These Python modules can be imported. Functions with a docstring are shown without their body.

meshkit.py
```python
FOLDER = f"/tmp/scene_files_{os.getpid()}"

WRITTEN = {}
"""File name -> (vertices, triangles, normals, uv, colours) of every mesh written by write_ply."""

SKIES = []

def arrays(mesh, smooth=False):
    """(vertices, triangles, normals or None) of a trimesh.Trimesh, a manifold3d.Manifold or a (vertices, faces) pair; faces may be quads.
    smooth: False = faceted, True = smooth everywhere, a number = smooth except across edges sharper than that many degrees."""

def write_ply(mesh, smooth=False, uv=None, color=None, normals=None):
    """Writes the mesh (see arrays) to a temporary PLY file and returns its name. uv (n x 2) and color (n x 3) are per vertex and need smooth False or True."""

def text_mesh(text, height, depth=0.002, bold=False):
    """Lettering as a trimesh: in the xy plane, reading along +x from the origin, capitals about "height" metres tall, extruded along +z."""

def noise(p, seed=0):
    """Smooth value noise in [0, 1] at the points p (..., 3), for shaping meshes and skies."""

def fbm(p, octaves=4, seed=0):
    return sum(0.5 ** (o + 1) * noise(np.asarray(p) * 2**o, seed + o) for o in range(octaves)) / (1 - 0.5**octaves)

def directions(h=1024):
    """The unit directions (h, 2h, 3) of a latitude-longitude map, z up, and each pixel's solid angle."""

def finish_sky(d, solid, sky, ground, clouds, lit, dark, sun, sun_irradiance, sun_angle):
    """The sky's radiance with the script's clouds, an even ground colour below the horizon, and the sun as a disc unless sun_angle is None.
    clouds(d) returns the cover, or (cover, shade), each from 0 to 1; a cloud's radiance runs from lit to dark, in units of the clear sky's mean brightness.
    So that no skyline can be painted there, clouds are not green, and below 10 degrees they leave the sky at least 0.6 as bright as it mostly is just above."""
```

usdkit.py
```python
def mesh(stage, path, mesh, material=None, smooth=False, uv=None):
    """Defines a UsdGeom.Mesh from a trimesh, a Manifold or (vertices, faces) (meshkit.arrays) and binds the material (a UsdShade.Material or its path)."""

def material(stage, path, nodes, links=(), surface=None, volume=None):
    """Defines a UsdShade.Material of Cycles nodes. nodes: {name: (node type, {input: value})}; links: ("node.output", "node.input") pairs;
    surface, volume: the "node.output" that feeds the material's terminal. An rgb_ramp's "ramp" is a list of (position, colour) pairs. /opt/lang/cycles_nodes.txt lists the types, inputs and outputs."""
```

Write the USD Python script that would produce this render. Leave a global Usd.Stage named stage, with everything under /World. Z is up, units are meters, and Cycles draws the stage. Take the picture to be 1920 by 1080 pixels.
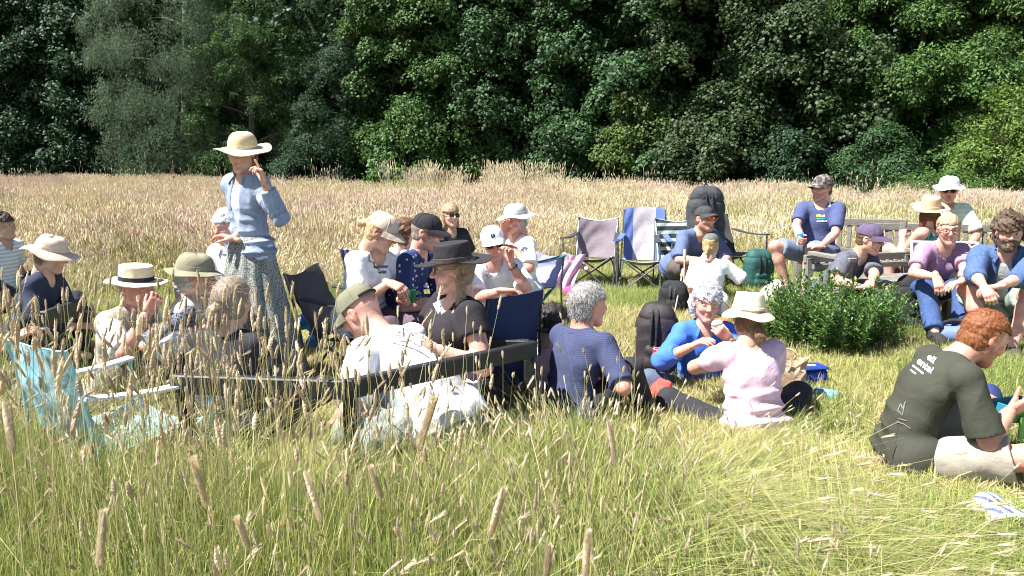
import math
import numpy as np, trimesh, usdkit, meshkit
from scipy import ndimage
from pxr import Usd, UsdGeom, UsdLux, UsdShade, Gf, Sdf, Vt

rng = np.random.default_rng(20240623)
stage = Usd.Stage.CreateInMemory()
UsdGeom.SetStageUpAxis(stage, UsdGeom.Tokens.z)
UsdGeom.SetStageMetersPerUnit(stage, 1.0)
UsdGeom.Xform.Define(stage, '/World')
UsdGeom.Scope.Define(stage, '/World/Looks')

# ---------------------------------------------------------------- camera, sky, sun, exposure
CAM_H, FPX, PITCH = 1.45, 1400.0, math.atan(230 / 1400.0)      # a phone held at chest height, looking slightly down
EXPOSURE = 1.62
SUN_EL, SUN_AZ = math.radians(57), math.atan2(-0.93, -0.30)    # azimuth = atan2(x, y) of the direction towards the sun
SUN_I, SKY_S = 1.2, 0.055
cam = UsdGeom.Camera.Define(stage, '/World/camera')
cam.CreateHorizontalApertureAttr(36.0)
cam.CreateVerticalApertureAttr(20.25)
cam.CreateFocalLengthAttr(36.0 * FPX / 1920)
cam.CreateClippingRangeAttr(Gf.Vec2f(0.05, 2000))
cam.CreateExposureAttr(EXPOSURE)
cam.AddTranslateOp().Set(Gf.Vec3d(0, 0, CAM_H))
cam.AddRotateXOp().Set(90 - math.degrees(PITCH))

SUN_D = np.array([math.sin(SUN_AZ) * math.cos(SUN_EL), math.cos(SUN_AZ) * math.cos(SUN_EL), math.sin(SUN_EL)])
dome = UsdLux.DomeLight.Define(stage, '/World/sky')
skymat = usdkit.material(stage, '/World/Looks/sky_light', {
    's': ('sky_texture', {'sky_type': 'single_scattering', 'sun_disc': False, 'sun_elevation': SUN_EL, 'sun_rotation': SUN_AZ}),
    'b': ('background_shader', {'strength': SKY_S})}, [('s.color', 'b.color')], surface='b.background')
UsdShade.MaterialBindingAPI.Apply(dome.GetPrim()).Bind(skymat)
dome.GetPrim().SetCustomDataByKey('kind', 'structure')
sun = UsdLux.DistantLight.Define(stage, '/World/sun')
sun.CreateNormalizeAttr(True)
sun.CreateIntensityAttr(SUN_I)
sun.CreateAngleAttr(0.53)
sun.CreateColorAttr(Gf.Vec3f(1.0, 0.982, 0.95))
_m = Gf.Matrix4d()
_z = Gf.Vec3d(*SUN_D)
_x = Gf.Cross(Gf.Vec3d(0, 0, 1), _z).GetNormalized()
_y = Gf.Cross(_z, _x)
_m.SetRow(0, Gf.Vec4d(*_x, 0)); _m.SetRow(1, Gf.Vec4d(*_y, 0)); _m.SetRow(2, Gf.Vec4d(*_z, 0)); _m.SetRow(3, Gf.Vec4d(0, 0, 20, 1))
sun.AddTransformOp().Set(_m)

# ---------------------------------------------------------------- helpers
CAM = np.array([0, 0, CAM_H])
_fw = np.array([0, math.cos(PITCH), -math.sin(PITCH)])
_up = np.array([0, math.sin(PITCH), math.cos(PITCH)])


def ray(px, py):
    return _fw * FPX + np.array([px - 960.0, 0, 0]) + _up * (540.0 - py)


def at(px, py, y):
    """the point seen at a place of the picture, y metres away"""
    r = ray(px, py)
    return CAM + r * (y / r[1])


def gz(x, y):
    """height of the ground: level lawn, rising slightly to the wood"""
    x, y = np.asarray(x, float), np.asarray(y, float)
    return 0.017 * np.clip(y - 10, 0, None) + 0.02 * np.sin(0.9 * x + 0.4) * np.sin(0.7 * y + 1) * np.clip((y - 9) / 3, 0, 1)


def gnd(px, py):
    r = ray(px, py)
    t = -CAM_H / r[2]
    return CAM + r * t


def V(*a):
    return np.array(a, float)


def unit(v):
    v = np.asarray(v, float)
    return v / (np.linalg.norm(v, axis=-1, keepdims=True) + 1e-12)


_used = {}


def path_for(name, parent=None):
    base = (parent if isinstance(parent, str) else str(parent.GetPath())) if parent is not None else '/World'
    key = base + '/' + name
    n = _used.get(key, 0)
    _used[key] = n + 1
    return key if n == 0 else f'{key}_{n:03d}'


def say(prim, label=None, cat=None, group=None, kind=None):
    for k, v in (('label', label), ('category', cat), ('group', group), ('kind', kind)):
        if v:
            prim.SetCustomDataByKey(k, v)
    return prim


ORIGIN = {}


def thing(name, label, cat, loc=(0, 0, 0), group=None, kind=None):
    p = path_for(name)
    x = UsdGeom.Xform.Define(stage, p)
    loc = np.asarray(loc, float)
    x.AddTranslateOp().Set(Gf.Vec3d(*map(float, loc)))
    ORIGIN[p] = loc
    return say(x.GetPrim(), label, cat, group, kind)


def origin_of(parent):
    p = str(parent.GetPath())
    while p not in ORIGIN and p.count('/') > 1:
        p = p.rsplit('/', 1)[0]
    return ORIGIN.get(p, np.zeros(3))


def part(name, mesh, mat, parent=None, smooth=False, tint=None, label=None, world=True):
    """ONE mesh prim. Points are given in world space and stored relative to the thing they belong to."""
    v, f, n = meshkit.arrays(mesh, smooth)
    if tint is not None and len(tint) != len(v):
        raise ValueError('tint')
    if parent is not None and world:
        v = v - origin_of(parent)
    m = usdkit.mesh(stage, path_for(name, parent), (v, f), mat)
    if n is not None:
        m.CreateNormalsAttr(Vt.Vec3fArray.FromNumpy(n.astype(np.float32)))
        m.SetNormalsInterpolation('vertex')
    if tint is not None:
        UsdGeom.PrimvarsAPI(m).CreatePrimvar('tint', Sdf.ValueTypeNames.Color3fArray, 'vertex').Set(Vt.Vec3fArray.FromNumpy(np.asarray(tint, np.float32)))
    if label:
        m.GetPrim().SetCustomDataByKey('label', label)
    return m.GetPrim()


def cat_mesh(parts):
    vs, fs, o = [], [], 0
    for m in parts:
        v, f, _ = meshkit.arrays(m)
        vs.append(v); fs.append(f + o); o += len(v)
    return np.vstack(vs), np.vstack(fs)


def tube(pts, r, sides=8, cap=True):
    p = np.asarray(pts, float)
    t = unit(np.gradient(p, axis=0))
    ref = V(0, 0, 1) if abs(t[:, 2]).mean() < 0.8 else V(1, 0, 0)
    a = unit(np.cross(t, ref)); b = np.cross(t, a)
    ang = np.arange(sides) * 2 * np.pi / sides
    rr = np.broadcast_to(np.asarray(r, float), (len(p),))[:, None, None]
    v = (p[:, None] + rr * (np.cos(ang)[None, :, None] * a[:, None] + np.sin(ang)[None, :, None] * b[:, None])).reshape(-1, 3)
    i, j = np.meshgrid(np.arange(len(p) - 1), np.arange(sides), indexing='ij')
    q = np.stack([i * sides + j, i * sides + (j + 1) % sides, (i + 1) * sides + (j + 1) % sides, (i + 1) * sides + j], -1).reshape(-1, 4)
    f = np.vstack([q[:, [0, 2, 1]], q[:, [0, 3, 2]]])
    if cap:
        n = len(v)
        v = np.vstack([v, p[:1], p[-1:]])
        k = np.arange(sides)
        f = np.vstack([f, np.stack([np.full(sides, n), k, (k + 1) % sides], 1), np.stack([np.full(sides, n + 1), (len(p) - 1) * sides + (k + 1) % sides, (len(p) - 1) * sides + k], 1)])
    return v, f


def bez(pts, n=12):
    """smooth curve through the points"""
    p = np.asarray(pts, float)
    if len(p) < 3:
        return np.array([p[0] + (p[-1] - p[0]) * t for t in np.linspace(0, 1, n)])
    from scipy.interpolate import CubicSpline
    d = np.r_[0, np.cumsum(np.linalg.norm(np.diff(p, axis=0), axis=1))]
    return CubicSpline(d, p)(np.linspace(0, d[-1], n))


def box(c, size, yaw=0.0, bev=0.0, R=None):
    s = np.asarray(size, float) / 2
    if bev > 0:
        import manifold3d
        pts = np.array([[sx * (s[0] - (bev if k != 0 else 0)), sy * (s[1] - (bev if k != 1 else 0)), sz * (s[2] - (bev if k != 2 else 0))] for sx in (-1, 1) for sy in (-1, 1) for sz in (-1, 1) for k in range(3)])
        m = trimesh.Trimesh(pts).convex_hull
    else:
        m = trimesh.creation.box(2 * s)
    v = np.array(m.vertices)
    c_, s_ = math.cos(yaw), math.sin(yaw)
    if R is None:
        R = np.array([[c_, -s_, 0], [s_, c_, 0], [0, 0, 1]])
    return v @ np.asarray(R).T + np.asarray(c), np.array(m.faces)


def beam(a, b, w, h, up=(0, 0, 1), bev=0.004):
    """a straight board from a to b, w wide sideways and h high"""
    a, b = np.asarray(a, float), np.asarray(b, float)
    d = unit(b - a)
    side = unit(np.cross(d, up)); u = np.cross(side, d)
    return box((a + b) / 2, (np.linalg.norm(b - a), w, h), bev=bev, R=np.stack([d, side, u], 1))


def sheet(grid, thick=0.006):
    """a closed cloth from an (n, m, 3) grid of points"""
    g = np.asarray(grid, float)
    n, m = g.shape[:2]
    du = np.gradient(g, axis=0); dv = np.gradient(g, axis=1)
    nn = unit(np.cross(du, dv))
    top, bot = g + nn * thick / 2, g - nn * thick / 2
    v = np.vstack([top.reshape(-1, 3), bot.reshape(-1, 3)])
    i, j = np.meshgrid(np.arange(n - 1), np.arange(m - 1), indexing='ij')
    a = (i * m + j).ravel()
    q = np.stack([a, a + m, a + m + 1, a + 1], 1)
    o = n * m
    qs = [q, q[:, ::-1] + o]
    ed = []
    for k in range(m - 1):
        ed.append([k, k + 1, k + 1 + o, k + o]); e = (n - 1) * m + k
        ed.append([e + 1, e, e + o, e + 1 + o])
    for k in range(n - 1):
        e = k * m
        ed.append([e + m, e, e + o, e + m + o]); e = k * m + m - 1
        ed.append([e, e + m, e + m + o, e + o])
    return v, np.vstack(qs + [np.array(ed)])


def rotz(a):
    c, s = math.cos(a), math.sin(a)
    return np.array([[c, -s, 0], [s, c, 0], [0, 0, 1.0]])


# ---------------------------------------------------------------- materials
_mats = {}


def mat(name, color, rough=0.8, var=0.12, scale=25, bump=0.0, bscale=60, metal=0.0, spec=0.5, sheen=0.0, coat=0.0, extra=None):
    """a plain surface with some tone variation and fine relief"""
    if name in _mats:
        return _mats[name]
    c = np.array(color, float)
    nodes = {'t': ('texture_coordinate', {}), 'n': ('noise_texture', {'scale': scale, 'detail': 4.0, 'roughness': 0.6}),
             'r': ('rgb_ramp', {'ramp': [(0.25, tuple(np.clip(c * (1 - var), 0, 1))), (0.75, tuple(np.clip(c * (1 + var), 0, 1)))]}),
             'p': ('principled_bsdf', {'roughness': rough, 'metallic': metal, 'specular_ior_level': spec, 'sheen_weight': sheen, 'coat_weight': coat})}
    links = [('t.object', 'n.vector'), ('n.fac', 'r.fac'), ('r.color', 'p.base_color')]
    if bump:
        nodes['bn'] = ('noise_texture', {'scale': bscale, 'detail': 3.0})
        nodes['b'] = ('bump', {'strength': bump, 'distance': 0.01})
        links += [('t.object', 'bn.vector'), ('bn.fac', 'b.height'), ('b.normal', 'p.normal')]
    _mats[name] = usdkit.material(stage, '/World/Looks/' + name, nodes, links, surface='p.BSDF')
    return _mats[name]


def leaf_mat(name, tint_attr=True, color=(0.1, 0.16, 0.03), var=0.35, trans=0.35, rough=0.5, spec=0.4, hue=0.03):
    if name in _mats:
        return _mats[name]
    nodes = {'o': ('object_info', {}), 'i': ('geometry', {}),
             'm': ('math', {'math_type': 'multiply_add', 'value2': 2 * var, 'value3': 1 - var}),
             'm2': ('math', {'math_type': 'multiply_add', 'value2': 2 * hue, 'value3': 0.5 - hue}),
             'h': ('hsv', {'saturation': 1.0}),
             'p': ('principled_bsdf', {'roughness': rough, 'specular_ior_level': spec}), 't': ('translucent_bsdf', {}), 'x': ('mix_closure', {'fac': trans})}
    links = [('o.random', 'm.value1'), ('m.value', 'h.value'), ('i.random_per_island', 'm2.value1'), ('m2.value', 'h.hue'), ('h.color', 'p.base_color'), ('h.color', 't.color'), ('p.BSDF', 'x.closure1'), ('t.BSDF', 'x.closure2')]
    if tint_attr:
        nodes['a'] = ('attribute', {'attribute': 'tint'})
        links.append(('a.color', 'h.color'))
    else:
        nodes['h'][1]['color'] = color
    _mats[name] = usdkit.material(stage, '/World/Looks/' + name, nodes, links, surface='x.closure')
    return _mats[name]


def instancer(name, parent, protos, mats, pos, quat, scale, idx, kind=None, label=None):
    """scattered copies of a few small meshes (v, f, tint)"""
    p = path_for(name, parent)
    pi = UsdGeom.PointInstancer.Define(stage, p)
    if parent is not None:
        pos = pos - origin_of(parent)
    for k, pr in enumerate(protos):
        q = f'{p}/sprig' if k == 0 else f'{p}/sprig_{k:03d}'
        m = usdkit.mesh(stage, q, (pr[0], pr[1]), mats[k] if isinstance(mats, (list, tuple)) else mats)
        if len(pr) > 2 and pr[2] is not None:
            UsdGeom.PrimvarsAPI(m).CreatePrimvar('tint', Sdf.ValueTypeNames.Color3fArray, 'vertex').Set(Vt.Vec3fArray.FromNumpy(np.asarray(pr[2], np.float32)))
        if len(pr) > 3 and pr[3] is not None:
            m.CreateNormalsAttr(Vt.Vec3fArray.FromNumpy(np.asarray(pr[3], np.float32)))
            m.SetNormalsInterpolation('vertex')
        pi.GetPrototypesRel().AddTarget(q)
    pi.CreatePositionsAttr(Vt.Vec3fArray.FromNumpy(np.asarray(pos, np.float32)))
    q = np.asarray(quat, float)                                    # w x y z
    pi.CreateOrientationsAttr(Vt.QuathArray([Gf.Quath(float(a[0]), float(a[1]), float(a[2]), float(a[3])) for a in q]))
    s = np.asarray(scale, float)
    if s.ndim == 1:
        s = np.repeat(s[:, None], 3, 1)
    pi.CreateScalesAttr(Vt.Vec3fArray.FromNumpy(s.astype(np.float32)))
    pi.CreateProtoIndicesAttr(Vt.IntArray.FromNumpy(np.asarray(idx, np.int32)))
    if kind:
        pi.GetPrim().SetCustomDataByKey('kind', kind)
    if label:
        pi.GetPrim().SetCustomDataByKey('label', label)
    return pi.GetPrim()


def quat_zrot(a):
    a = np.asarray(a)
    z = np.zeros_like(a)
    return np.stack([np.cos(a / 2), z, z, np.sin(a / 2)], 1)


def quat_from_mats(R):
    from scipy.spatial.transform import Rotation
    q = Rotation.from_matrix(R).as_quat()
    return q[:, [3, 0, 1, 2]]


def mul_quat(a, b):
    w1, x1, y1, z1 = a.T; w2, x2, y2, z2 = b.T
    return np.stack([w1 * w2 - x1 * x2 - y1 * y2 - z1 * z2, w1 * x2 + x1 * w2 + y1 * z2 - z1 * y2, w1 * y2 - x1 * z2 + y1 * w2 + z1 * x2, w1 * z2 + x1 * y2 - y1 * x2 + z1 * w2], 1)
# ---------------------------------------------------------------- the ground
def wave_noise(x, y, s, seed=0):
    return meshkit.fbm(np.stack([np.asarray(x) / s, np.asarray(y) / s, np.full(np.shape(x), seed * 7.3)], -1), 3, seed)


def build_ground():
    xs = np.unique(np.r_[np.linspace(-400, -40, 12), np.linspace(-40, 40, 81), np.linspace(40, 400, 12)])
    ys = np.unique(np.r_[np.linspace(-60, 0, 8), np.linspace(0, 60, 91), np.linspace(60, 500, 14)])
    X, Y = np.meshgrid(xs, ys, indexing='ij')
    Z = gz(X, np.minimum(Y, 90))
    v = np.stack([X, Y, Z], -1).reshape(-1, 3)
    n, m = len(xs), len(ys)
    i, j = np.meshgrid(np.arange(n - 1), np.arange(m - 1), indexing='ij')
    a = (i * m + j).ravel()
    q = np.stack([a, a + m, a + m + 1, a + 1], 1)
    g = usdkit.material(stage, '/World/Looks/meadow_soil', {
        't': ('geometry', {}), 'n1': ('noise_texture', {'scale': 1.3, 'detail': 5.0}), 'n2': ('noise_texture', {'scale': 45.0, 'detail': 4.0, 'roughness': 0.7}),
        'r1': ('rgb_ramp', {'ramp': [(0.35, (0.14, 0.14, 0.05)), (0.5, (0.23, 0.20, 0.10)), (0.65, (0.15, 0.155, 0.05))]}),
        'r2': ('rgb_ramp', {'ramp': [(0.3, (0.35, 0.33, 0.3)), (0.7, (1.0, 1.0, 1.0))]}),
        'x': ('mix', {'mix_type': 'multiply', 'fac': 1.0}), 'b': ('bump', {'strength': 0.8, 'distance': 0.03}), 'p': ('principled_bsdf', {'roughness': 0.95, 'specular_ior_level': 0.1})},
        [('t.position', 'n1.vector'), ('t.position', 'n2.vector'), ('n1.fac', 'r1.fac'), ('n2.fac', 'r2.fac'), ('r1.color', 'x.color1'), ('r2.color', 'x.color2'), ('x.color', 'p.base_color'), ('n2.fac', 'b.height'), ('b.normal', 'p.normal')], surface='p.BSDF')
    say(part('ground', (v, q), g, smooth=True), kind='structure')


build_ground()

# ---------------------------------------------------------------- the wood behind the meadow
def leaf_shape(kind, L):
    """outline of one leaf in its own plane (x across, y along), with a fold along the midrib; a fan of triangles"""
    if kind == 'sycamore':
        o = np.array([[0, 0], [.30, .02], [.52, .30], [.34, .42], [.36, .74], [.14, .66], [0, 1.0], [-.14, .66], [-.36, .74], [-.34, .42], [-.52, .30], [-.30, .02]]) * L
        c = np.array([0, .38]) * L
    elif kind == 'oak':
        o = np.array([[0, 0], [.2, .25], [.27, .6], [.12, .9], [0, 1], [-.12, .9], [-.27, .6], [-.2, .25]]) * L
        c = np.array([0, .5]) * L
    else:
        o = np.array([[0, 0], [.28, .3], [.16, .7], [0, 1], [-.16, .7], [-.28, .3]]) * L
        c = np.array([0, .45]) * L
    p = np.vstack([c, o])
    z = -0.25 * np.abs(p[:, 0]) - 0.25 * (p[:, 1] - c[1]) ** 2 / L
    n = len(o)
    f = np.array([[0, 1 + k, 1 + (k + 1) % n] for k in range(n)])
    return np.c_[p, z], f


def spray(kind, n, L, spread, color, r, droop=0.35, hang=False):
    """a leafy twig end: n leaves spread around the origin, facing up (z) and outward"""
    vs, fs, ts, o = [], [], [], 0
    lv, lf = leaf_shape(kind, L)
    for k in range(n):
        if hang:
            base = V(r.normal(0, spread * .25), r.normal(0, spread * .25), -r.uniform(0, 1) * spread * 1.6)
            R = rotz(r.uniform(0, 6.28)) @ trimesh.transformations.rotation_matrix(-r.uniform(0.9, 1.6), [1, 0, 0])[:3, :3] @ rotz(r.normal(0, .5))
        else:
            a, d = r.uniform(0, 6.28), spread * math.sqrt(r.uniform(0, 1))
            base = V(d * math.cos(a), d * math.sin(a), r.normal(0, spread * .22) - droop * d * d / spread)
            yaw = a - math.pi / 2 + r.normal(0, .7)
            R = rotz(yaw) @ trimesh.transformations.rotation_matrix(-r.normal(0.5, .38), [1, 0, 0])[:3, :3] @ trimesh.transformations.rotation_matrix(r.normal(0, .4), [0, 1, 0])[:3, :3]
        s = r.uniform(.65, 1.15)
        vs.append(lv * s @ R.T + base); fs.append(lf + o); o += len(lv)
        c = np.array(color) * r.uniform(.75, 1.25) * np.array([r.uniform(.85, 1.2), 1, r.uniform(.8, 1.2)])
        ts.append(np.tile(c, (len(lv), 1)))
    return np.vstack(vs), np.vstack(fs), np.vstack(ts)


leafm = leaf_mat('leaf', var=0.32, trans=0.32, rough=0.52, spec=0.30)
bark = mat('bark', (0.07, 0.055, 0.04), 0.95, 0.4, 9, 0.8, 14)
bark_pale = mat('birch_bark', (0.42, 0.40, 0.37), 0.8, 0.5, 6, 0.5, 14)


def tree(name, label, x, y, h, rx, ry, z0, kind, L, color, nlobes, per, seed, group=None, trunk_r=0.16, lobe=(.75, 1.3), birch=False, top_keep=9.5, cat='tree'):
    r = np.random.default_rng(seed)
    b = V(x, y, float(gz(x, y)))
    t = thing(name, label, cat, b, group)
    # trunk and limbs
    top = b + V(r.normal(0, .3), r.normal(0, .3), h * .93)
    mid = (b + top) / 2 + V(r.normal(0, .25), r.normal(0, .25), 0)
    path = bez([b - V(0, 0, .15), b + V(0, 0, .1), mid, top], 14)
    rad = trunk_r * np.r_[1.5, 1.15, np.linspace(1, .12, 12)]
    part('trunk', tube(path, rad, 9), bark_pale if birch else bark, t, smooth=True)
    # lobes of foliage
    C, S = [], []
    nlobes = int(nlobes * 1.25)
    for k in range(nlobes):
        u = r.uniform(0, 1)
        zz = z0 + (h - z0) * u ** 1.15
        q = (zz - z0) / (h - z0)
        prof = max(.15, math.sin(math.pi * min(1, .22 + .80 * q)) ** .6)
        a = r.uniform(0, 6.283)
        d = math.sqrt(r.uniform(.35, 1))
        C.append(b + V(rx * prof * d * math.cos(a), ry * prof * d * math.sin(a), zz))
        S.append(r.uniform(*lobe) * r.choice([.55, .8, 1.0, 1.15], p=[.25, .25, .3, .2]))
    C, S = np.array(C), np.array(S)
    for k in range(0, nlobes, max(1, nlobes // 26)):
        i = int(np.clip(np.searchsorted(path[:, 2], C[k][2] - 0.9), 1, 12))
        p = path[i]
        part('limb', tube(bez([p, (p + C[k]) / 2 + V(0, 0, .25), C[k]], 6), np.linspace(.05, .012, 6), 5), bark_pale if birch else bark, t, smooth=True)
    # sprays on the upper outside of each lobe
    P, N = [], []
    ax = b + V(0, 0, 0)
    for c, s in zip(C, S):
        m = int((per * s * s * 1.15 + 5) * (1.0 if c[2] - b[2] < top_keep else .45))
        d = unit(r.normal(0, 1, (m, 3)))
        d[:, 2] = np.where(d[:, 2] < -.5, -d[:, 2] * .5, d[:, 2])
        out = c - ax; out[2] = 0
        d = unit(d + .35 * unit(out + 1e-6))
        rad = s * (r.uniform(.35, 1, (m, 1)) ** .45) * np.where(r.uniform(0, 1, (m, 1)) < .14, r.uniform(1.05, 1.45, (m, 1)), 1)
        tw = r.normal(0, .16, 2)                                     # each lobe tips its own way
        off = d * rad * V(1, 1, .78)
        off[:, 2] += off[:, 0] * tw[0] + off[:, 1] * tw[1] - .12 * (off[:, 0] ** 2 + off[:, 1] ** 2) / s
        P.append(c + off)
        N.append(unit(d * V(1, 1, .8) + V(0, 0, .6) + r.normal(0, .38, (m, 3))))
    P, N = np.vstack(P), np.vstack(N)
    keep = P[:, 2] > gz(P[:, 0], P[:, 1]) + .15
    P, N = P[keep], N[keep]
    n = len(P)
    if birch:
        quat = quat_zrot(r.uniform(0, 6.283, n))
    else:
        X = unit(np.cross(np.tile(V(0.3, 1, 0.1), (n, 1)), N)); Y = np.cross(N, X)
        quat = mul_quat(quat_from_mats(np.stack([X, Y, N], 2)), quat_zrot(r.uniform(0, 6.283, n)))
    if not birch:
        L = L * .84
    protos = [spray(kind, 21 if not birch else 26, L, 2.5 * L if not birch else .34, color, r, hang=birch) for _ in range(4)]
    instancer('crown', t, protos, leafm, P, quat, r.uniform(.75, 1.25, n), r.integers(0, 4, n), kind='stuff')
    return n


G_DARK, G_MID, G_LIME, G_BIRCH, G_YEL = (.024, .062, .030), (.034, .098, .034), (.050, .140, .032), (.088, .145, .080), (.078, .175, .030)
WOOD = 'trees along the edge of the wood'
# name, label, px of the trunk, depth, height, rx, ry, crown foot, leaf, size, colour, lobes, per, lobe size, birch
FRONT = [
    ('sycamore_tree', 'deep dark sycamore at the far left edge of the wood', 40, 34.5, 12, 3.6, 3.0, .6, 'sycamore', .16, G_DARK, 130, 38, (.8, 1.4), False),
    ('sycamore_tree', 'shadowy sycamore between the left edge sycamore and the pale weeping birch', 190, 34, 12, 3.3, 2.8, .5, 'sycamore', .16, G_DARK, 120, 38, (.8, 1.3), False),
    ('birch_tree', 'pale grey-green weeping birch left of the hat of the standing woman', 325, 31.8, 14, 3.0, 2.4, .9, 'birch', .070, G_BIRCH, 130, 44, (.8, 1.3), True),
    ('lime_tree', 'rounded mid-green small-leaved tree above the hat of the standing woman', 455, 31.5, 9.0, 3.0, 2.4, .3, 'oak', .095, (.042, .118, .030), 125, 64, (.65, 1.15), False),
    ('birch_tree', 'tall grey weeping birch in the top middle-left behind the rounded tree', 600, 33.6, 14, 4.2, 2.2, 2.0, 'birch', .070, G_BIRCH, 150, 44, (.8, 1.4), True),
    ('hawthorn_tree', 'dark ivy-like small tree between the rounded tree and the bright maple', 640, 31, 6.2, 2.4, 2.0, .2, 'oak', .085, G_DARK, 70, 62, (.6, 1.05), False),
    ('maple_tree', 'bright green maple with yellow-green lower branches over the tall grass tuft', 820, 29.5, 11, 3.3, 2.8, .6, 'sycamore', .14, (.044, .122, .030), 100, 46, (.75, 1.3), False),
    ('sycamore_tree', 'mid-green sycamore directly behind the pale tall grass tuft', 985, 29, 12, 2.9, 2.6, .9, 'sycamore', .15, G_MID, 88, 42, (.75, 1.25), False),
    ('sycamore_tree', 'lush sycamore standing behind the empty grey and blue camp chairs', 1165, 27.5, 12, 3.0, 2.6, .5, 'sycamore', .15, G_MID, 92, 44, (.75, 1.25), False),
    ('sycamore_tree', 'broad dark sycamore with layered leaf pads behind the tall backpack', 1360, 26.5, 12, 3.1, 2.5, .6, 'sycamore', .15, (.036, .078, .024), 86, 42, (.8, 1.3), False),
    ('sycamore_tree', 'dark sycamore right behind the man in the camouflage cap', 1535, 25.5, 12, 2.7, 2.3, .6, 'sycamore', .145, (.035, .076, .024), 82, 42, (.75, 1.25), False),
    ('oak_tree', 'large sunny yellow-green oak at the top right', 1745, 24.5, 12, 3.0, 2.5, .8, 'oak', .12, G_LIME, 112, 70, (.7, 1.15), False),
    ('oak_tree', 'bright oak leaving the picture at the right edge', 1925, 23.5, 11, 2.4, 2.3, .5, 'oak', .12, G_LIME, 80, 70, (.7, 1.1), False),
]
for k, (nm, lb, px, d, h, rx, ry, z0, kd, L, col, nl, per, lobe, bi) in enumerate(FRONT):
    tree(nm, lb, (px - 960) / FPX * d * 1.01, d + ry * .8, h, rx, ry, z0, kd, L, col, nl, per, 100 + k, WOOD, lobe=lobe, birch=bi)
# shrubs at the foot of the trees
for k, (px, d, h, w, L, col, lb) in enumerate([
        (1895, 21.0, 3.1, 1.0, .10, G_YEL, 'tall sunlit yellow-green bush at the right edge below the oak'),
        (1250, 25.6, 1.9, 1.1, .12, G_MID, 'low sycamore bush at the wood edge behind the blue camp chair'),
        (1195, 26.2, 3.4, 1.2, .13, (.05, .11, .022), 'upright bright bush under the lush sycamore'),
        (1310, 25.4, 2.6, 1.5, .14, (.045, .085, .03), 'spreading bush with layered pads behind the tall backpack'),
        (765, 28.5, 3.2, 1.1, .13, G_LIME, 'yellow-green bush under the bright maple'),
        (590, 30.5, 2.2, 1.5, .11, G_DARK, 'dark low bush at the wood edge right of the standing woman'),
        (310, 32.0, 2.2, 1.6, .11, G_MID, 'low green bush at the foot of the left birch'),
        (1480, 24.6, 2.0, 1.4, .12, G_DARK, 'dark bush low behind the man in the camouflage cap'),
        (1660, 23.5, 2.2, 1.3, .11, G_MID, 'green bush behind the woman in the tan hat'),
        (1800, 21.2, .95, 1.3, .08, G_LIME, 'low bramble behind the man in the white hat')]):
    tree('shrub', lb, (px - 960) / FPX * d, d + .8, h, w, w * .8, .05, 'oak' if L < .115 else 'sycamore', L, col, int(16 * w * h ** .8), 60, 300 + k, 'bushes at the foot of the wood', trunk_r=.04, lobe=(.4, .75), cat='bush')
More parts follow.
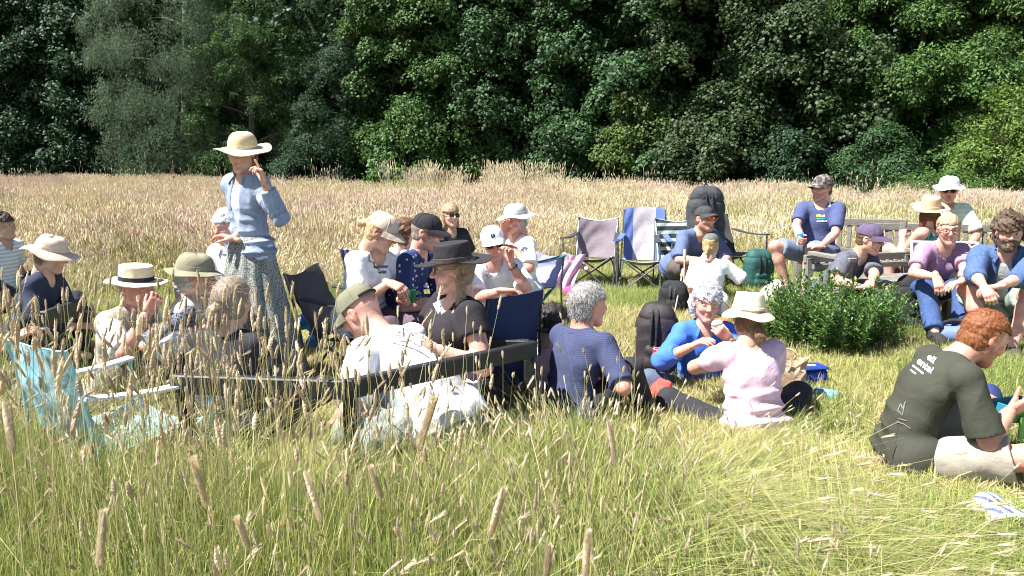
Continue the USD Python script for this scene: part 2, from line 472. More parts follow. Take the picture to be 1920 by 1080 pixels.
# the wood behind reads as one dark mass
def deep_wood():
    r = np.random.default_rng(77)
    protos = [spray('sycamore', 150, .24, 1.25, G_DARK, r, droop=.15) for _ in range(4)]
    P = []
    for row, (off, cnt) in enumerate(((5.5, 1500), (8.0, 1300), (11, 1300), (15, 1400))):
        u = r.uniform(-.35, 1.35, cnt)
        X = -23 + u * 38; Y = 33.5 - u * 11 + off + r.normal(0, 1.0, cnt)
        P.append(np.stack([X, Y, gz(X, Y) + r.uniform(.3 if row else 1.6, 15 + row, cnt)], 1))
    for xe, ye0, ye1 in ((-36, 26, 46), (27, 12, 36)):
        cnt = 600
        Y = r.uniform(ye0, ye1, cnt)
        P.append(np.stack([xe + r.normal(0, 1.2, cnt), Y, gz(xe, Y) + r.uniform(.2, 14, cnt)], 1))
    P = np.vstack(P)
    n = len(P)
    N = unit(r.normal(0, .6, (n, 3)) + V(0, -.3, .8))
    X = unit(np.cross(np.tile(V(0.3, 1, 0.1), (n, 1)), N)); Yv = np.cross(N, X)
    quat = quat_from_mats(np.stack([X, Yv, N], 2))
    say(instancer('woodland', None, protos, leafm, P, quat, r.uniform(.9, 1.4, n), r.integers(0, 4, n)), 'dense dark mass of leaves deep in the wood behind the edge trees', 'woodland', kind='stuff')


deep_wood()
# ---------------------------------------------------------------- grass
grassm = leaf_mat('grass', var=0.18, trans=0.3, rough=0.6, spec=0.25, hue=0.012)
G_GREEN, G_OLIVE, G_STRAW, G_PINK, G_PALE = V(.18, .28, .050), V(.29, .33, .085), V(.66, .58, .36), V(.66, .56, .44), V(.77, .70, .51)


def ribbon(p, w, side, tint0, tint1):
    """a blade: p (n, 3) its spine, w its width along it"""
    n = len(p)
    L, R = p - side * w[:, None] / 2, p + side * w[:, None] / 2
    v = np.empty((2 * n, 3)); v[0::2] = L; v[1::2] = R
    k = np.arange(n - 1) * 2
    f = np.vstack([np.stack([k, k + 1, k + 3], 1), np.stack([k, k + 3, k + 2], 1)])
    t = np.linspace(0, 1, n)[:, None]
    c = np.repeat(tint0 * (1 - t) + tint1 * t, 2, 0)
    return v, f, c


def spindle(p, d, length, r, tint, rg, sides=5, rings=5, fuzz=.42):
    """a seed head along d from p"""
    d = unit(d)
    a = unit(np.cross(d, V(.3, .5, .8))); b = np.cross(d, a)
    t = np.linspace(0, 1, rings)
    prof = r * np.clip(np.sin(np.pi * (.035 + .94 * t)) ** .6, .08, 1)
    ang = np.arange(sides) * 2 * np.pi / sides
    rr = prof[:, None] * rg.uniform(1 - fuzz, 1 + fuzz, (rings, sides))
    bend = unit(V(rg.normal(), rg.normal(), -.4)) * length * .06
    v = p + (t[:, None] * length * d)[:, None, :] + (t ** 2)[:, None, None] * bend + rr[..., None] * (np.cos(ang)[None, :, None] * a + np.sin(ang)[None, :, None] * b)
    i, j = np.meshgrid(np.arange(rings - 1), np.arange(sides), indexing='ij')
    q0, q1, q2, q3 = i * sides + j, i * sides + (j + 1) % sides, (i + 1) * sides + (j + 1) % sides, (i + 1) * sides + j
    f = np.vstack([np.stack([q0, q1, q2], -1).reshape(-1, 3), np.stack([q0, q2, q3], -1).reshape(-1, 3)])
    c = np.tile(tint, (rings * sides, 1)) * rg.uniform(.8, 1.15, (rings * sides, 1))
    return v.reshape(-1, 3), f, c


def tuft(rg, n, h, spread, wid, heads=.5, lean=.25, green=(G_GREEN, G_OLIVE), headc=(G_STRAW, G_PINK), head_l=(.05, .09), head_r=.006, stemc=G_OLIVE, seg=4, lowh=.55, sides=5, rings=5, dirlean=None, blade_w=1.0, awn=0):
    """blades and stems growing from one patch"""
    vs, fs, ts, o = [], [], [], 0

    def add(m):
        nonlocal o
        vs.append(m[0]); fs.append(m[1] + o); ts.append(m[2]); o += len(m[0])
    for k in range(n):
        a, d = rg.uniform(0, 6.283), spread * math.sqrt(rg.uniform())
        b = V(d * math.cos(a), d * math.sin(a), -.01)
        stem = rg.uniform() < heads
        H = h * (rg.uniform(.78, 1.12) if stem else rg.uniform(.35, 1.0) * lowh)
        la = rg.uniform(0, 6.283)
        lv = V(math.cos(la), math.sin(la), 0) * abs(rg.normal(0, lean))
        if dirlean is not None:
            lv = lv * .5 + np.asarray(dirlean) * rg.uniform(.6, 1.3)
        t = np.linspace(0, 1, seg)[:, None]
        bend = 1.35 if stem else 2.0
        p = b + H * (t * V(0, 0, 1) + (t ** bend) * lv)
        k_ = np.linalg.norm(lv)
        p[:, 2] = b[2] + (p[:, 2] - b[2]) / math.sqrt(1 + k_ * k_ * .8)
        if not stem and k_ > .3:
            p[-1, 2] -= H * .12
        view = rg.uniform(0, 6.283)
        side = V(math.cos(view), math.sin(view), 0)
        if stem:
            c0 = stemc * rg.uniform(.8, 1.2)
            c1 = (stemc * .4 + headc[0] * .6) * rg.uniform(.8, 1.1)
            add(ribbon(p, np.linspace(wid * .55, wid * .4, seg), side, c0, c1))
            hc = headc[int(rg.uniform() * len(headc))] * rg.uniform(.8, 1.2)
            add(spindle(p[-1], p[-1] - p[-2] + V(0, 0, -.15) * np.linalg.norm(p[-1] - p[-2]) * rg.uniform(0, 1.2), (hl := rg.uniform(*head_l)), head_r * rg.uniform(.75, 1.25), hc, rg, sides, rings, fuzz=.42 if not awn else .2))
            if awn:
                hd = unit(p[-1] - p[-2]); x_ = unit(np.cross(hd, V(.3, .5, .8))); y_ = np.cross(hd, x_)
                qq, aa = rg.uniform(.02, 1, awn)[:, None], rg.uniform(0, 6.283, awn)[:, None]
                rd = np.cos(aa) * x_ + np.sin(aa) * y_
                q0 = p[-1] + hd * hl * qq + rd * head_r * .7
                q1 = q0 + rd * rg.uniform(.001, .0035, (awn, 1)) + hd * rg.uniform(.003, .009, (awn, 1))
                w_ = np.cross(rd, hd) * .0006
                add((np.stack([q0 - w_, q0 + w_, q1], 1).reshape(-1, 3), np.arange(3 * awn).reshape(-1, 3), np.tile(hc * 1.12, (3 * awn, 1))))
        else:
            g = green[int(rg.uniform() * len(green))] * rg.uniform(.75, 1.25)
            w = wid * rg.uniform(.7, 1.3) * blade_w * np.clip(np.linspace(1.2, .12, seg), .1, 1)
            add(ribbon(p, w, side, g * .8, g * .85 + G_STRAW * .2 * rg.uniform(.2, 1.2)))
    return np.vstack(vs), np.vstack(fs), np.vstack(ts)


# the lawn that was cut and trodden for the picnic: a polygon on the ground
from shapely.geometry import Polygon, Point
import shapely
LAWN = Polygon([gnd(*p)[:2] for p in [(-150, 600), (60, 585), (330, 562), (520, 580), (640, 545), (790, 520), (960, 505), (1060, 498), (1190, 498), (1330, 500), (1440, 512), (1520, 512), (1700, 516), (1830, 524), (2060, 545),
                                      (2300, 700), (2300, 1300), (1990, 1300), (1840, 1180), (1660, 1030), (1530, 900), (1350, 856), (1200, 848), (1010, 858), (930, 890), (650, 990), (330, 985), (210, 950), (90, 900), (-200, 880)]])


def scatter(cnt, x0, x1, y0, y1, r):
    return np.stack([r.uniform(x0, x1, cnt), r.uniform(y0, y1, cnt)], 1)


def in_view(p, m=60):
    """the ground that the picture can see, and some to the side"""
    return np.abs(p[:, 0]) < p[:, 1] * (960 + m) / FPX + .9


def plant(name, label, protos, P, r, smin=.8, smax=1.2, tilt=.06, hs=None, cat='grass', choose=None):
    n = len(P)
    pos = np.c_[P, gz(P[:, 0], P[:, 1])]
    q = quat_zrot(r.uniform(0, 6.283, n))
    ax = r.normal(0, tilt, (n, 2))
    q = mul_quat(np.c_[np.ones(n), ax / 2, np.zeros(n)] / np.sqrt(1 + (ax ** 2).sum(1) / 4)[:, None], q)
    s = np.repeat(r.uniform(smin, smax, n)[:, None], 3, 1)
    if hs is not None:
        s[:, 2] *= hs
    idx = r.integers(0, len(protos), n) if choose is None else choose
    say(instancer(name, None, protos, grassm, pos, q, s, idx), label, cat, kind='stuff')


def meadow():
    r = np.random.default_rng(5)
    # far: pale seed heads above green blades
    def kind(headc, n, stemc, green, h=.62):
        return [tuft(r, n, h, .30, .009, heads=.62, lean=.28, headc=headc, head_l=(.05, .11), head_r=.0058, stemc=stemc, seg=4, lowh=.66, sides=4, rings=4, green=green) for _ in range(4)]
    straw = kind((G_STRAW, G_PALE, G_STRAW), 92, G_STRAW * .9, (V(.42, .41, .19), G_STRAW * .85, G_OLIVE))
    pink = kind((G_PINK, G_PINK * V(.95, .82, .85), G_STRAW), 96, G_STRAW * .88, (V(.42, .40, .20), G_STRAW * .8))
    green = kind((G_STRAW, G_OLIVE), 70, G_OLIVE, (G_GREEN, G_OLIVE), .52)
    protos = straw + pink + green
    for (y0, y1, dens, nm, lb) in ((4.6, 13, 13.0, 'meadow_grass', 'tall pink and straw coloured meadow grass in seed just behind the picnic circle'), (13, 35, 6.2, 'meadow_grass', 'far pale hay meadow running back to the wood')):
        cnt = int((y1 - y0) * 2 * (y1 * .69 + 1.5) * dens)
        P = scatter(cnt, -(y1 * .69 + 1.5), y1 * .69 + 1.5, y0, y1, r)
        P = P[in_view(P, 120)]
        edge = 32.8 - (P[:, 0] + 23) * .295
        P = P[P[:, 1] < edge + 1.2]
        P = P[~shapely.contains_xy(LAWN, P[:, 0], P[:, 1])]
        # kinds in drifts
        f = wave_noise(P[:, 0], P[:, 1] * .45, 2.6, 3) + r.normal(0, .07, len(P))
        g = wave_noise(P[:, 0], P[:, 1] * .5, 3.4, 9) + r.normal(0, .06, len(P))
        dist = shapely.distance(shapely.points(P), LAWN)
        k = np.where(f > .52, 1, 0)
        k = np.where((g > .60) | ((dist < 1.5) & (P[:, 0] > .8) & (r.uniform(0, 1, len(P)) < .85 - .3 * dist)), 2, k)
        hs = np.clip(.85 + (wave_noise(P[:, 0], P[:, 1], 1.5, 4) - .5) * .7, .6, 1.25)
        hs *= np.clip(.55 + dist * .5, .55, 1)
        plant(nm, lb, protos, P, r, .85, 1.2, .07, hs, choose=k * 4 + r.integers(0, 4, len(P)))
    # a tuft of taller pale grass at the far edge
    tall = [tuft(r, 46, 1.15, .35, .012, heads=.9, lean=.16, headc=(G_PALE, G_STRAW), head_l=(.12, .2), head_r=.012, stemc=G_STRAW, sides=4, rings=4) for _ in range(3)]
    n = 60
    P = np.stack([np.r_[r.normal(-.1, .85, 30), r.uniform(-4.0, 1.6, 30)], r.normal(26.6, 1.0, n)], 1)
    plant('tall_grass_clump', 'tufts of taller pale grass standing up before the dark wood', tall, P, r, .34, 1.0, .09)
    P = np.stack([r.uniform(-20, 13, 60), np.zeros(60)], 1); P[:, 1] = 32.3 - (P[:, 0] + 23) * .295 - r.uniform(0, 2.5, 60)
    plant('tall_grass_clump', 'stray stems of taller pale grass along the foot of the wood', [tuft(r, 7, 1.15, .4, .011, heads=.9, lean=.25, headc=(G_PALE, G_STRAW), head_l=(.1, .16), head_r=.010, stemc=G_STRAW, sides=4, rings=4) for _ in range(3)], P, r, .6, 1.05)


def lawn():
    r = np.random.default_rng(6)
    hay = V(.50, .47, .20)
    n = 2300
    flat = [tuft(r, n, .085, .42, .0068, heads=0, lean=1.5, green=(V(.25, .33, .07), V(.34, .37, .10), hay), lowh=1.4, seg=4) for _ in range(3)]
    straw = [tuft(r, n, .11, .42, .0068, heads=0, lean=2.4, green=(hay, V(.56, .52, .26), V(.36, .38, .11)), lowh=1.3, seg=4) for _ in range(3)]
    green = [tuft(r, n, .13, .38, .0065, heads=0, lean=.9, green=(V(.13, .25, .04), V(.21, .31, .06), V(.32, .36, .10)), lowh=1.2, seg=4) for _ in range(3)]
    b = LAWN.bounds
    P = scatter(1500, max(b[0], -5), min(b[2], 7), 2.3, b[3], r)
    P = P[in_view(P, 140)]
    P = P[shapely.contains_xy(LAWN.buffer(.1), P[:, 0], P[:, 1])]
    f = wave_noise(P[:, 0], P[:, 1], .8, 2) + r.normal(0, .05, len(P))
    k = np.where(f < .42, 2, np.where(f < .55, 0, 1))
    idx = np.choose(k, [r.integers(0, 3, len(P)), 3 + r.integers(0, 3, len(P)), 6 + r.integers(0, 3, len(P))])
    plant('mown_grass', 'short yellow-green trodden grass and cut hay inside the picnic circle', flat + straw + green, P, r, .85, 1.2, .03, choose=idx)


def foreground():
    r = np.random.default_rng(8)
    heads = (V(.58, .48, .30), V(.52, .42, .29), V(.64, .56, .37))
    kw = dict(headc=heads, awn=70, seg=6, sides=7, rings=16, stemc=V(.32, .36, .09))
    gs = (G_GREEN * V(1.05, 1.1, .8), V(.33, .39, .08), V(.25, .36, .06), V(.42, .44, .12), V(.12, .20, .035))
    tall = [tuft(r, 165, 1.12, .24, .0044, heads=.056, lean=.15, head_l=(.045, .080), head_r=.0046, lowh=.50, green=gs, **kw) for _ in range(6)]
    mid = [tuft(r, 215, .55, .24, .0046, heads=.040, lean=.42, head_l=(.035, .065), head_r=.0036, lowh=.98, green=gs + (V(.42, .37, .18), V(.14, .22, .04)), **kw) for _ in range(5)]
    lodged = [tuft(r, 200, .62, .24, .0044, heads=.045, lean=.35, dirlean=V(1.25, -.75, 0), head_l=(.035, .06), head_r=.0032, lowh=1.1, green=(G_OLIVE * .75, V(.30, .35, .09), V(.44, .40, .19), V(.22, .31, .06), V(.36, .38, .12), V(.11, .19, .03)), **kw) for _ in range(5)]
    low = [tuft(r, 330, .26, .24, .0050, heads=.02, lean=.7, head_l=(.03, .05), head_r=.0042, lowh=1.1, green=(V(.12, .24, .035), V(.20, .32, .05), V(.34, .39, .10), V(.07, .14, .022)), **kw) for _ in range(5)]
    P = scatter(2300, -3.9, 4.2, 1.1, 5.0, r)
    P = P[in_view(P, 160)]
    inside = shapely.contains_xy(LAWN, P[:, 0], P[:, 1])
    P = P[~inside & (P[:, 1] < 4.6)]
    P = P[~((P[:, 0] / P[:, 1] > .46) & (P[:, 1] > 2.15))]
    u = P[:, 0] / P[:, 1]                                            # how far to the side
    n = len(P)
    f = wave_noise(P[:, 0], P[:, 1], .5, 12)
    rnd = r.uniform(0, 1, n)
    ptall = np.clip((.05 - u) / .35, .04, 1) * .42
    plod = np.clip((u - .02) / .2, 0, 1) * .14 + .10
    k = np.where(rnd < ptall, 0, np.where(rnd < ptall + plod, 2, np.where(rnd < ptall + plod + .26, 1, 3)))
    ok = r.uniform(0, 1, n) < np.where(k == 0, np.where(P[:, 1] < 1.6, .35, .8), np.where(P[:, 1] < 1.8, .30, .9))
    zmax = np.where(u < .16, np.clip(1.45 - P[:, 1] * .335 + np.clip(-.12 - u, 0, .3) * .25, .22, .70), np.clip(1.42 - P[:, 1] * .375 - (u - .16) * .9, .10, .55))
    zmax = np.where(k == 0, np.clip(.92 + (-.15 - u) * .75, .55, 1.2) * np.clip(1.06 - .06 * (P[:, 1] - 1.5), .7, 1.1), zmax)
    h0 = np.choose(k, [1.12, .5, .32, .26])
    hs = np.minimum(1.12, zmax / h0) * np.clip(.85 + (f - .5) * .8, .62, 1.15)
    idx = np.choose(k, [r.integers(0, 6, n), 6 + r.integers(0, 5, n), 11 + r.integers(0, 5, n), 16 + r.integers(0, 5, n)])
    P, hs, idx, k = P[ok], hs[ok], idx[ok], k[ok]
    n = len(P)
    pos = np.c_[P, np.zeros(n)]
    yaw = np.where(k == 2, r.normal(0, .95, n) + np.where(P[:, 0] < .3, 2.2, 0), r.uniform(0, 6.283, n))
    s = np.repeat(r.uniform(.9, 1.15, n)[:, None], 3, 1); s[:, 2] *= hs
    s[:, 2] = np.where(k == 0, np.minimum(s[:, 2], (1.30 - .10 * P[:, 1]) / 1.25), s[:, 2])
    say(instancer('foreground_grass', None, tall + mid + lodged + low, grassm, pos, quat_zrot(yaw), s, idx), 'tall green and straw grass full of seed heads between the viewer and the picnic', 'grass', kind='stuff')


def near_stalks():
    """the biggest seed heads, close to the viewer, one by one"""
    r = np.random.default_rng(18)
    spots = [(18, 800, 1.15, 'leftmost'), (375, 905, 1.2, 'left'), (588, 930, 1.3, 'slim'), (705, 905, 1.45, ''), (800, 790, 1.05, 'tallest'), (932, 960, 1.2, ''), (1148, 830, 1.5, ''), (1100, 1040, 1.15, ''), (190, 1010, 1.1, ''), (1026, 1060, 1.2, ''), (455, 1000, 1.35, ''), (745, 395, 1.8, '')]
    names = ['thick seed head at the left edge of the foreground', 'thick slanting seed head left of centre low in the foreground', 'upright seed head low in the foreground left of the white-backed man', 'slim seed head below the white plastic bag', 'tall leaning seed head over the black bench rail', 'seed head low in the middle of the foreground', 'lone tall stalk right of the middle below the grey-haired man', 'blunt seed head cut by the bottom edge right of the middle',
             'seed head at the bottom left corner region', 'short seed head at the bottom edge in the middle', 'leaning seed head in the lower left foreground', 'pale stalk standing in front of the woman in the beige cap']
    for (px, py, d, _), nm in zip(spots, names):
        if py < 500:
            continue
        top = at(px, py, d)
        ft = V(top[0] + r.normal(0, .07), d + r.normal(0, .05), 0)
        t = thing('grass_stalk', nm, 'grass stalk', ft, 'big grass stalks close to the viewer')
        L = r.uniform(.075, .105)
        dv = unit(top - ft + V(r.normal(0, .25), r.normal(0, .15), 0))
        b = top - dv * L * .5
        part('stem', tube(bez([ft, (ft + b) / 2 + V(r.normal(0, .02), 0, 0), b - dv * .05, b], 12), np.linspace(.0016, .0010, 12), 5), grassm, t, smooth=True, tint=np.tile(V(.42, .38, .16), (12 * 5 + 2, 1)))
        m = spindle(b, dv, L, .0052 * r.uniform(.9, 1.2), V(.62, .53, .34), r, 14, 44, .14)
        part('seed_head', (m[0], m[1]), grassm, t, smooth=True, tint=m[2])
        # awns
        n = 2200
        q = r.uniform(.04, .96, n); a = r.uniform(0, 6.283, n)
        x_ = unit(np.cross(dv, V(0, 1, .2))); y_ = np.cross(dv, x_)
        rad = np.cos(a)[:, None] * x_ + np.sin(a)[:, None] * y_
        p0 = b + q[:, None] * L * dv + rad * .0048
        p1 = p0 + rad * r.uniform(.0012, .0034, (n, 1)) + dv * r.uniform(.003, .0075, (n, 1)) + r.normal(0, .0006, (n, 3))
        sd = np.cross(rad, dv) * .00045
        v = np.stack([p0 - sd, p0 + sd, p1], 1).reshape(-1, 3)
        sh = part('awns', (v, np.arange(3 * n).reshape(-1, 3)), grassm, t, tint=np.repeat(V(.70, .61, .41) * r.uniform(.75, 1.2, (n, 1)), 3, 0))
        sh.SetCustomDataByKey('kind', 'stuff')


meadow(); lawn(); foreground(); near_stalks()
# ---------------------------------------------------------------- soft shapes: smooth unions on a grid, meshed with surface nets
class Field:
    def __init__(self, lo, hi, h):
        self.h = h
        self.o = np.asarray(lo, float) - 3 * h
        self.n = np.ceil((np.asarray(hi, float) + 3 * h - self.o) / h).astype(int) + 1
        self.f = np.full(self.n, 1.0, np.float32)
        self.ax = [(self.o[k] + h * np.arange(self.n[k])).astype(np.float32) for k in range(3)]

    def sub(self, lo, hi):
        a = np.clip(np.floor((np.asarray(lo) - self.o) / self.h).astype(int), 0, self.n)
        b = np.clip(np.ceil((np.asarray(hi) - self.o) / self.h).astype(int) + 1, 0, self.n)
        return tuple(slice(i, max(i, j)) for i, j in zip(a, b))

    def pts(self, s):
        return np.stack(np.meshgrid(*(self.ax[k][s[k]] for k in range(3)), indexing='ij'), -1)

    def add(self, fn, lo, hi, k=0.02, cut=False, m=0.035):
        s = self.sub(np.asarray(lo) - k - m, np.asarray(hi) + k + m)
        if min(x.stop - x.start for x in s) < 1:
            return
        d = fn(self.pts(s)).astype(np.float32)
        a = self.f[s]
        if cut:
            a, d = -a, d
        hh = np.maximum(k - np.abs(a - d), 0) / max(k, 1e-6)
        r = np.minimum(a, d) - hh * hh * k / 4
        self.f[s] = -r if cut else r

    def displace(self, fn, band=.03):
        i = np.nonzero(np.abs(self.f) < band)
        if len(i[0]):
            p = np.stack([self.ax[k][i[k]] for k in range(3)], -1)
            self.f[i] -= fn(p).astype(np.float32)

    def mesh(self):
        f, n = self.f, self.n
        s = f < 0
        c = np.zeros(np.array(n) - 1, np.int8)
        for d in np.ndindex(2, 2, 2):
            c += s[d[0]:n[0] - 1 + d[0], d[1]:n[1] - 1 + d[1], d[2]:n[2] - 1 + d[2]]
        act = (c > 0) & (c < 8)
        ijk = np.argwhere(act)
        if not len(ijk):
            return np.zeros((0, 3)), np.zeros((0, 3), int)
        num = np.full(act.shape, -1, np.int64)
        num[act] = np.arange(len(ijk))
        acc, cnt = np.zeros((len(ijk), 3)), np.zeros(len(ijk))
        corners = list(np.ndindex(2, 2, 2))
        val = {d: f[ijk[:, 0] + d[0], ijk[:, 1] + d[1], ijk[:, 2] + d[2]] for d in corners}
        for a in corners:
            for k in range(3):
                if a[k] == 0:
                    b = tuple(1 if q == k else a[q] for q in range(3))
                    fa, fb = val[a], val[b]
                    x = (fa < 0) != (fb < 0)
                    t = np.where(x, fa / np.where(x, fa - fb, 1), 0)
                    p = np.array(a, float)[None, :].repeat(len(ijk), 0)
                    p[:, k] += t
                    acc += p * x[:, None]; cnt += x
        v = (ijk + acc / cnt[:, None]) * self.h + self.o
        qs = []
        for k in range(3):
            u, w = [(1, 2), (2, 0), (0, 1)][k]
            sl0, sl1 = [slice(1, -1)] * 3, [slice(1, -1)] * 3
            sl0[k], sl1[k] = slice(0, -1), slice(1, None)
            a, b = s[tuple(sl0)], s[tuple(sl1)]
            e = np.argwhere(a != b)
            flip = a[tuple(e.T)]
            base = e + 1; base[:, k] -= 1
            def cell(du, dw):
                q = base.copy(); q[:, u] += du; q[:, w] += dw
                return num[tuple(q.T)]
            q = np.stack([cell(-1, -1), cell(0, -1), cell(0, 0), cell(-1, 0)], 1)
            q[~flip] = q[~flip][:, ::-1]
            qs.append(q[(q >= 0).all(1)])
        q = np.vstack(qs)
        return v, np.vstack([q[:, [0, 1, 2]], q[:, [0, 2, 3]]])

    def value(self, p):
        c = ((np.asarray(p) - self.o) / self.h).T
        return ndimage.map_coordinates(self.f, c, order=1, mode='nearest')


def cone(a, b, ra, rb, flat=None, n=None, cutb=None, cuta=None):
    """rounded cone; flat: thinner by that factor along n; cutb / cuta: ends flat at that end"""
    a, b = np.asarray(a, np.float32), np.asarray(b, np.float32)
    ab = b - a
    L2 = float(ab @ ab) + 1e-12
    nn = None if n is None else np.asarray(unit(n), np.float32)
    dirn = ab / math.sqrt(L2)

    def fn(p):
        t = np.clip((p - a) @ ab / L2, 0, 1)
        q = p - a - t[..., None] * ab
        if nn is not None:
            q = q + (q @ nn)[..., None] * nn * (1 / flat - 1)
        d = np.sqrt((q * q).sum(-1)) - (ra + (rb - ra) * t)
        if nn is not None:
            d = d * (flat + 1) / 2
        if cutb is not None:
            d = np.maximum(d, (p - b) @ dirn - cutb)
        if cuta is not None:
            d = np.maximum(d, (a - p) @ dirn - cuta)
        return d
    r = max(ra, rb)
    return fn, np.minimum(a, b) - r, np.maximum(a, b) + r


def ell(c, r, R=None):
    c, r = np.asarray(c, np.float32), np.asarray(r, np.float32)

    def fn(p):
        q = p - c
        if R is not None:
            q = q @ np.asarray(R, np.float32)
        k0 = np.sqrt(((q / r) ** 2).sum(-1)); k1 = np.sqrt(((q / (r * r)) ** 2).sum(-1)) + 1e-9
        return k0 * (k0 - 1) / k1
    return fn, c - r.max(), c + r.max()


def wob(p, f, seed):
    """cheap smooth noise, about -1 to 1"""
    r = np.random.default_rng(seed)
    out = 0
    for k in range(5):
        d, e = r.normal(0, 1, 3), r.normal(0, 1, 3)
        out = out + np.sin(p @ (d * f) + r.uniform(0, 6.28) + 1.4 * np.sin(p @ (e * f * .6) + r.uniform(0, 6.28)))
    return out / 3


def ridge(x):
    """folds: narrow crests, wide troughs"""
    return 1 - 1.75 * np.abs(np.sin(x / 2)) ** .75


def ik(a, t, l1, l2, hint):
    """the joint between a and t"""
    v = t - a
    d = np.linalg.norm(v)
    if d > .985 * (l1 + l2):
        t = a + v / d * .985 * (l1 + l2); v = t - a; d = np.linalg.norm(v)
    d = max(d, abs(l1 - l2) + .02)
    x = (l1 * l1 - l2 * l2 + d * d) / (2 * d)
    h = math.sqrt(max(l1 * l1 - x * x, 0))
    u = v / np.linalg.norm(v)
    q = hint - (hint @ u) * u
    return a + u * x + unit(q) * h, t


SKIN = {'fair': V(.56, .335, .245), 'pink': V(.60, .33, .255), 'tan': V(.45, .27, .185), 'ruddy': V(.54, .27, .20), 'pale': V(.62, .40, .31)}
skinm = usdkit.material(stage, '/World/Looks/skin', {
    'a': ('attribute', {'attribute': 'tint'}), 't': ('texture_coordinate', {}), 'n': ('noise_texture', {'scale': 22.0, 'detail': 4.0}),
    'r': ('rgb_ramp', {'ramp': [(.3, (.84, .74, .70)), (.5, (.97, .96, .95)), (.7, (1.08, 1.08, 1.07))]}), 'x': ('mix', {'mix_type': 'multiply', 'fac': 1.0}),
    'n2': ('noise_texture', {'scale': 120.0, 'detail': 4.0}), 'b': ('bump', {'strength': .35, 'distance': .004}),
    'p': ('principled_bsdf', {'roughness': .48, 'specular_ior_level': .4, 'subsurface_weight': .12, 'subsurface_scale': .01})},
    [('t.object', 'n.vector'), ('n.fac', 'r.fac'), ('a.color', 'x.color1'), ('r.color', 'x.color2'), ('x.color', 'p.base_color'), ('t.object', 'n2.vector'), ('n2.fac', 'b.height'), ('b.normal', 'p.normal')], surface='p.BSDF')


def hairmat(name, color, var=.45):
    if name in _mats:
        return _mats[name]
    c = np.array(color)
    _mats[name] = usdkit.material(stage, '/World/Looks/' + name, {
        't': ('texture_coordinate', {}), 'mp': ('mapping', {'scale': (90.0, 70.0, 22.0)}), 'n': ('noise_texture', {'scale': 1.6, 'detail': 5.0, 'roughness': .65, 'distortion': .6}),
        'r': ('rgb_ramp', {'ramp': [(.3, tuple(c * (1 - var))), (.5, tuple(c)), (.72, tuple(np.clip(c * (1 + var * 1.2), 0, 1)))]}),
        'b': ('bump', {'strength': .4, 'distance': .008}), 'p': ('principled_bsdf', {'roughness': .55, 'specular_ior_level': .3})},
        [('t.object', 'mp.vector'), ('mp.vector', 'n.vector'), ('n.fac', 'r.fac'), ('r.color', 'p.base_color'), ('n.fac', 'b.height'), ('b.normal', 'p.normal')], surface='p.BSDF')
    return _mats[name]


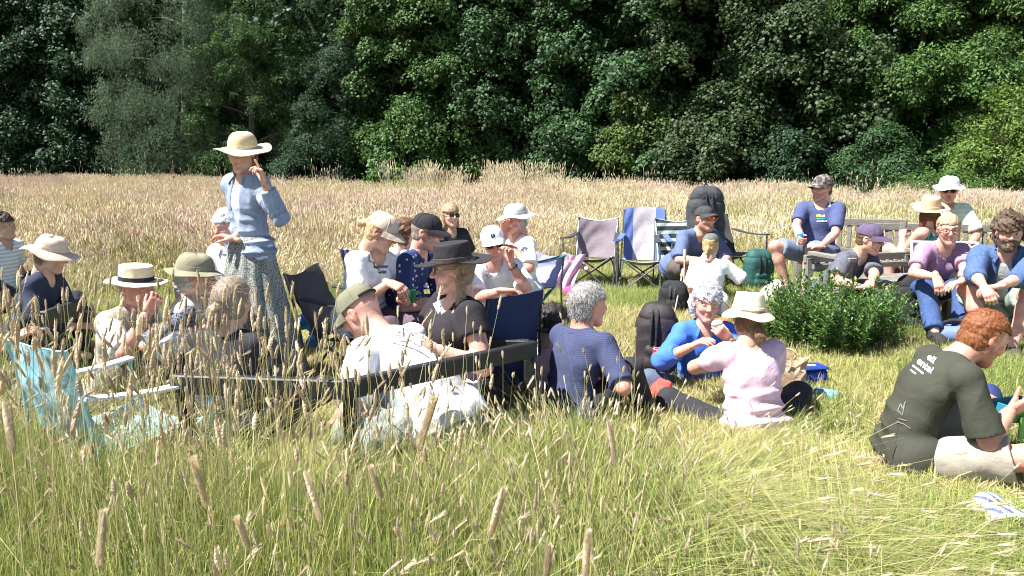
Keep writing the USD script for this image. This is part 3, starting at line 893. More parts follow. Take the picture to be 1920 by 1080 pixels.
def cloth(name, color, pattern=None, color2=None, size=.05, rough=.88, bump=.35, sheen=.0):
    """woven stuff; pattern: dots, stripes (along x), hstripes (along z), check, heather, camo, or none"""
    if name in _mats:
        return _mats[name]
    c, c2 = np.array(color, float), np.array(color if color2 is None else color2, float)
    nodes = {'t': ('texture_coordinate', {}), 'n': ('noise_texture', {'scale': 9.0, 'detail': 5.0, 'roughness': .6}),
             'fl': ('noise_texture', {'scale': 14.0, 'detail': 3.0, 'distortion': .8}), 'wv': ('noise_texture', {'scale': 420.0, 'detail': 1.0}),
             'hm': ('math', {'math_type': 'multiply_add', 'value2': .12}),
             'b': ('bump', {'strength': bump, 'distance': .02}),
             'r': ('rgb_ramp', {'ramp': [(.3, (.86, .86, .86)), (.7, (1.08, 1.08, 1.08))]}), 'x': ('mix', {'mix_type': 'multiply', 'fac': 1.0, 'color1': tuple(c)}),
             'p': ('principled_bsdf', {'roughness': rough, 'specular_ior_level': .25, 'sheen_weight': sheen})}
    links = [('t.object', 'n.vector'), ('t.object', 'fl.vector'), ('t.object', 'wv.vector'), ('wv.fac', 'hm.value1'), ('fl.fac', 'hm.value3'), ('hm.value', 'b.height'), ('b.normal', 'p.normal'), ('n.fac', 'r.fac'), ('r.color', 'x.color2'), ('x.color', 'p.base_color')]
    if pattern == 'dots':
        nodes['v'] = ('voronoi_texture', {'scale': 1 / size, 'randomness': .35}); nodes['pr'] = ('rgb_ramp', {'ramp': [(0, tuple(c2)), (.20, tuple(c2)), (.24, tuple(c)), (1, tuple(c))]})
        links += [('t.object', 'v.vector'), ('v.distance', 'pr.fac'), ('pr.color', 'x.color1')]
    elif pattern == 'flower':
        nodes['v'] = ('voronoi_texture', {'scale': 1 / size, 'randomness': .8, 'feature': 'distance_to_edge'}); nodes['pr'] = ('rgb_ramp', {'ramp': [(0, tuple(c2)), (.10, tuple(c2)), (.16, tuple(c)), (1, tuple(c))]})
        links += [('t.object', 'v.vector'), ('v.distance', 'pr.fac'), ('pr.color', 'x.color1')]
    elif pattern in ('stripes', 'hstripes', 'dstripes'):
        nodes['v'] = ('wave_texture', {'scale': .314 / size, 'bands_direction': {'stripes': 'x', 'hstripes': 'z', 'dstripes': 'diagonal'}[pattern], 'distortion': .6, 'detail_scale': 1.0}); nodes['pr'] = ('rgb_ramp', {'ramp': [(0, tuple(c)), (.55, tuple(c)), (.68, tuple(c2)), (1, tuple(c2))]})
        links += [('t.object', 'v.vector'), ('v.fac', 'pr.fac'), ('pr.color', 'x.color1')]
    elif pattern in ('heather', 'camo'):
        nodes['v'] = ('noise_texture', {'scale': 1 / size, 'detail': 2.0}); nodes['pr'] = ('rgb_ramp', {'ramp': [(.42 if pattern == 'heather' else .48, tuple(c)), (.58 if pattern == 'heather' else .52, tuple(c2))]})
        links += [('t.object', 'v.vector'), ('v.fac', 'pr.fac'), ('pr.color', 'x.color1')]
    _mats[name] = usdkit.material(stage, '/World/Looks/' + name, nodes, links, surface='p.BSDF')
    return _mats[name]


def head_mesh(h, seed=0, fem=False, age=.5, jaw=1.0, nose=1.0, ears=True, smile=0.0):
    """face, skull and ears in their own frame: x to the right, y forward, z up, origin in the middle of the head"""
    F = Field((-.10, -.125, -.15), (.10, .15, .14), h)
    r = np.random.default_rng(seed)
    jw = jaw * (.92 if fem else 1.0)
    F.add(*ell((0, -.014, .030), (.0755, .098, .090)), k=.01)
    F.add(*ell((0, .022, -.012), (.064 * jw, .072, .088)), k=.03)
    F.add(*cone((.036 * jw, .004, -.058), (.014 * jw, .066, -.094), .030, .020 if fem else .023), k=.035)
    F.add(*cone((-.036 * jw, .004, -.058), (-.014 * jw, .066, -.094), .030, .020 if fem else .023), k=.035)
    F.add(*cone((0, -.035, -.05), (0, -.045, -.15), .056, .056), k=.03)
    for s in (-1, 1):
        F.add(*ell((s * .041 * jw, .062, -.018), (.022, .022, .020)), k=.025)          # cheek
        F.add(*cone((s * .012, .083, .036), (s * .046, .066, .037), .010, .009), k=.018)    # brow
        F.add(*ell((s * .031, .096, .016), (.015, .016, .011)), k=.016, cut=True)        # eye socket
        F.add(*ell((s * .031, .0785, .0145), (.014, .011, .0095)), k=.004)                # lids
    n = nose
    F.add(*cone((0, .086, .026), (0, .110 * (.5 + .5 * n), -.014), .0075, .0115), k=.012)
    for s in (-1, 1):
        F.add(*ell((s * .011, .098, -.019), (.0085, .010, .0075)), k=.008)
    F.add(*cone((-.016, .083, -.047), (.016, .083, -.047), .0075, .0075), k=.010)
    F.add(*cone((-.013, .083, -.058), (.013, .083, -.058), .0078, .0078), k=.010)
    F.add(*ell((0, .100, -.0525), (.021 + .004 * smile, .012, .0016)), k=.003, cut=True)
    F.add(*ell((0, .071, -.090), (.017, .016, .015)), k=.018)
    if ears:
        for s in (-1, 1):
            F.add(*ell((s * .0785, -.012, .002), (.009, .020, .032)), k=.008)
            F.add(*ell((s * .0885, -.006, .006), (.007, .010, .017)), k=.004, cut=True)
    v, f = F.mesh()
    return v, f, F


def head_tint(v, base, hair, fem=False, stubble=0.0, brow=True, lips=1.0):
    x, y, z = v.T
    c = np.tile(base, (len(v), 1))

    def mix(w, col):
        c[:] = c * (1 - w[:, None]) + np.asarray(col) * w[:, None]
    red = base * V(1.08, .76, .74)
    mix(.55 * np.exp(-(((np.abs(x) - .040) / .020) ** 2 + ((z + .018) / .020) ** 2)) * (y > .03), red)
    mix(.55 * np.exp(-((x / .016) ** 2 + ((z + .016) / .016) ** 2)) * (y > .085), red)
    mix(.5 * np.clip((np.abs(x) - .076) / .006, 0, 1) * (y < .02), red)
    lip = np.exp(-((x / .021) ** 4 + ((z + .0525) / (.0095)) ** 4)) * (y > .07)
    mix(.75 * lips * lip, base * (V(.92, .52, .50) if fem else V(.88, .60, .56)))
    if stubble:
        w = np.clip((-.022 - z) / .02, 0, 1) * np.clip((y + .02) / .03, 0, 1) * (1 - lip) * (1 - np.exp(-((x / .03) ** 2 + ((z + .030) / .008) ** 2)))
        mix(stubble * w, hair)
    if brow:
        w = np.exp(-(((np.abs(x) - .030) / .017) ** 4 + ((z - .0375 - .05 * (.03 - np.abs(x) * .6)) / .0055) ** 2)) * (y > .05)
        mix(.8 * w, np.asarray(hair) * .8)
    return c


def hair_mesh(h, style, seed, lid=None):
    """hair in the head's frame"""
    t, front, nape, curl, freq, ear = (style.get(k, d) for k, d in (('t', .014), ('front', .068), ('nape', -.075), ('curl', .003), ('freq', 90), ('ear', .012)))
    lo, hi = V(-.14, -.17, -.16), V(.14, .14, .18)
    ex = style.get('extra', ())
    for e in ex:
        lo = np.minimum(lo, np.minimum(e[0], e[1]) - max(e[2], e[3]) - .02); hi = np.maximum(hi, np.maximum(e[0], e[1]) + max(e[2], e[3]) + .02)
    F = Field(lo, hi, h)
    ball = ell((0, -.014, .030), (.0755 + t, .098 + t, .090 + t * 1.1))
    back = ell((0, -.030, -.020), (.066 + t, .070 + t, .085))
    off = V(0, 0, 0)

    def top(p):
        return np.maximum(ball[0](p), front - p[..., 2] + .10 * np.abs(p[..., 1] - .02) * (p[..., 1] < .02) * 0 - .35 * np.maximum(-p[..., 1], 0))

    def rear(p):
        d = np.minimum(ball[0](p), back[0](p))
        return np.maximum(np.maximum(d, p[..., 1] + ear - .25 * np.maximum(p[..., 2], 0)), nape - p[..., 2])
    if not style.get('bald'):
        F.add(top, ball[1], ball[2], k=.01)
    F.add(rear, ball[1] - V(0, 0, .06), ball[2], k=.012)
    for e in ex:
        F.add(*cone(*e), k=.015)
    if lid is not None:
        g = F.pts((slice(None),) * 3)
        F.f = np.maximum(F.f, g[..., 2] - lid[0] + lid[1] * g[..., 1]).astype(np.float32)
    if curl:
        F.displace(lambda p: curl * (wob(p, freq, seed) + .5 * wob(p, freq * 2.1, seed + 1)), .03)
    return F.mesh()


def dome(rx, ry, rz, zc, yc, n=24, m=9, base=0.0, bulge=.75):
    """the crown of a cap, closed"""
    ph = np.linspace(0, np.pi / 2, m)
    th = np.linspace(0, 2 * np.pi, n, endpoint=False)
    g = []
    for p in ph[:-1]:
        cr = np.cos(p) ** bulge
        g.append(np.stack([rx * cr * np.cos(th), yc + ry * cr * np.sin(th), np.full(n, zc + rz * np.sin(p))], 1))
    v = np.vstack(g + [V(0, yc, zc + rz)[None], V(0, yc, zc)[None]])
    k = np.arange(n); f = []
    for i in range(m - 2):
        a, b = i * n + k, i * n + (k + 1) % n
        f += [np.stack([a, b, b + n], 1), np.stack([a, b + n, a + n], 1)]
    e = (m - 2) * n
    f += [np.stack([e + k, e + (k + 1) % n, np.full(n, len(v) - 2)], 1), np.stack([(k + 1) % n, k, np.full(n, len(v) - 1)], 1)]
    return v, np.vstack(f)


def cap_parts(kind='cap', tilt=0.0):
    """[(name, mesh)] of a peaked cap in the head's frame"""
    crown = dome(.0885, .109, .088, .042, -.012)
    r = np.random.default_rng(3)
    crown = (crown[0] + .0022 * wob(crown[0], 40, 5)[:, None] * unit(crown[0] - V(0, 0, .04)), crown[1])
    u = np.linspace(-1, 1, 15); w = np.linspace(0, 1, 6)
    g = np.zeros((15, 6, 3))
    for i, a in enumerate(u):
        ang = a * 1.18
        for j, b in enumerate(w):
            x, y = .0885 * math.sin(ang), -.012 + .109 * math.cos(ang)
            ext = .075 * (1 - a * a) ** .5
            g[i, j] = (x * (1 + .03 * b), y + ext * b, .046 - .020 * a * a * (.3 + b) - .022 * b * b)
    vis = sheet(g[::-1], .004)
    seams = cat_mesh([tube([(math.cos(q) * .0885 * math.cos(p) ** .75 * 1.012, -.012 + math.sin(q) * .109 * math.cos(p) ** .75 * 1.012, .042 + .088 * math.sin(p) * 1.012) for p in np.linspace(.05, 1.5, 8)], .0013, 4) for q in np.arange(6) * math.pi / 3 + .52])
    but = trimesh.creation.icosphere(1, .008); but.apply_scale([1, 1, .5]); but.apply_translation([0, -.012, .131])
    return [('crown', crown), ('visor', vis), ('button', (np.array(but.vertices), np.array(but.faces))), ('seam', seams)]


def brim_hat(crown_h=.095, top_r=.078, base_r=.092, brim=.07, droop=.02, wave=.008, flat_top=False, seed=1, up_side=0.0, fb=1.12, zc=.052, waves=3, crease=0.0):
    """(hat, band) of a brimmed hat in the head's frame"""
    r = np.random.default_rng(seed)
    n = 48
    th = np.linspace(0, 2 * np.pi, n, endpoint=False)
    prof = []
    m = 9
    for k in range(m):
        t = k / (m - 1)
        if flat_top:
            prof.append((base_r + (top_r - base_r) * t, crown_h * t))
        else:
            a = t * math.pi / 2
            prof.append((base_r * math.cos(a) ** .55 + 1e-3 if t < 1 else .004, crown_h * math.sin(a) ** .9))
    if flat_top:
        prof[-1] = (top_r * .985, crown_h * .975)
        prof += [(top_r * .93, crown_h), (top_r * .5, crown_h * .99), (.004, crown_h * .985)]
    outer = [(base_r + brim * t, -droop * t ** 1.6) for t in np.linspace(1, 0, 8)[:-1]]
    under = [(base_r * .96, -.004)] + [(base_r + brim * t, -droop * t ** 1.6 - .0045) for t in np.linspace(.12, 1, 7)]
    inside = [(.004, crown_h * .9), (base_r * .8, crown_h * .62), (base_r * .95, .02)]
    allp = inside + under + outer + prof
    ph = r.uniform(0, 6.28, 3)
    g = []
    for R_, z in allp:
        t = np.clip((R_ - base_r) / max(brim, 1e-6), 0, 1)
        dz = wave * t * (np.sin(waves * th + ph[0]) + .5 * np.sin((waves + 2) * th + ph[1])) + up_side * t * np.cos(th) ** 2
        cz = crease * np.clip(z / crown_h, 0, 1) ** 2 * (np.sin(2 * th + ph[2]) * .5 + np.sin(5 * th + ph[1]) * .3)
        g.append(np.stack([R_ * np.cos(th), R_ * fb * np.sin(th) - .010, zc + z + dz + cz], 1))
    v = np.vstack(g); k = np.arange(n); f = []
    for i in range(len(allp) - 1):
        a, b = i * n + k, i * n + (k + 1) % n
        f += [np.stack([a, b, b + n], 1), np.stack([a, b + n, a + n], 1)]
    band = []
    for R_, z in ((1.0, .001), (1.025, .002), (1.03, .024), (1.0, .026)):
        q = base_r * (1 if not flat_top else 1 - (1 - top_r / base_r) * z / crown_h)
        q = q * R_ * (math.cos(math.asin(min(1, z / crown_h))) ** .55 if not flat_top else 1)
        band.append(np.stack([q * np.cos(th), q * fb * np.sin(th) - .010, np.full(n, zc + z)], 1))
    bv = np.vstack(band); bf = []
    for i in range(4):
        a, b = i * n + k, i * n + (k + 1) % n
        c_, d_ = (a + n) % (4 * n), (b + n) % (4 * n)
        bf += [np.stack([a, b, d_], 1), np.stack([a, d_, c_], 1)]
    return (v, np.vstack(f)), (bv, np.vstack(bf))


def hand_mesh(h, wrist, d, nrm, side, s, curl=.35, spread=.12, thumb=.5, fist=None):
    """palm, four fingers and a thumb; d: where the fingers go, nrm: out of the palm, side: +1 for a right hand"""
    d = unit(d); nrm = unit(nrm - (nrm @ d) * d)
    lat = np.cross(d, nrm) * side                                      # towards the thumb
    cur = fist if fist is not None else [curl, curl * 1.05, curl * 1.15, curl * 1.25]
    P = lambda a, b, c: wrist + s * (a * d + b * lat + c * nrm)
    prims = [(P(-.03, 0, 0), P(.012, 0, 0), .025 * s, .024 * s, .72, nrm)]
    for b in (-.026, -.009, .009, .026):
        prims.append((P(.015, b * .75, 0), P(.082, b, -.003), .0145 * s, .0125 * s, None, None))
    for k, (b, L, r0) in enumerate(zip((.029, .010, -.010, -.028), (.072, .080, .074, .058), (.0092, .0094, .0090, .0080))):
        p = P(.086, b, 0)
        ang, out = 0.0, spread * (1.5 - k) * .35
        for q, (fr, rr) in enumerate(((.44, 1), (.31, .92), (.25, .82))):
            ang += cur[k] * (1.0, 1.15, .8)[q]
            dv = math.cos(ang) * d + math.sin(ang) * nrm + out * lat * math.cos(ang)
            e = p + s * L * fr * unit(dv)
            prims.append((p, e, r0 * rr * s, r0 * rr * .93 * s, None, None))
            p = e
    p = P(.018, .022, .006)
    tv = unit(.72 * d + (.75 - .45 * thumb) * lat + (.15 + .6 * thumb) * nrm)
    prims.append((P(.0, .010, .004), p + s * .026 * tv, .0145 * s, .0125 * s, None, None))
    p = p + s * .026 * tv
    for L, rr, add in ((.033, .0105, .25), (.026, .0092, .45)):
        tv = unit(tv + add * thumb * (.6 * d + .5 * nrm - .35 * lat))
        e = p + s * L * tv
        prims.append((p, e, rr * s, rr * .9 * s, None, None))
        p = e
    pts = np.array([x[k] for x in prims for k in (0, 1)])
    F = Field(pts.min(0) - .03, pts.max(0) + .03, h)
    for k, (a, b, ra, rb, fl, n) in enumerate(prims):
        F.add(*cone(a, b, ra, rb, fl, n), k=.014 if k < 5 else .005, m=.02)
    return F.mesh()


def glasses_parts(kind):
    """[(name, mesh)] in the head's frame"""
    out = []
    for s in (-1, 1):
        th = np.linspace(0, 2 * np.pi, 17)
        w, hh = (.027, .020) if kind == 'sun' else (.023, .018)
        ring = np.stack([s * .032 + w * np.sign(np.cos(th)) * np.abs(np.cos(th)) ** .8, .100 - .35 * (np.abs(s * .032 + w * np.cos(th)) ** 2) * 10 * .6, .014 + hh * np.sign(np.sin(th)) * np.abs(np.sin(th)) ** .8], 1)
        out.append(('frame', tube(ring, .0022 if kind == 'sun' else .0016, 6)))
        c = ring[:-1].mean(0)
        v = np.vstack([c + V(0, .003, 0), ring[:-1], ring[:-1] - V(0, .0025, 0), c - V(0, .001, 0)])
        n = 16; k = np.arange(n)
        f = np.vstack([np.stack([np.zeros(n, int), 1 + (k + 1) % n, 1 + k], 1), np.stack([1 + k, 1 + (k + 1) % n, 1 + n + (k + 1) % n], 1), np.stack([1 + k, 1 + n + (k + 1) % n, 1 + n + k], 1), np.stack([np.full(n, 2 * n + 1), 1 + n + k, 1 + n + (k + 1) % n], 1)])
        out.append(('lens', (v, f)))
        out.append(('temple', tube([(s * .058, .090, .018), (s * .076, .045, .018), (s * .084, -.005, .016), (s * .083, -.02, .004)], .0022, 5)))
    out.append(('bridge', tube([(-.010, .100, .020), (0, .103, .023), (.010, .100, .020)], .002, 5)))
    return out


lens_dark = mat('dark_lens', (.012, .010, .010), .08, 0, spec=.6)
lens_red = mat('mirror_red_lens', (.75, .13, .02), .12, .3, 60, metal=.85)
lens_clear = usdkit.material(stage, '/World/Looks/clear_lens', {'f': ('fresnel', {'IOR': 1.5}), 't': ('transparent_bsdf', {}), 'g': ('glossy_bsdf', {'roughness': .03, 'color': (1, 1, 1)}), 'x': ('mix_closure', {})}, [('f.fac', 'x.fac'), ('t.BSDF', 'x.closure1'), ('g.BSDF', 'x.closure2')], surface='x.closure')
frame_dark = mat('dark_frame', (.02, .018, .018), .3, 0)
frame_metal = mat('metal_frame', (.35, .30, .25), .35, 0, metal=.7)
eyem = usdkit.material(stage, '/World/Looks/eyeball', {'a': ('attribute', {'attribute': 'tint'}), 'p': ('principled_bsdf', {'roughness': .12})}, [('a.color', 'p.base_color')], surface='p.BSDF')
POSES = {}


def person(key, label, head, d, yaw, lean=10, curve=0, hyaw=0, hpitch=0, hroll=0, side=0, s=1.0, bulk=1.0, fem=False, skin='fair', hair=None, hairc=(.08, .05, .03), top=None, bottom=None, shoes=None, larm=None, rarm=None, lleg=None, rleg=None,
           hat=None, glasses=None, stubble=0.0, beard=None, bust=0.0, belly=0.0, head_s=1.0, group=None, neck=0, group_extra=None, jaw=1.0, nose=1.0, brow=True, smile=0.0, skirt=None, sling=1.0):
    """One person. head: place of the head in the picture, d: its distance; yaw: the way the body faces (0 away from the viewer, 90 to the right, 180 to the viewer), lean: how far the back tips forward, curve: how much more the upper back does.
    Arms: dict(to=('p', px, py, nearer) or ('l', right, forward, up from the hip), el=hint for the elbow (right, forward, up), hd / pn = fingers and palm directions, curl). Legs likewise."""
    res = float(np.clip(.0021 * d, .0070, .0150))
    hres = float(np.clip(.00110 * d, .0038, .0075))
    ya = math.radians(yaw)
    F_, R_, U_ = V(math.sin(ya), math.cos(ya), 0), V(math.cos(ya), -math.sin(ya), 0), V(0, 0, 1)
    def tip(a, b=0.0):
        a, b = math.radians(a), math.radians(b)
        return unit(U_ * math.cos(a) * math.cos(b) + F_ * math.sin(a) + R_ * math.sin(b))
    u1, u2, u3 = tip(lean - curve * .5, side), tip(lean + curve * .2, side), tip(lean + curve * .7, side)
    un = tip((lean + curve) * .55 + hpitch * .35 + neck, side * .5 + hroll * .3)
    Hc = at(head[0], head[1], d)
    hs = s * head_s
    N = Hc - un * .150 * hs - F_ * .012 * s
    C = N - u3 * .17 * s
    W = C - u2 * .18 * s
    P0 = W - u1 * .16 * s
    f1, f3 = unit(F_ - (F_ @ u1) * u1), unit(F_ - (F_ @ u3) * u3)
    f2 = unit(F_ - (F_ @ u2) * u2)
    R2 = unit(np.cross(f3, u3))
    wd = (.145 if fem else .166) * s * (1 + .35 * (bulk - 1))
    loc = lambda t: P0 + s * (t[0] * R_ + t[1] * F_ + t[2] * U_)
    def target(t):
        if t[0] == 'p':
            return at(t[1], t[2], d + t[3])
        return loc(t[1:])
    dirl = lambda t: unit(t[0] * R_ + t[1] * F_ + t[2] * U_)
    A = {}
    for nm, sg, arm in (('l', -1, larm), ('r', 1, rarm)):
        sh = N + sg * wd * R2 - .05 * s * u3 + (arm or {}).get('fwd', .015) * s * f3
        if arm is None:
            arm = {'to': ('l', sg * .24, .12, .05)}
        w = target(arm['to'])
        hint = dirl(arm.get('el', (sg * .6, -.7, -.4)))
        e, w = ik(sh, w, .285 * s, .245 * s, hint)
        A[nm] = (sh, e, w, arm)
    Lg = {}
    for nm, sg, leg in (('l', -1, lleg), ('r', 1, rleg)):
        hp = P0 + sg * .095 * s * R_
        if leg is None:
            leg = {'to': ('l', sg * .10, .45, -.40)}
        a = target(leg['to'])
        k, a = ik(hp, a, .43 * s, .41 * s, dirl(leg.get('kn', (sg * .15, .8, .8))))
        Lg[nm] = (hp, k, a, leg)
    POSES[key] = dict(P0=P0, N=N, Hc=Hc, A=A, L=Lg, R=R_, F=F_, C=C, W=W, u3=u3, f3=f3)
    base = V(P0[0], P0[1], float(gz(P0[0], P0[1])))
    t = thing('person', label, 'person', base, group)
    b = bulk
    def torso(F, g, k=.03, hips=True, chest=True):
        if hips:
            F.add(*cone(P0 - .085 * s * R_, P0 + .085 * s * R_, (.105 * b) * s + g, (.105 * b) * s + g), k=k)
            F.add(*cone(P0, W, (.150 if fem else .140) * s * b + g, .128 * s * b + g, .74, f1), k=k)
        if chest:
            F.add(*cone(W, C, .128 * s * b + g, .150 * s * (.6 + .4 * b) + g, .70, f2), k=k)
            F.add(*cone(C, N - .045 * s * u3, .150 * s * (.6 + .4 * b) + g, .085 * s + g, .66, f3), k=k)
            F.add(*cone(N - .055 * s * u3 - wd * .92 * R2, N - .055 * s * u3 + wd * .92 * R2, .058 * s + g, .058 * s + g), k=k + .01)
            if bust:
                for q in (-1, 1):
                    F.add(*ell(C + s * (.012 * u3 + q * .068 * R2 + .082 * f3), V(.070, .070, .072) * s * bust + g), k=.03)
            if belly:
                F.add(*ell(W + s * (.02 * u1 + .075 * f1), V(.12, .12, .12) * s * belly + g), k=.04)
    # ---- the body, one surface
    pts = [P0, N, Hc] + [x for a in A.values() for x in a[:3]] + [x for l in Lg.values() for x in l[:3]]
    lo, hi = np.min(pts, 0) - .2, np.max(pts, 0) + .2
    B = Field(lo, hi, max(min(res * 1.5, .0185), .011))
    torso(B, 0)
    B.add(*cone(N - .03 * s * u3, Hc - un * .03 * hs - F_ * .02 * hs, .062 * s * (.92 if fem else 1), .053 * hs), k=.03)
    for sh, e, w, arm in A.values():
        B.add(*cone(sh, e, .052 * s * (.5 + .5 * b) * (.93 if fem else 1), .040 * s * (.6 + .4 * b)), k=.03)
        B.add(*cone(e, e + (w - e) * .35, .040 * s * (.6 + .4 * b), .041 * s * (.6 + .4 * b)), k=.012)
        B.add(*cone(e + (w - e) * .3, w, .041 * s * (.6 + .4 * b), .0275 * s), k=.012)
    for hp, k, a, leg in Lg.values():
        B.add(*cone(hp, k, .085 * s * (.4 + .6 * b), .058 * s), k=.03)
        B.add(*ell(k, V(.058, .058, .058) * s), k=.02)
        B.add(*cone(k, k + (a - k) * .35, .052 * s, .056 * s), k=.02)
        B.add(*cone(k + (a - k) * .3, a, .056 * s, .037 * s), k=.02)
        ft = dirl(leg['foot']) if 'foot' in leg else unit(F_ * .9 + .25 * unit((k - a) * V(1, 1, 0)))
        B.add(*cone(a - .03 * s * ft - .03 * s * U_ * (leg.get('flat', 1)), a + .14 * s * ft - .045 * s * U_ * leg.get('flat', 1), .038 * s, .030 * s), k=.02)
        leg['_ft'] = ft
    bv, bf = B.mesh()
    sk = SKIN[skin]
    tints = [np.tile(sk, (len(bv), 1))]
    knee = np.zeros(len(bv))
    for hp, k, a, leg in Lg.values():
        knee = np.maximum(knee, np.exp(-(((bv - k) ** 2).sum(1)) / (.06 * s) ** 2))
    for sh, e, w, arm in A.values():
        knee = np.maximum(knee, np.exp(-(((bv - e) ** 2).sum(1)) / (.045 * s) ** 2))
    tints[0] = tints[0] * (1 - .3 * knee[:, None]) + .3 * knee[:, None] * sk * V(1.02, .78, .74)
    meshes = [(bv, bf)]
    # head
    hy = math.radians(yaw + hyaw)
    hF, hR = V(math.sin(hy), math.cos(hy), 0), V(math.cos(hy), -math.sin(hy), 0)
    pt, rl = math.radians(hpitch), math.radians(hroll)
    hF2 = hF * math.cos(pt) - U_ * math.sin(pt); hU = hF * math.sin(pt) + U_ * math.cos(pt)
    hR2, hU2 = hR * math.cos(rl) - hU * math.sin(rl), hU * math.cos(rl) + hR * math.sin(rl)
    M = np.stack([hR2, hF2, hU2], 1)
    to_w = lambda v: np.asarray(v) @ M.T * hs + Hc
    seed = sum(map(ord, key))
    hv, hf, HF = head_mesh(hres / hs, seed, fem, jaw=jaw, nose=nose, ears=(hair or {}).get('ears', True), smile=smile)
    tints.append(head_tint(hv, sk, np.array(hairc), fem, stubble, brow))
    meshes.append((to_w(hv), hf))
    for nm, sg in (('l', -1), ('r', 1)):
        sh, e, w, arm = A[nm]
        fd = unit(w - e)
        hd = dirl(arm['hd']) if 'hd' in arm else fd
        pn = dirl(arm['pn']) if 'pn' in arm else V(0, 0, -1) + .4 * (-sg) * R_
        if abs(pn @ hd) > .95:
            pn = pn + F_ * .5
        m = hand_mesh(max(hres * 1.1, .0044), w + fd * .01 * s, hd, pn, sg, s * arm.get('hs', 1.0), arm.get('curl', .35), arm.get('spread', .15), arm.get('thumb', .5), arm.get('fist'))
        meshes.append(m)
        tc = np.tile(sk * V(1.0, .90, .88), (len(m[0]), 1))
        tints.append(tc)
    part('body', cat_mesh(meshes), skinm, t, smooth=True, tint=np.vstack(tints))
    # eyes
    if not (glasses and glasses[0] == 'sun') and hyaw + yaw is not None and (M[:, 1] @ V(0, 1, 0)) < .75:
        for q in (-1, 1):
            e = trimesh.creation.icosphere(2, .0100)
            ev = np.array(e.vertices)
            iris = ev[:, 1] > .0058
            tc = np.where(iris[:, None], V(.035, .030, .025), V(.55, .50, .46))
            part('eye', (to_w(ev + V(q * .031, .0785, .0145)), np.array(e.faces)), eyem, t, smooth=True, tint=tc)
    # hair
    if hair is not None:
        hm = hairmat(hair.get('mat', 'hair_' + key), hairc, .2 if min(hairc) > .3 else .45)
        v, f = hair_mesh(max(hres, .0045) / hs, hair, seed, (.056, math.tan(math.radians((hat[2] if len(hat) > 2 else {}).get('tilt', 0)))) if hat else None)
        hp_ = part('hair', (to_w(v), f), hm, t, smooth=True)
        if hair.get('fuzz'):
            rr = np.random.default_rng(seed + 9)
            hw = to_w(v)
            n_ = hair['fuzz']
            pick = rr.integers(0, len(hw), n_)
            tm = trimesh.Trimesh(hw, f, process=False)
            nv = np.array(tm.vertex_normals)[pick]
            L = hair.get('fl', .02)
            cur = hair.get('fcurl', .5)
            p0 = hw[pick] - nv * .003
            dirs = unit(nv + cur * rr.normal(0, 1, nv.shape) + V(0, 0, -hair.get('fdown', .3)))
            dr2 = unit(dirs + cur * rr.normal(0, 1, nv.shape) + V(0, 0, -hair.get('fdown', .3)) - .2 * nv)
            p1 = p0 + dirs * L * .5; p2 = p1 + dr2 * L * .5
            side_ = unit(np.cross(dirs, rr.normal(0, 1, nv.shape))) * .0011
            vv = np.stack([p0 - side_, p0 + side_, p1 - side_ * .8, p1 + side_ * .8, p2], 1).reshape(-1, 3)
            kk = np.arange(n_)[:, None] * 5
            ff = np.vstack([kk + V(0, 1, 3).astype(int), kk + V(0, 3, 2).astype(int), kk + V(2, 3, 4).astype(int)])
            part('hair_wisps', (vv, ff), hm, hp_)
            hp_.GetStage().GetPrimAtPath(hp_.GetPath().AppendChild('hair_wisps')).SetCustomDataByKey('kind', 'stuff')
    if beard:
        Fb = Field((-.11, -.05, -.17), (.11, .15, .02), max(hres, .0042))
        t_ = beard.get('t', .010)
        jb = [cone((q * .036, .004, -.058), (q * .014, .066, -.094), .031 + t_, .022 + t_) for q in (-1, 1)]
        for x in jb:
            Fb.add(*x, k=.02)
        Fb.add(*ell((0, .022, -.012), (.064 + t_ * .5, .072 + t_ * .6, .088 + t_)), k=.01)
        Fb.add(lambda p: -np.minimum(np.minimum(-.026 - p[..., 2] - .25 * np.abs(p[..., 0]) * 0 + .9 * np.clip(np.abs(p[..., 0]) - .035, 0, 1), p[..., 1] + .006), 1), (-.2, -.2, -.2), (.2, .2, .2), k=.006, cut=True) if False else None
        g = Fb.pts((slice(None),) * 3)
        keep = np.maximum(p_ := (g[..., 2] + .030 - .9 * np.clip(np.abs(g[..., 0]) - .035, 0, .05)), -(g[..., 1] + .004))
        mouth = ell((0, .100, -.0525), (.018, .03, .009))[0](g)
        Fb.f = np.maximum(np.maximum(Fb.f, keep), -mouth).astype(np.float32)
        Fb.displace(lambda p: .0035 * wob(p, 160, 4), .02)
        v, f = Fb.mesh()
        part('beard', (to_w(v), f), hairmat('hair_' + key, hairc), t, smooth=True)
    if glasses:
        gp = None
        for nm, m in glasses_parts(glasses[0]):
            mt = {'lens': glasses[1], }.get(nm, glasses[2])
            q = part('glasses' if gp is None else nm, (to_w(m[0]), m[1]), mt, t if gp is None else gp, smooth=40)
            gp = gp or q
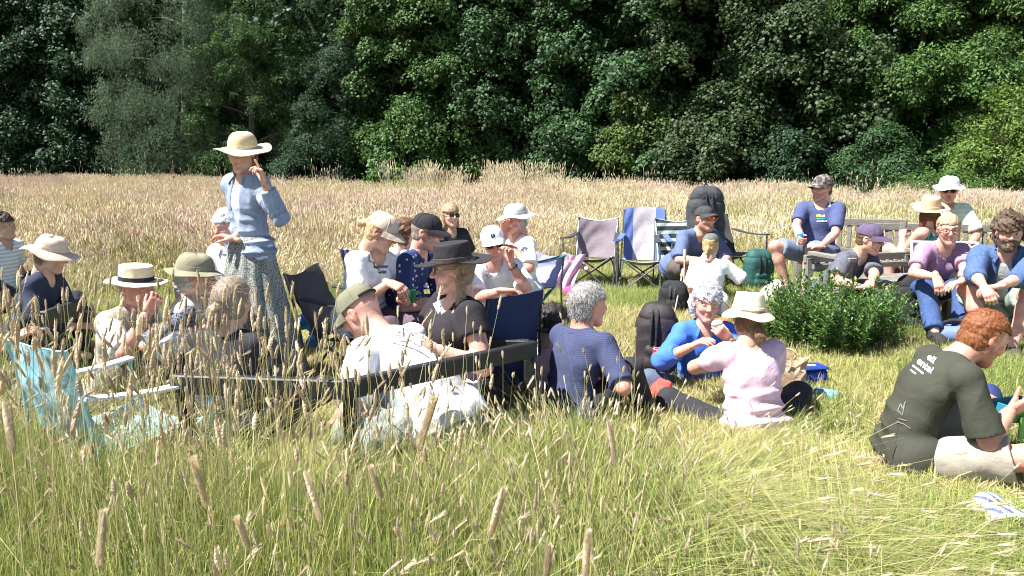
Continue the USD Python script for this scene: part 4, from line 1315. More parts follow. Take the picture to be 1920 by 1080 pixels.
    if hat:
        kind = hat[0]
        o = hat[2] if len(hat) > 2 else {}
        tl = math.radians(o.get('tilt', 0)); tr = math.radians(o.get('roll', 0))
        Rt = trimesh.transformations.rotation_matrix(-tl, [1, 0, 0])[:3, :3] @ trimesh.transformations.rotation_matrix(tr, [0, 1, 0])[:3, :3] @ rotz(math.radians(o.get('spin', 0)))
        hw = lambda v: to_w((np.asarray(v) * o.get('size', 1.0)) @ Rt.T + V(0, o.get('dy', 0), o.get('dz', 0)))
        if kind == 'cap':
            pr = cap_parts()
            c0 = part('cap', (hw(pr[0][1][0]), pr[0][1][1]), hat[1], t, smooth=50)
            for nm, m in pr[1:]:
                part(nm, (hw(m[0]), m[1]), o.get('visor', hat[1]) if nm != 'button' else hat[1], c0, smooth=40)
            if 'badge' in o:
                th = np.linspace(0, 6.283, 15)[:-1]
                ring = np.stack([.016 * np.cos(th), np.full(14, .0), .016 * np.sin(th)], 1)
                ring[:, 1] = -.012 + .109 * .955
                ring[:, 2] += .075
                ring[:, 1] -= (ring[:, 2] - .06) * .55
                v = np.vstack([ring + V(0, .006, .002), ring + V(0, -.004, 0), ring.mean(0) + V(0, .008, .002)])
                k = np.arange(14)
                f = np.vstack([np.stack([k, (k + 1) % 14, np.full(14, 28)], 1)[:, ::-1], np.stack([k, 14 + k, 14 + (k + 1) % 14], 1), np.stack([k, 14 + (k + 1) % 14, (k + 1) % 14], 1)])
                part('badge', (hw(v), f), o['badge'], c0)
            if o.get('strap'):
                th = np.linspace(-1, 1, 11)
                st = np.stack([.0905 * np.sin(th * .8 + math.pi), -.012 + .1115 * np.cos(th * .8 + math.pi), np.full(11, .050)], 1)
                part('strap', tube(hw(st), .0075, 6), o['strap'], c0, smooth=40)
        else:
            (hv_, bv_) = brim_hat(**{k: v for k, v in o.items() if k in ('crown_h', 'top_r', 'base_r', 'brim', 'droop', 'wave', 'flat_top', 'seed', 'up_side', 'fb', 'zc', 'waves', 'crease')})
            c0 = part('hat', (hw(hv_[0]), hv_[1]), hat[1], t, smooth=50)
            if o.get('band') is not None:
                part('hat_band', (hw(bv_[0]), bv_[1]), o['band'], c0, smooth=40)
    # ---- clothes
    if bottom:
        ln = bottom.get('len', 1.0)
        g = bottom.get('g', .012)
        T_ = Field(lo, hi, res * 1.22)
        T_.add(*cone(P0 - .085 * s * R_, P0 + .085 * s * R_, .105 * b * s + g, .105 * b * s + g), k=.03)
        T_.add(*cone(P0 - .02 * u1, P0 + .09 * s * u1, (.150 if fem else .140) * s * b + g, .138 * s * b + g, .76, f1, cutb=.0), k=.03)
        for hp, k, a, leg in Lg.values():
            w_ = bottom.get('w', .006)
            if ln <= 1.0:
                e = hp + (k - hp) * ln
                T_.add(*cone(hp, e, .085 * s * (.4 + .6 * b) + g, (.085 * (1 - ln) + .060 * ln) * s + g + w_ * 1.5, cutb=0.0), k=.02)
            else:
                T_.add(*cone(hp, k, .085 * s * (.4 + .6 * b) + g, .060 * s + g), k=.025)
                T_.add(*ell(k, V(.060, .060, .060) * s + g), k=.02)
                e = k + (a - k) * (ln - 1.0)
                T_.add(*cone(k, e, .058 * s + g, .050 * s + g + w_, cutb=0.0), k=.02)
        amp = bottom.get('amp', .005)
        kn = [l[1] for l in Lg.values()]
        def fold(p):
            w1 = np.zeros(len(p))
            for hp, k, a, leg in Lg.values():
                q = ((p - k) ** 2).sum(1)
                ax = unit(a - hp)
                w1 += np.exp(-q / (.16 * s) ** 2) * ridge((p @ ax) * 100 / s + 2.2 * wob(p, 10, seed))
            hpw = np.exp(-((p - P0) ** 2).sum(1) / (.2 * s) ** 2) * ridge((p @ U_) * 80 + (p @ R_) * 40 + 2.5 * wob(p, 8, seed + 2))
            return amp * (.75 * w1 + .5 * hpw + .7 * wob(p, 26, seed + 1))
        T_.displace(fold)
        v, f = T_.mesh()
        part(bottom.get('name', 'trousers'), (v, f), bottom['m'], t, smooth=True)
    if skirt:
        n, m_ = 72, 18
        th = np.linspace(0, 2 * np.pi, n, endpoint=False)
        g = []
        zt, zb = P0[2] + .10, base[2] + .06
        for i, q in enumerate(np.linspace(0, 1, m_)):
            rx, ry = .150 + .20 * q ** 1.1, .115 + .18 * q ** 1.1
            fo = 1 + (.02 + .085 * q) * np.sin(13 * th + 1.2 * np.sin(3 * th) + .8 * q)
            c = P0 * V(1, 1, 0) + V(0, 0, zt + (zb - zt) * q)
            g.append(c + rx * (fo * np.cos(th))[:, None] * R_ + ry * (fo * np.sin(th))[:, None] * F_)
        v = np.vstack(g + [g[-1] * V(1, 1, 1) * .999 + V(0, 0, .012), (P0 * V(1, 1, 0) + V(0, 0, zt + .005))[None]])
        k = np.arange(n); f = []
        for i in range(m_):
            a_, b_ = i * n + k, i * n + (k + 1) % n
            f += [np.stack([a_, a_ + n, b_ + n], 1), np.stack([a_, b_ + n, b_], 1)]
        f.append(np.stack([k, (k + 1) % n, np.full(n, len(v) - 1)], 1))
        part('skirt', (v, np.vstack(f)), skirt, t, smooth=True)
    TF = None
    if top:
        def garment(tp, name, fine):
            g = tp.get('g', .012)
            S = Field(lo, hi, fine)
            torso(S, g, hips=False)
            hem = tp.get('hem', .05) * s
            S.add(*cone(P0 - hem * u1, W, (.152 if fem else .143) * s * b + g + tp.get('flare', .012), .128 * s * b + g + .004, .76, f1, cuta=0.0), k=.03)
            if not tp.get('short'):
                gb = (bottom or {}).get('g', .012) + .012 + tp.get('flare', .012) * .4
                hc = cone(P0 - .085 * s * R_ + .01 * u1, P0 + .085 * s * R_ + .01 * u1, .105 * b * s + gb, .105 * b * s + gb)
                hp0 = P0 - hem * u1
                S.add(lambda p: np.maximum(hc[0](p), (hp0 - p) @ u1), hc[1], hc[2], k=.02)
            if tp.get('boxy'):
                S.add(*cone(P0 - hem * u1, C, (.128 + tp['boxy']) * s * b + g, .140 * s * b + g, .72, f1, cuta=0.0), k=.03)
            sl = tp.get('sleeve', .75)
            for sh, e, w, arm in A.values():
                gs = tp.get('gs', g + .010)
                if sl > 0:
                    if sl <= 1.0:
                        S.add(*cone(sh, sh + (e - sh) * sl, .053 * s * (.5 + .5 * b) + g + .002, (.052 * (1 - sl) + .046 * sl) * s * (.5 + .5 * b) + gs, cutb=0.0), k=.028)
                    else:
                        S.add(*cone(sh, e, .053 * s * (.5 + .5 * b) + g, .043 * s + gs), k=.028)
                        q = e + (w - e) * (sl - 1.0)
                        S.add(*cone(e, q, .043 * s + gs, .034 * s + gs, cutb=0.0), k=.02)
            amp = tp.get('amp', .005)
            def fold(p):
                um = unit(u1 + u2)
                lowb = np.clip(1 - ((p - W) @ um) / (.20 * s), 0, 1) * np.clip(1 + ((p - P0) @ um) / (.1 * s), 0, 1)
                hz = ridge((p @ um) * 78 / s + 1.8 * wob(p * V(1, 1, 1), 7, seed + 3)) * np.clip(.35 + wob(p, 8, seed + 4), 0, 1)
                ar = np.zeros(len(p))
                for sh, e, w, arm in A.values():
                    ax = unit(e - sh)
                    q = (p - sh) @ ax
                    ar += np.exp(-((p - sh - ax * .09 * s) ** 2).sum(1) / (.10 * s) ** 2) * ridge((p @ (ax + .8 * u3)) * 70 / s + 1.5 * wob(p, 9, seed + 5))
                    if sl > 1:
                        ar += np.exp(-((p - e) ** 2).sum(1) / (.09 * s) ** 2) * ridge((p @ ax) * 95 / s + 1.5 * wob(p, 12, seed + 6))
                return 1.75 * amp * (1.0 * lowb * hz + .7 * ar + .35 * ridge(wob(p, 9, seed + 7) * 3.2) + .25 * wob(p, 24, seed + 8))
            S.displace(fold, .03)
            # neck opening
            nd = tp.get('neck', .0)
            c0, c1 = N - (.030 + nd) * s * u3 + (.030 + nd * .55) * s * f3, Hc
            S.add(*cone(c0, c1, (.058 + nd * .25) * s, .085 * s), k=.006, cut=True)
            if tp.get('vneck'):
                S.add(*cone(N - .01 * s * u3 + .05 * s * f3, N - (.05 + tp['vneck']) * s * u3 + .13 * s * f3, .05 * s, .012 * s), k=.006, cut=True)
            if tp.get('open'):
                S.add(*cone(N + .08 * s * f3, P0 + .18 * s * f1, .035 * s, tp['open'] * s), k=.006, cut=True)
            if tp.get('tank'):
                for q in (-1, 1):
                    sh = A['r' if q > 0 else 'l'][0]
                    S.add(*ell(sh + .02 * s * u3 + q * .02 * s * R2, V(.085, .085, .10) * s), k=.01, cut=True)
                S.add(*ell(N - .02 * s * u3, V(.10, .12, .105) * s), k=.01, cut=True)
            v, f = S.mesh()
            pr = part(name, (v, f), tp['m'], t, smooth=True)
            if tp.get('collar'):
                th = np.linspace(-2.45, 2.45, 25)
                rows = []
                for q, (rr, dz) in enumerate(((.066, -.012), (.068, .022), (.073, .030), (.096, .004), (.103, -.012))):
                    rows.append(np.stack([N + s * ((rr * math.sin(a)) * R2 + (-rr * .95 * math.cos(a) * (1.0 if abs(a) < 1.6 else 1.12) + .012) * f3 + (dz - .018 + .0 * a - .020 * max(0, abs(a) - 1.7) * (1 if q > 2 else .6)) * u3) for a in th]))
                part('collar', sheet(np.stack(rows, 1), .004), tp['m'], pr, smooth=50)
            if tp.get('buttons'):
                for q in range(4):
                    c = N + (C - N) * (.35 + .5 * q) + .2 * s * f3
                    stepv = -f3
                    for _ in range(40):
                        if S.value(c[None])[0] < .001:
                            break
                        c = c + stepv * .005
                    bt = trimesh.creation.icosphere(1, .0065)
                    part('button', (np.array(bt.vertices) + c, np.array(bt.faces)), tp['buttons'], pr)
            return S, pr
        TF, tp_ = garment(top, top.get('name', 'shirt'), res)
        POSES[key]['TF'], POSES[key]['top'] = TF, tp_
        if top.get('vest'):
            vs_ = dict(top['vest']); vs_.setdefault('sleeve', 0); vs_.setdefault('g', top.get('g', .012) + .012)
            garment(vs_, vs_.get('name', 'vest'), res)
    if shoes:
        for nm, sg in (('l', -1), ('r', 1)):
            hp, k, a, leg = Lg[nm]
            ft = leg['_ft']; fl = leg.get('flat', 1)
            S = Field(a - .35, a + .35, max(.006, res * .8)) if False else Field(a - V(.24, .24, .14), a + V(.24, .24, .12), max(.006, res * .8))
            S.add(*cone(a - .035 * s * ft - .035 * s * U_ * fl, a + .10 * s * ft - .045 * s * U_ * fl, .046 * s, .046 * s), k=.02)
            S.add(*cone(a + .08 * s * ft - .045 * s * U_ * fl, a + .165 * s * ft - .055 * s * U_ * fl, .047 * s, .036 * s), k=.02)
            S.add(*cone(a - .02 * s * ft, a + .02 * s * U_, .046 * s, .045 * s, cutb=0.0), k=.02)
            v, f = S.mesh()
            part('shoe', (v, f), shoes, t, smooth=True)
    0 and print(f'{key:14s} hip z {P0[2] - base[2]:.2f}  hip y {P0[1]:.2f} x {P0[0]:.2f} head z {Hc[2]:.2f}  knees {[np.round(l[1] - V(0, 0, base[2]), 2).tolist() for l in Lg.values()]} ankles z {[round(float(l[2][2] - base[2]), 2) for l in Lg.values()]}')
    return t


def stick_text(owner, key, text, origin_px, d, height, along_deg=0, mt=None, depth=.004, parent=None, name='lettering', normal=None, bold=True, lines=None):
    """flat lettering laid on a garment: it starts at a place of the picture and is pushed along the view onto the cloth"""
    F = POSES[key]['TF']
    m = meshkit.text_mesh(text, height, .001, bold) if lines is None else lines
    v, f, _ = meshkit.arrays(m)
    # refine so that it follows the folds
    tm = trimesh.Trimesh(v, f); 
    v, f = trimesh.remesh.subdivide_to_size(tm.vertices, tm.faces, max(.02, height * .8), max_iter=4)
    r0 = ray(*origin_px); r0 = r0 / r0[1]
    c, s_ = math.cos(math.radians(along_deg)), math.sin(math.radians(along_deg))
    ex = V(1, 0, 0) if normal is None else normal[0]
    ez = V(0, 0, 1) if normal is None else normal[1]
    X, Z = v[:, 0] * c - v[:, 1] * s_, v[:, 0] * s_ + v[:, 1] * c
    out = CAM + r0 * d + X[:, None] * ex + Z[:, None] * ez
    n = unit(out - CAM)                                              # lay it on the cloth where the eye sees it
    p = out - n * .35
    done = np.zeros(len(p), bool)
    for _ in range(260):
        val = F.value(p)
        inb = ((p > F.o) & (p < F.o + F.h * (F.n - 1))).all(1)
        done |= (val < .0015) & inb
        p = np.where(done[:, None], p, p + n * np.where(inb, np.clip(val, .0015, .01), .004)[:, None])
    hit = done
    e = .006
    g = np.stack([F.value(p + V(*((e if q == k else 0) for q in range(3)))) - F.value(p - V(*((e if q == k else 0) for q in range(3)))) for k in range(3)], 1)
    p = p + unit(g) * (.0015 + .0015 * v[:, 2:3] / .001)
    f = f[hit[f].all(1)]
    if len(f):
        return part(name, (p, f), mt, parent or POSES[key]['top'])
# ---------------------------------------------------------------- the people
white_tee = cloth('white_tee', (.78, .78, .80))
navy_dot = cloth('navy_dotted_shirt', (.030, .045, .13), 'dots', (.55, .6, .7), .045)
navy_stripe = cloth('navy_fine_stripe_shirt', (.040, .048, .10), 'hstripes', (.055, .065, .13), .010)
black_top = cloth('black_top', (.022, .019, .022))
plum_cloth = cloth('plum_trousers', (.11, .075, .095))
blue_shirt_m = cloth('bright_blue_shirt', (.055, .16, .60))
pink_check = cloth('pink_textured_shirt', (.70, .46, .60), 'heather', (.74, .52, .64), .012)
olive_tee = cloth('olive_tee', (.046, .047, .034))
stone_cloth = cloth('stone_shorts', (.31, .275, .225))
grey_heather = cloth('grey_polo', (.075, .078, .095), 'heather', (.13, .135, .16), .012)
charcoal = cloth('charcoal_tee', (.030, .030, .034))
navy_tee = cloth('navy_tee', (.065, .080, .175))
blue_grey_tee = cloth('blue_grey_tee', (.10, .13, .24))
teal_tank = cloth('dark_teal_tank', (.018, .07, .075))
mauve_tee = cloth('mauve_tee', (.33, .20, .31))
denim = cloth('denim', (.035, .065, .16), 'heather', (.05, .09, .21), .012)
denim_shirt = cloth('denim_shirt', (.055, .095, .20), 'heather', (.075, .125, .25), .015)
denim_light = cloth('denim_shorts', (.09, .17, .36))
pale_green = cloth('pale_green_shirt', (.52, .62, .46), 'hstripes', (.62, .70, .56), .05)
chambray = cloth('chambray_jacket', (.215, .26, .36), 'heather', (.245, .295, .395), .02)
pale_blue = cloth('pale_blue_top', (.50, .58, .78))
leaf_skirt = cloth('grey_print_skirt', (.35, .36, .32), 'flower', (.13, .14, .13), .014)
white_stripe = cloth('white_striped_shirt', (.74, .74, .74), 'hstripes', (.50, .53, .60), .030)
khaki_vest = cloth('khaki_vest', (.40, .36, .28))
dot_dark = cloth('dark_spotted_shirt', (.055, .060, .085), 'flower', (.20, .21, .25), .022)
cream_cloth = cloth('cream_cloth', (.62, .58, .50))
olive_cloth = cloth('olive_trousers', (.115, .115, .085))
grey_cloth = cloth('grey_trousers', (.17, .18, .185))
dark_cloth = cloth('dark_trousers', (.03, .03, .035))
grey_short = cloth('blue_grey_shorts', (.16, .20, .26))
sage_short = cloth('sage_shorts', (.24, .29, .25))
pink_pale = cloth('pale_pink_shirt', (.70, .47, .52))
white_shirt = cloth('white_linen_shirt', (.76, .75, .78), 'stripes', (.70, .70, .76), .02)
blue_trs = cloth('blue_grey_trousers', (.09, .12, .18))
straw_m = cloth('straw', (.66, .52, .33), 'hstripes', (.52, .39, .22), .006, bump=.6)
straw_pale = cloth('pale_straw', (.70, .60, .42), 'hstripes', (.60, .48, .30), .006, bump=.6)
tan_felt = cloth('tan_felt', (.52, .36, .22))
black_felt = cloth('black_felt', (.030, .026, .030), rough=.7)
cap_beige, cap_black, cap_white = cloth('beige_cap', (.55, .45, .36)), cloth('black_cap', (.022, .022, .025)), cloth('white_cap', (.78, .78, .80))
cap_olive, cap_purple, cap_camo = cloth('olive_cap', (.175, .170, .115)), cloth('purple_cap', (.105, .075, .135)), cloth('camouflage_cap', (.24, .21, .19), 'camo', (.07, .06, .055), .03)
cap_char, cap_green = cloth('charcoal_cap', (.045, .047, .045)), cloth('grey_green_cap', (.13, .135, .11))
hat_cream, hat_stone, hat_pinkish = cloth('cream_hat', (.68, .60, .42)), cloth('stone_hat', (.46, .45, .43)), cloth('pinkish_beige_hat', (.58, .45, .37))
hat_olive, hat_white = cloth('olive_hat', (.24, .225, .15)), cloth('white_hat', (.66, .68, .66))
dark_band = cloth('dark_hat_band', (.02, .022, .035))
dark_shoe, sandal_m = cloth('dark_shoes', (.03, .028, .026)), cloth('sandals', (.06, .05, .04))
plastic_dark = mat('dark_plastic', (.02, .02, .022), .4)
PICNIC = None
SHORT = dict(t=.011, front=.070, nape=-.075, curl=.003)

# -- standing
person('stander', 'woman standing in a wide straw hat and long patterned skirt, one hand raised', (455, 291), 4.8, 212, lean=0, hyaw=-18, hpitch=6, s=.93, bulk=.86, fem=True, skin='fair', hairc=(.22, .11, .05),
       hair=dict(t=.010, front=.075, nape=-.10, extra=[(V(.068, -.02, -.02), V(.078, -.005, -.17), .026, .018), (V(-.068, -.02, -.02), V(-.078, -.01, -.15), .024, .016), (V(0, -.08, -.03), V(0, -.075, -.17), .05, .035)]),
       top=dict(m=pale_blue, sleeve=.5, hem=.06, vest=dict(m=chambray, sleeve=1.85, hem=.10, flare=.02, g=.020, gs=.016, open=.05, name='jacket', collar=True, amp=.008, boxy=.022)), skirt=leaf_skirt, shoes=dark_shoe,
       larm=dict(to=('p', 497, 346, -.22), el=(-.5, -.25, -1), hd=(.12, .2, .95), pn=(.6, .8, 0), fist=[.10, .75, 1.0, 1.1], thumb=.2), rarm=dict(to=('p', 440, 447, -.10), el=(.3, -.8, -.3), hd=(.95, .4, .25), pn=(.1, .2, -1), curl=.4),
       lleg=dict(to=('l', -.09, .03, -.83), kn=(0, 1, 0)), rleg=dict(to=('l', .09, -.02, -.83), kn=(0, 1, 0)),
       hat=('hat', straw_m, dict(crown_h=.105, base_r=.093, brim=.088, droop=.012, wave=.016, seed=4, band=straw_pale, tilt=3, roll=-4, waves=2)))
# -- left side
person('left_edge', 'dark-haired child in a white top at the left edge', (6, 425), 5.9, 95, lean=10, s=.86, skin='tan', hairc=(.045, .028, .02), hair=dict(t=.018, front=.05, nape=-.08, curl=.006), top=dict(m=white_stripe, sleeve=.7), bottom=dict(m=dark_cloth, len=1.9),
       lleg=dict(to=('l', -.12, .35, -.05), kn=(-.8, .5, .5)), rleg=dict(to=('l', .1, .4, -.05), kn=(.8, .5, .5)))
person('pink_hat', 'person in a floppy pinkish-beige sun hat deep in the tall grass at the left', (96, 480), 5.1, 85, lean=22, hpitch=18, s=.95, fem=True, skin='fair', hairc=(.2, .12, .07), hair=dict(t=.010, front=.07, nape=-.10), top=dict(m=cloth('navy_fleece', (.03, .04, .07)), sleeve=1.8), bottom=dict(m=dark_cloth, len=1.9),
       larm=dict(to=('l', -.15, .42, .15)), rarm=dict(to=('l', .12, .42, .12)), lleg=dict(to=('l', -.15, .35, -.05), kn=(-.8, .6, .5)), rleg=dict(to=('l', .12, .38, -.05), kn=(.8, .6, .5)),
       hat=('hat', hat_pinkish, dict(crown_h=.095, base_r=.094, brim=.075, droop=.030, wave=.016, seed=7, up_side=.0, spin=20, crease=.012, band=hat_pinkish, tilt=0)))
person('left_legs', 'person in dark olive trousers leaning in from the left edge with a bare forearm', (-105, 560), 4.3, 75, lean=-12, s=1.0, skin='tan', hairc=(.05, .03, .02), hair=SHORT, top=dict(m=charcoal, sleeve=.7), bottom=dict(m=olive_cloth, len=1.9), shoes=dark_shoe,
       larm=dict(to=('p', 30, 655, -.25), el=(-.5, -.4, -.6)), rarm=dict(to=('p', 20, 640, -.15), el=(.5, -.4, -.6)), lleg=dict(to=('p', 155, 770, -.1), kn=(0, .5, 1)), rleg=dict(to=('p', 150, 760, -.35), kn=(0, .5, 1)))
person('boater', 'man in a straw boater with a dark band, eating, one hand at his mouth', (258, 541), 4.3, 105, lean=18, curve=8, hyaw=8, hpitch=8, s=.98, skin='ruddy', hairc=(.25, .22, .2), hair=dict(t=.009, front=.08, nape=-.07), top=dict(m=white_stripe, sleeve=.95, collar=True, amp=.007, vest=dict(m=khaki_vest, open=.12, hem=.06, name='vest')),
       bottom=dict(m=olive_cloth, len=1.9), shoes=dark_shoe, rarm=dict(to=('p', 275, 590, -.26), el=(.5, -.25, -.9), hd=(-.35, .45, .85), pn=(-.6, -.5, .2), curl=.75, thumb=.8), larm=dict(to=('l', -.05, .42, .12), el=(-.6, -.3, -.6)),
       lleg=dict(to=('l', -.14, .42, -.16), kn=(-.25, .5, .9)), rleg=dict(to=('l', .14, .40, -.16), kn=(.3, .5, .9)),
       hat=('hat', straw_pale, dict(crown_h=.088, base_r=.092, top_r=.088, brim=.072, droop=.006, wave=.005, flat_top=True, seed=2, band=dark_band, tilt=-4)))
person('olive_hat', 'grey-haired person in an olive bush hat and dark spotted shirt', (368, 521), 4.45, 78, lean=14, curve=5, hpitch=5, s=.98, skin='fair', hairc=(.40, .38, .36), hair=dict(t=.012, front=.08, nape=-.11, extra=[(V(0, -.085, -.02), V(0, -.085, -.12), .05, .035)]), top=dict(m=dot_dark, sleeve=.95, vest=dict(m=cream_cloth, open=.10, hem=-.16, name='vest')),
       bottom=dict(m=dark_cloth, len=1.9), rarm=dict(to=('p', 352, 622, -.20), el=(.4, -.5, -.8), curl=.7), larm=dict(to=('l', -.02, .40, .15)), lleg=dict(to=('l', -.14, .40, -.10), kn=(-.5, .5, .8)), rleg=dict(to=('l', .14, .40, -.10), kn=(.5, .5, .8)),
       hat=('hat', hat_olive, dict(crown_h=.100, base_r=.094, brim=.055, droop=.020, wave=.008, seed=9, fb=1.2, band=hat_olive, tilt=2, crease=.008)))
person('bun', 'woman in a charcoal tee seen from behind with grey-blonde hair in a twisted bun', (437, 568), 3.72, 12, lean=8, curve=4, hpitch=6, s=1.0, bulk=1.06, fem=True, skin='fair', hairc=(.235, .18, .13),
       hair=dict(t=.014, front=.06, nape=-.085, curl=.0008, mat='hair_bun', extra=[(V(-.025, -.125, -.035), V(-.030, -.12, -.055), .038, .036), (V(-.038, -.115, -.06), V(-.045, -.09, -.115), .030, .018)], fuzz=260, fl=.05, fcurl=.15),
       top=dict(m=charcoal, sleeve=.85, hem=.08, amp=.006), bottom=dict(m=dark_cloth, len=1.9), larm=dict(to=('l', -.22, .35, .05), el=(-.8, -.2, -.6)), rarm=dict(to=('l', .26, .28, .02), el=(.8, -.4, -.5)),
       lleg=dict(to=('l', -.05, .42, -.06), kn=(-.8, .6, .5)), rleg=dict(to=('l', .06, .40, -.06), kn=(.8, .6, .5)))
person('white_hair', 'white-haired man in a white linen shirt, half hidden by the standing woman', (426, 426), 5.4, 205, lean=14, hpitch=12, s=1.0, skin='pink', hairc=(.66, .66, .67), hair=dict(t=.016, front=.055, nape=-.09, curl=.006, fuzz=700, fl=.025), top=dict(m=white_shirt, sleeve=1.8, collar=True, buttons=plastic_dark), bottom=dict(m=grey_cloth, len=1.9),
       rarm=dict(to=('l', .14, .38, .06)), larm=dict(to=('l', -.16, .38, .04)), lleg=dict(to=('l', -.12, .45, -.38)), rleg=dict(to=('l', .12, .45, -.38)))
# -- middle
person('beige_cap', 'woman in a white tee and beige cap bent over a green mug', (716, 436), 5.0, 128, lean=16, curve=14, hyaw=-26, hpitch=28, s=1.02, bulk=1.12, fem=True, skin='fair', hairc=(.42, .27, .14), hair=dict(t=.010, front=.08, nape=-.085, extra=[(V(0, -.10, .02), V(0, -.155, -.015), .022, .030)]), bust=.75,
       top=dict(m=white_tee, sleeve=.95, gs=.03, amp=.006, hem=.09, flare=.02), bottom=dict(m=plum_cloth, len=1.9), shoes=dark_shoe, rarm=dict(to=('p', 728, 532, -.18), el=(.5, -.6, -.8), hd=(-.2, .9, -.3), pn=(-.4, -.2, -.9), curl=.5), larm=dict(to=('p', 752, 562, -.02), el=(-.7, -.3, -.6), hd=(.2, .9, .2), pn=(.9, 0, -.2), curl=.55),
       lleg=dict(to=('l', -.06, .62, -.36)), rleg=dict(to=('l', .10, .56, -.36)), glasses=('sun', lens_dark, frame_dark), hat=('cap', cap_beige, dict(tilt=2)))
person('curly_back', 'person with curly brown hair facing away behind the man in the black cap', (763, 440), 6.1, 60, lean=5, hpitch=10, s=.95, fem=True, skin='fair', hairc=(.11, .05, .026), hair=dict(t=.022, front=.05, nape=-.10, curl=.008, fuzz=500, fl=.03, fcurl=.9), top=dict(m=cream_cloth, sleeve=.8), bottom=dict(m=dark_cloth, len=1.9), lleg=dict(to=('l', -.12, .45, -.38)), rleg=dict(to=('l', .12, .45, -.38)))
person('black_cap', 'man in a black cap and navy dotted shirt with a ruddy neck, facing right', (801, 437), 5.3, 108, lean=22, curve=8, hyaw=-5, hpitch=12, s=1.05, bulk=1.15, skin='pink', hairc=(.2, .16, .13), hair=dict(t=.006, front=.09, nape=-.05, curl=.001), stubble=.35, belly=.8,
       top=dict(m=navy_dot, sleeve=.95, collar=True, amp=.008), bottom=dict(m=cloth('slate_trousers', (.10, .12, .15)), len=1.9), shoes=dark_shoe, rarm=dict(to=('p', 826, 563, -.20), el=(.5, -.7, -.6), curl=.5), larm=dict(to=('l', -.02, .50, .10)), lleg=dict(to=('l', -.14, .5, -.38)), rleg=dict(to=('l', .16, .5, -.38)),
       glasses=('spec', lens_clear, frame_dark), hat=('cap', cap_black, dict(tilt=2)))
person('far_blonde', 'light brown-haired person in the background with only the head showing', (845, 405), 7.2, 150, lean=5, s=.92, fem=True, skin='fair', hairc=(.30, .20, .11), hair=dict(t=.018, front=.045, nape=-.11, extra=[(V(.07, -.02, 0), V(.075, -.0, -.11), .03, .02), (V(-.07, -.02, 0), V(-.075, 0, -.11), .03, .02)]), top=dict(m=charcoal, sleeve=.8), bottom=dict(m=dark_cloth, len=1.9), glasses=('sun', lens_dark, frame_dark))
person('black_hat', 'woman in a black flat-brimmed hat, glasses and black top, looking left', (848, 507), 3.95, 240, lean=6, curve=2, hyaw=18, hpitch=6, s=1.03, bulk=1.32, fem=True, skin='pink', hairc=(.27, .19, .12), bust=1.35, belly=.7,
       hair=dict(t=.014, front=.07, nape=-.10, extra=[(V(-.070, -.03, -.03), V(-.085, -.02, -.15), .028, .022), (V(-.085, -.02, -.15), V(-.10, .05, -.24), .022, .014), (V(.065, -.03, -.03), V(.08, .0, -.17), .025, .016)]),
       top=dict(m=black_top, sleeve=.42, gs=.028, neck=.02, hem=.10, flare=.03, amp=.005), bottom=dict(m=black_top, len=1.9), shoes=dark_shoe, larm=dict(to=('p', 822, 655, -.26), el=(-.45, -.75, -.5), curl=.3), rarm=dict(to=('l', .1, .42, .03)),
       lleg=dict(to=('l', -.12, .5, -.36)), rleg=dict(to=('l', .12, .5, -.36)), glasses=('spec', lens_clear, frame_metal),
       hat=('hat', black_felt, dict(crown_h=.098, base_r=.093, top_r=.085, brim=.092, droop=.004, wave=.010, flat_top=True, seed=6, up_side=.016, waves=2, band=cloth('leather_band', (.07, .055, .045), rough=.35), fb=1.1, zc=.048)))
person('white_cap', 'smiling man in a white cap and dark glasses raising one hand with a black watch', (925, 456), 5.5, 172, lean=22, hpitch=10, hroll=10, s=1.0, skin='pink', hairc=(.2, .15, .1), hair=dict(t=.006, front=.09, nape=-.06), smile=1,
       top=dict(m=white_tee, sleeve=.8, gs=.03), bottom=dict(m=grey_cloth, len=1.9), larm=dict(to=('p', 958, 493, -.20), el=(-.5, .2, -.9), hd=(.1, .2, 1), pn=(.6, .6, 0), curl=.6, thumb=.6), rarm=dict(to=('p', 942, 545, -.32), el=(.6, -.2, -.7), hd=(-.9, .3, 0), pn=(0, .2, -1)),
       lleg=dict(to=('l', -.13, .45, -.37)), rleg=dict(to=('l', .13, .45, -.37)), glasses=('sun', lens_dark, frame_dark), hat=('cap', cap_white, dict(badge=dark_band, tilt=-3)))
person('stone_hat', 'person in a stone sun hat and white tee in a green-framed camp chair', (966, 413), 6.6, 238, lean=8, hpitch=6, hyaw=10, s=1.0, skin='ruddy', hairc=(.35, .33, .3), hair=dict(t=.008, front=.08, nape=-.07), top=dict(m=white_tee, sleeve=.9, gs=.03), bottom=dict(m=grey_cloth, len=1.9), shoes=dark_shoe,
       larm=dict(to=('p', 962, 466, -.22), el=(-.7, .1, -.6), hd=(.9, .3, .1)), rarm=dict(to=('p', 948, 440, -.25), el=(.6, .2, -.8), hd=(-.2, .2, .9)), lleg=dict(to=('l', -.1, .52, -.30), kn=(0, .5, 1)), rleg=dict(to=('l', .1, .45, -.38)),
       hat=('hat', hat_stone, dict(crown_h=.092, base_r=.094, brim=.062, droop=.022, wave=.010, seed=3, band=hat_stone, crease=.008)))
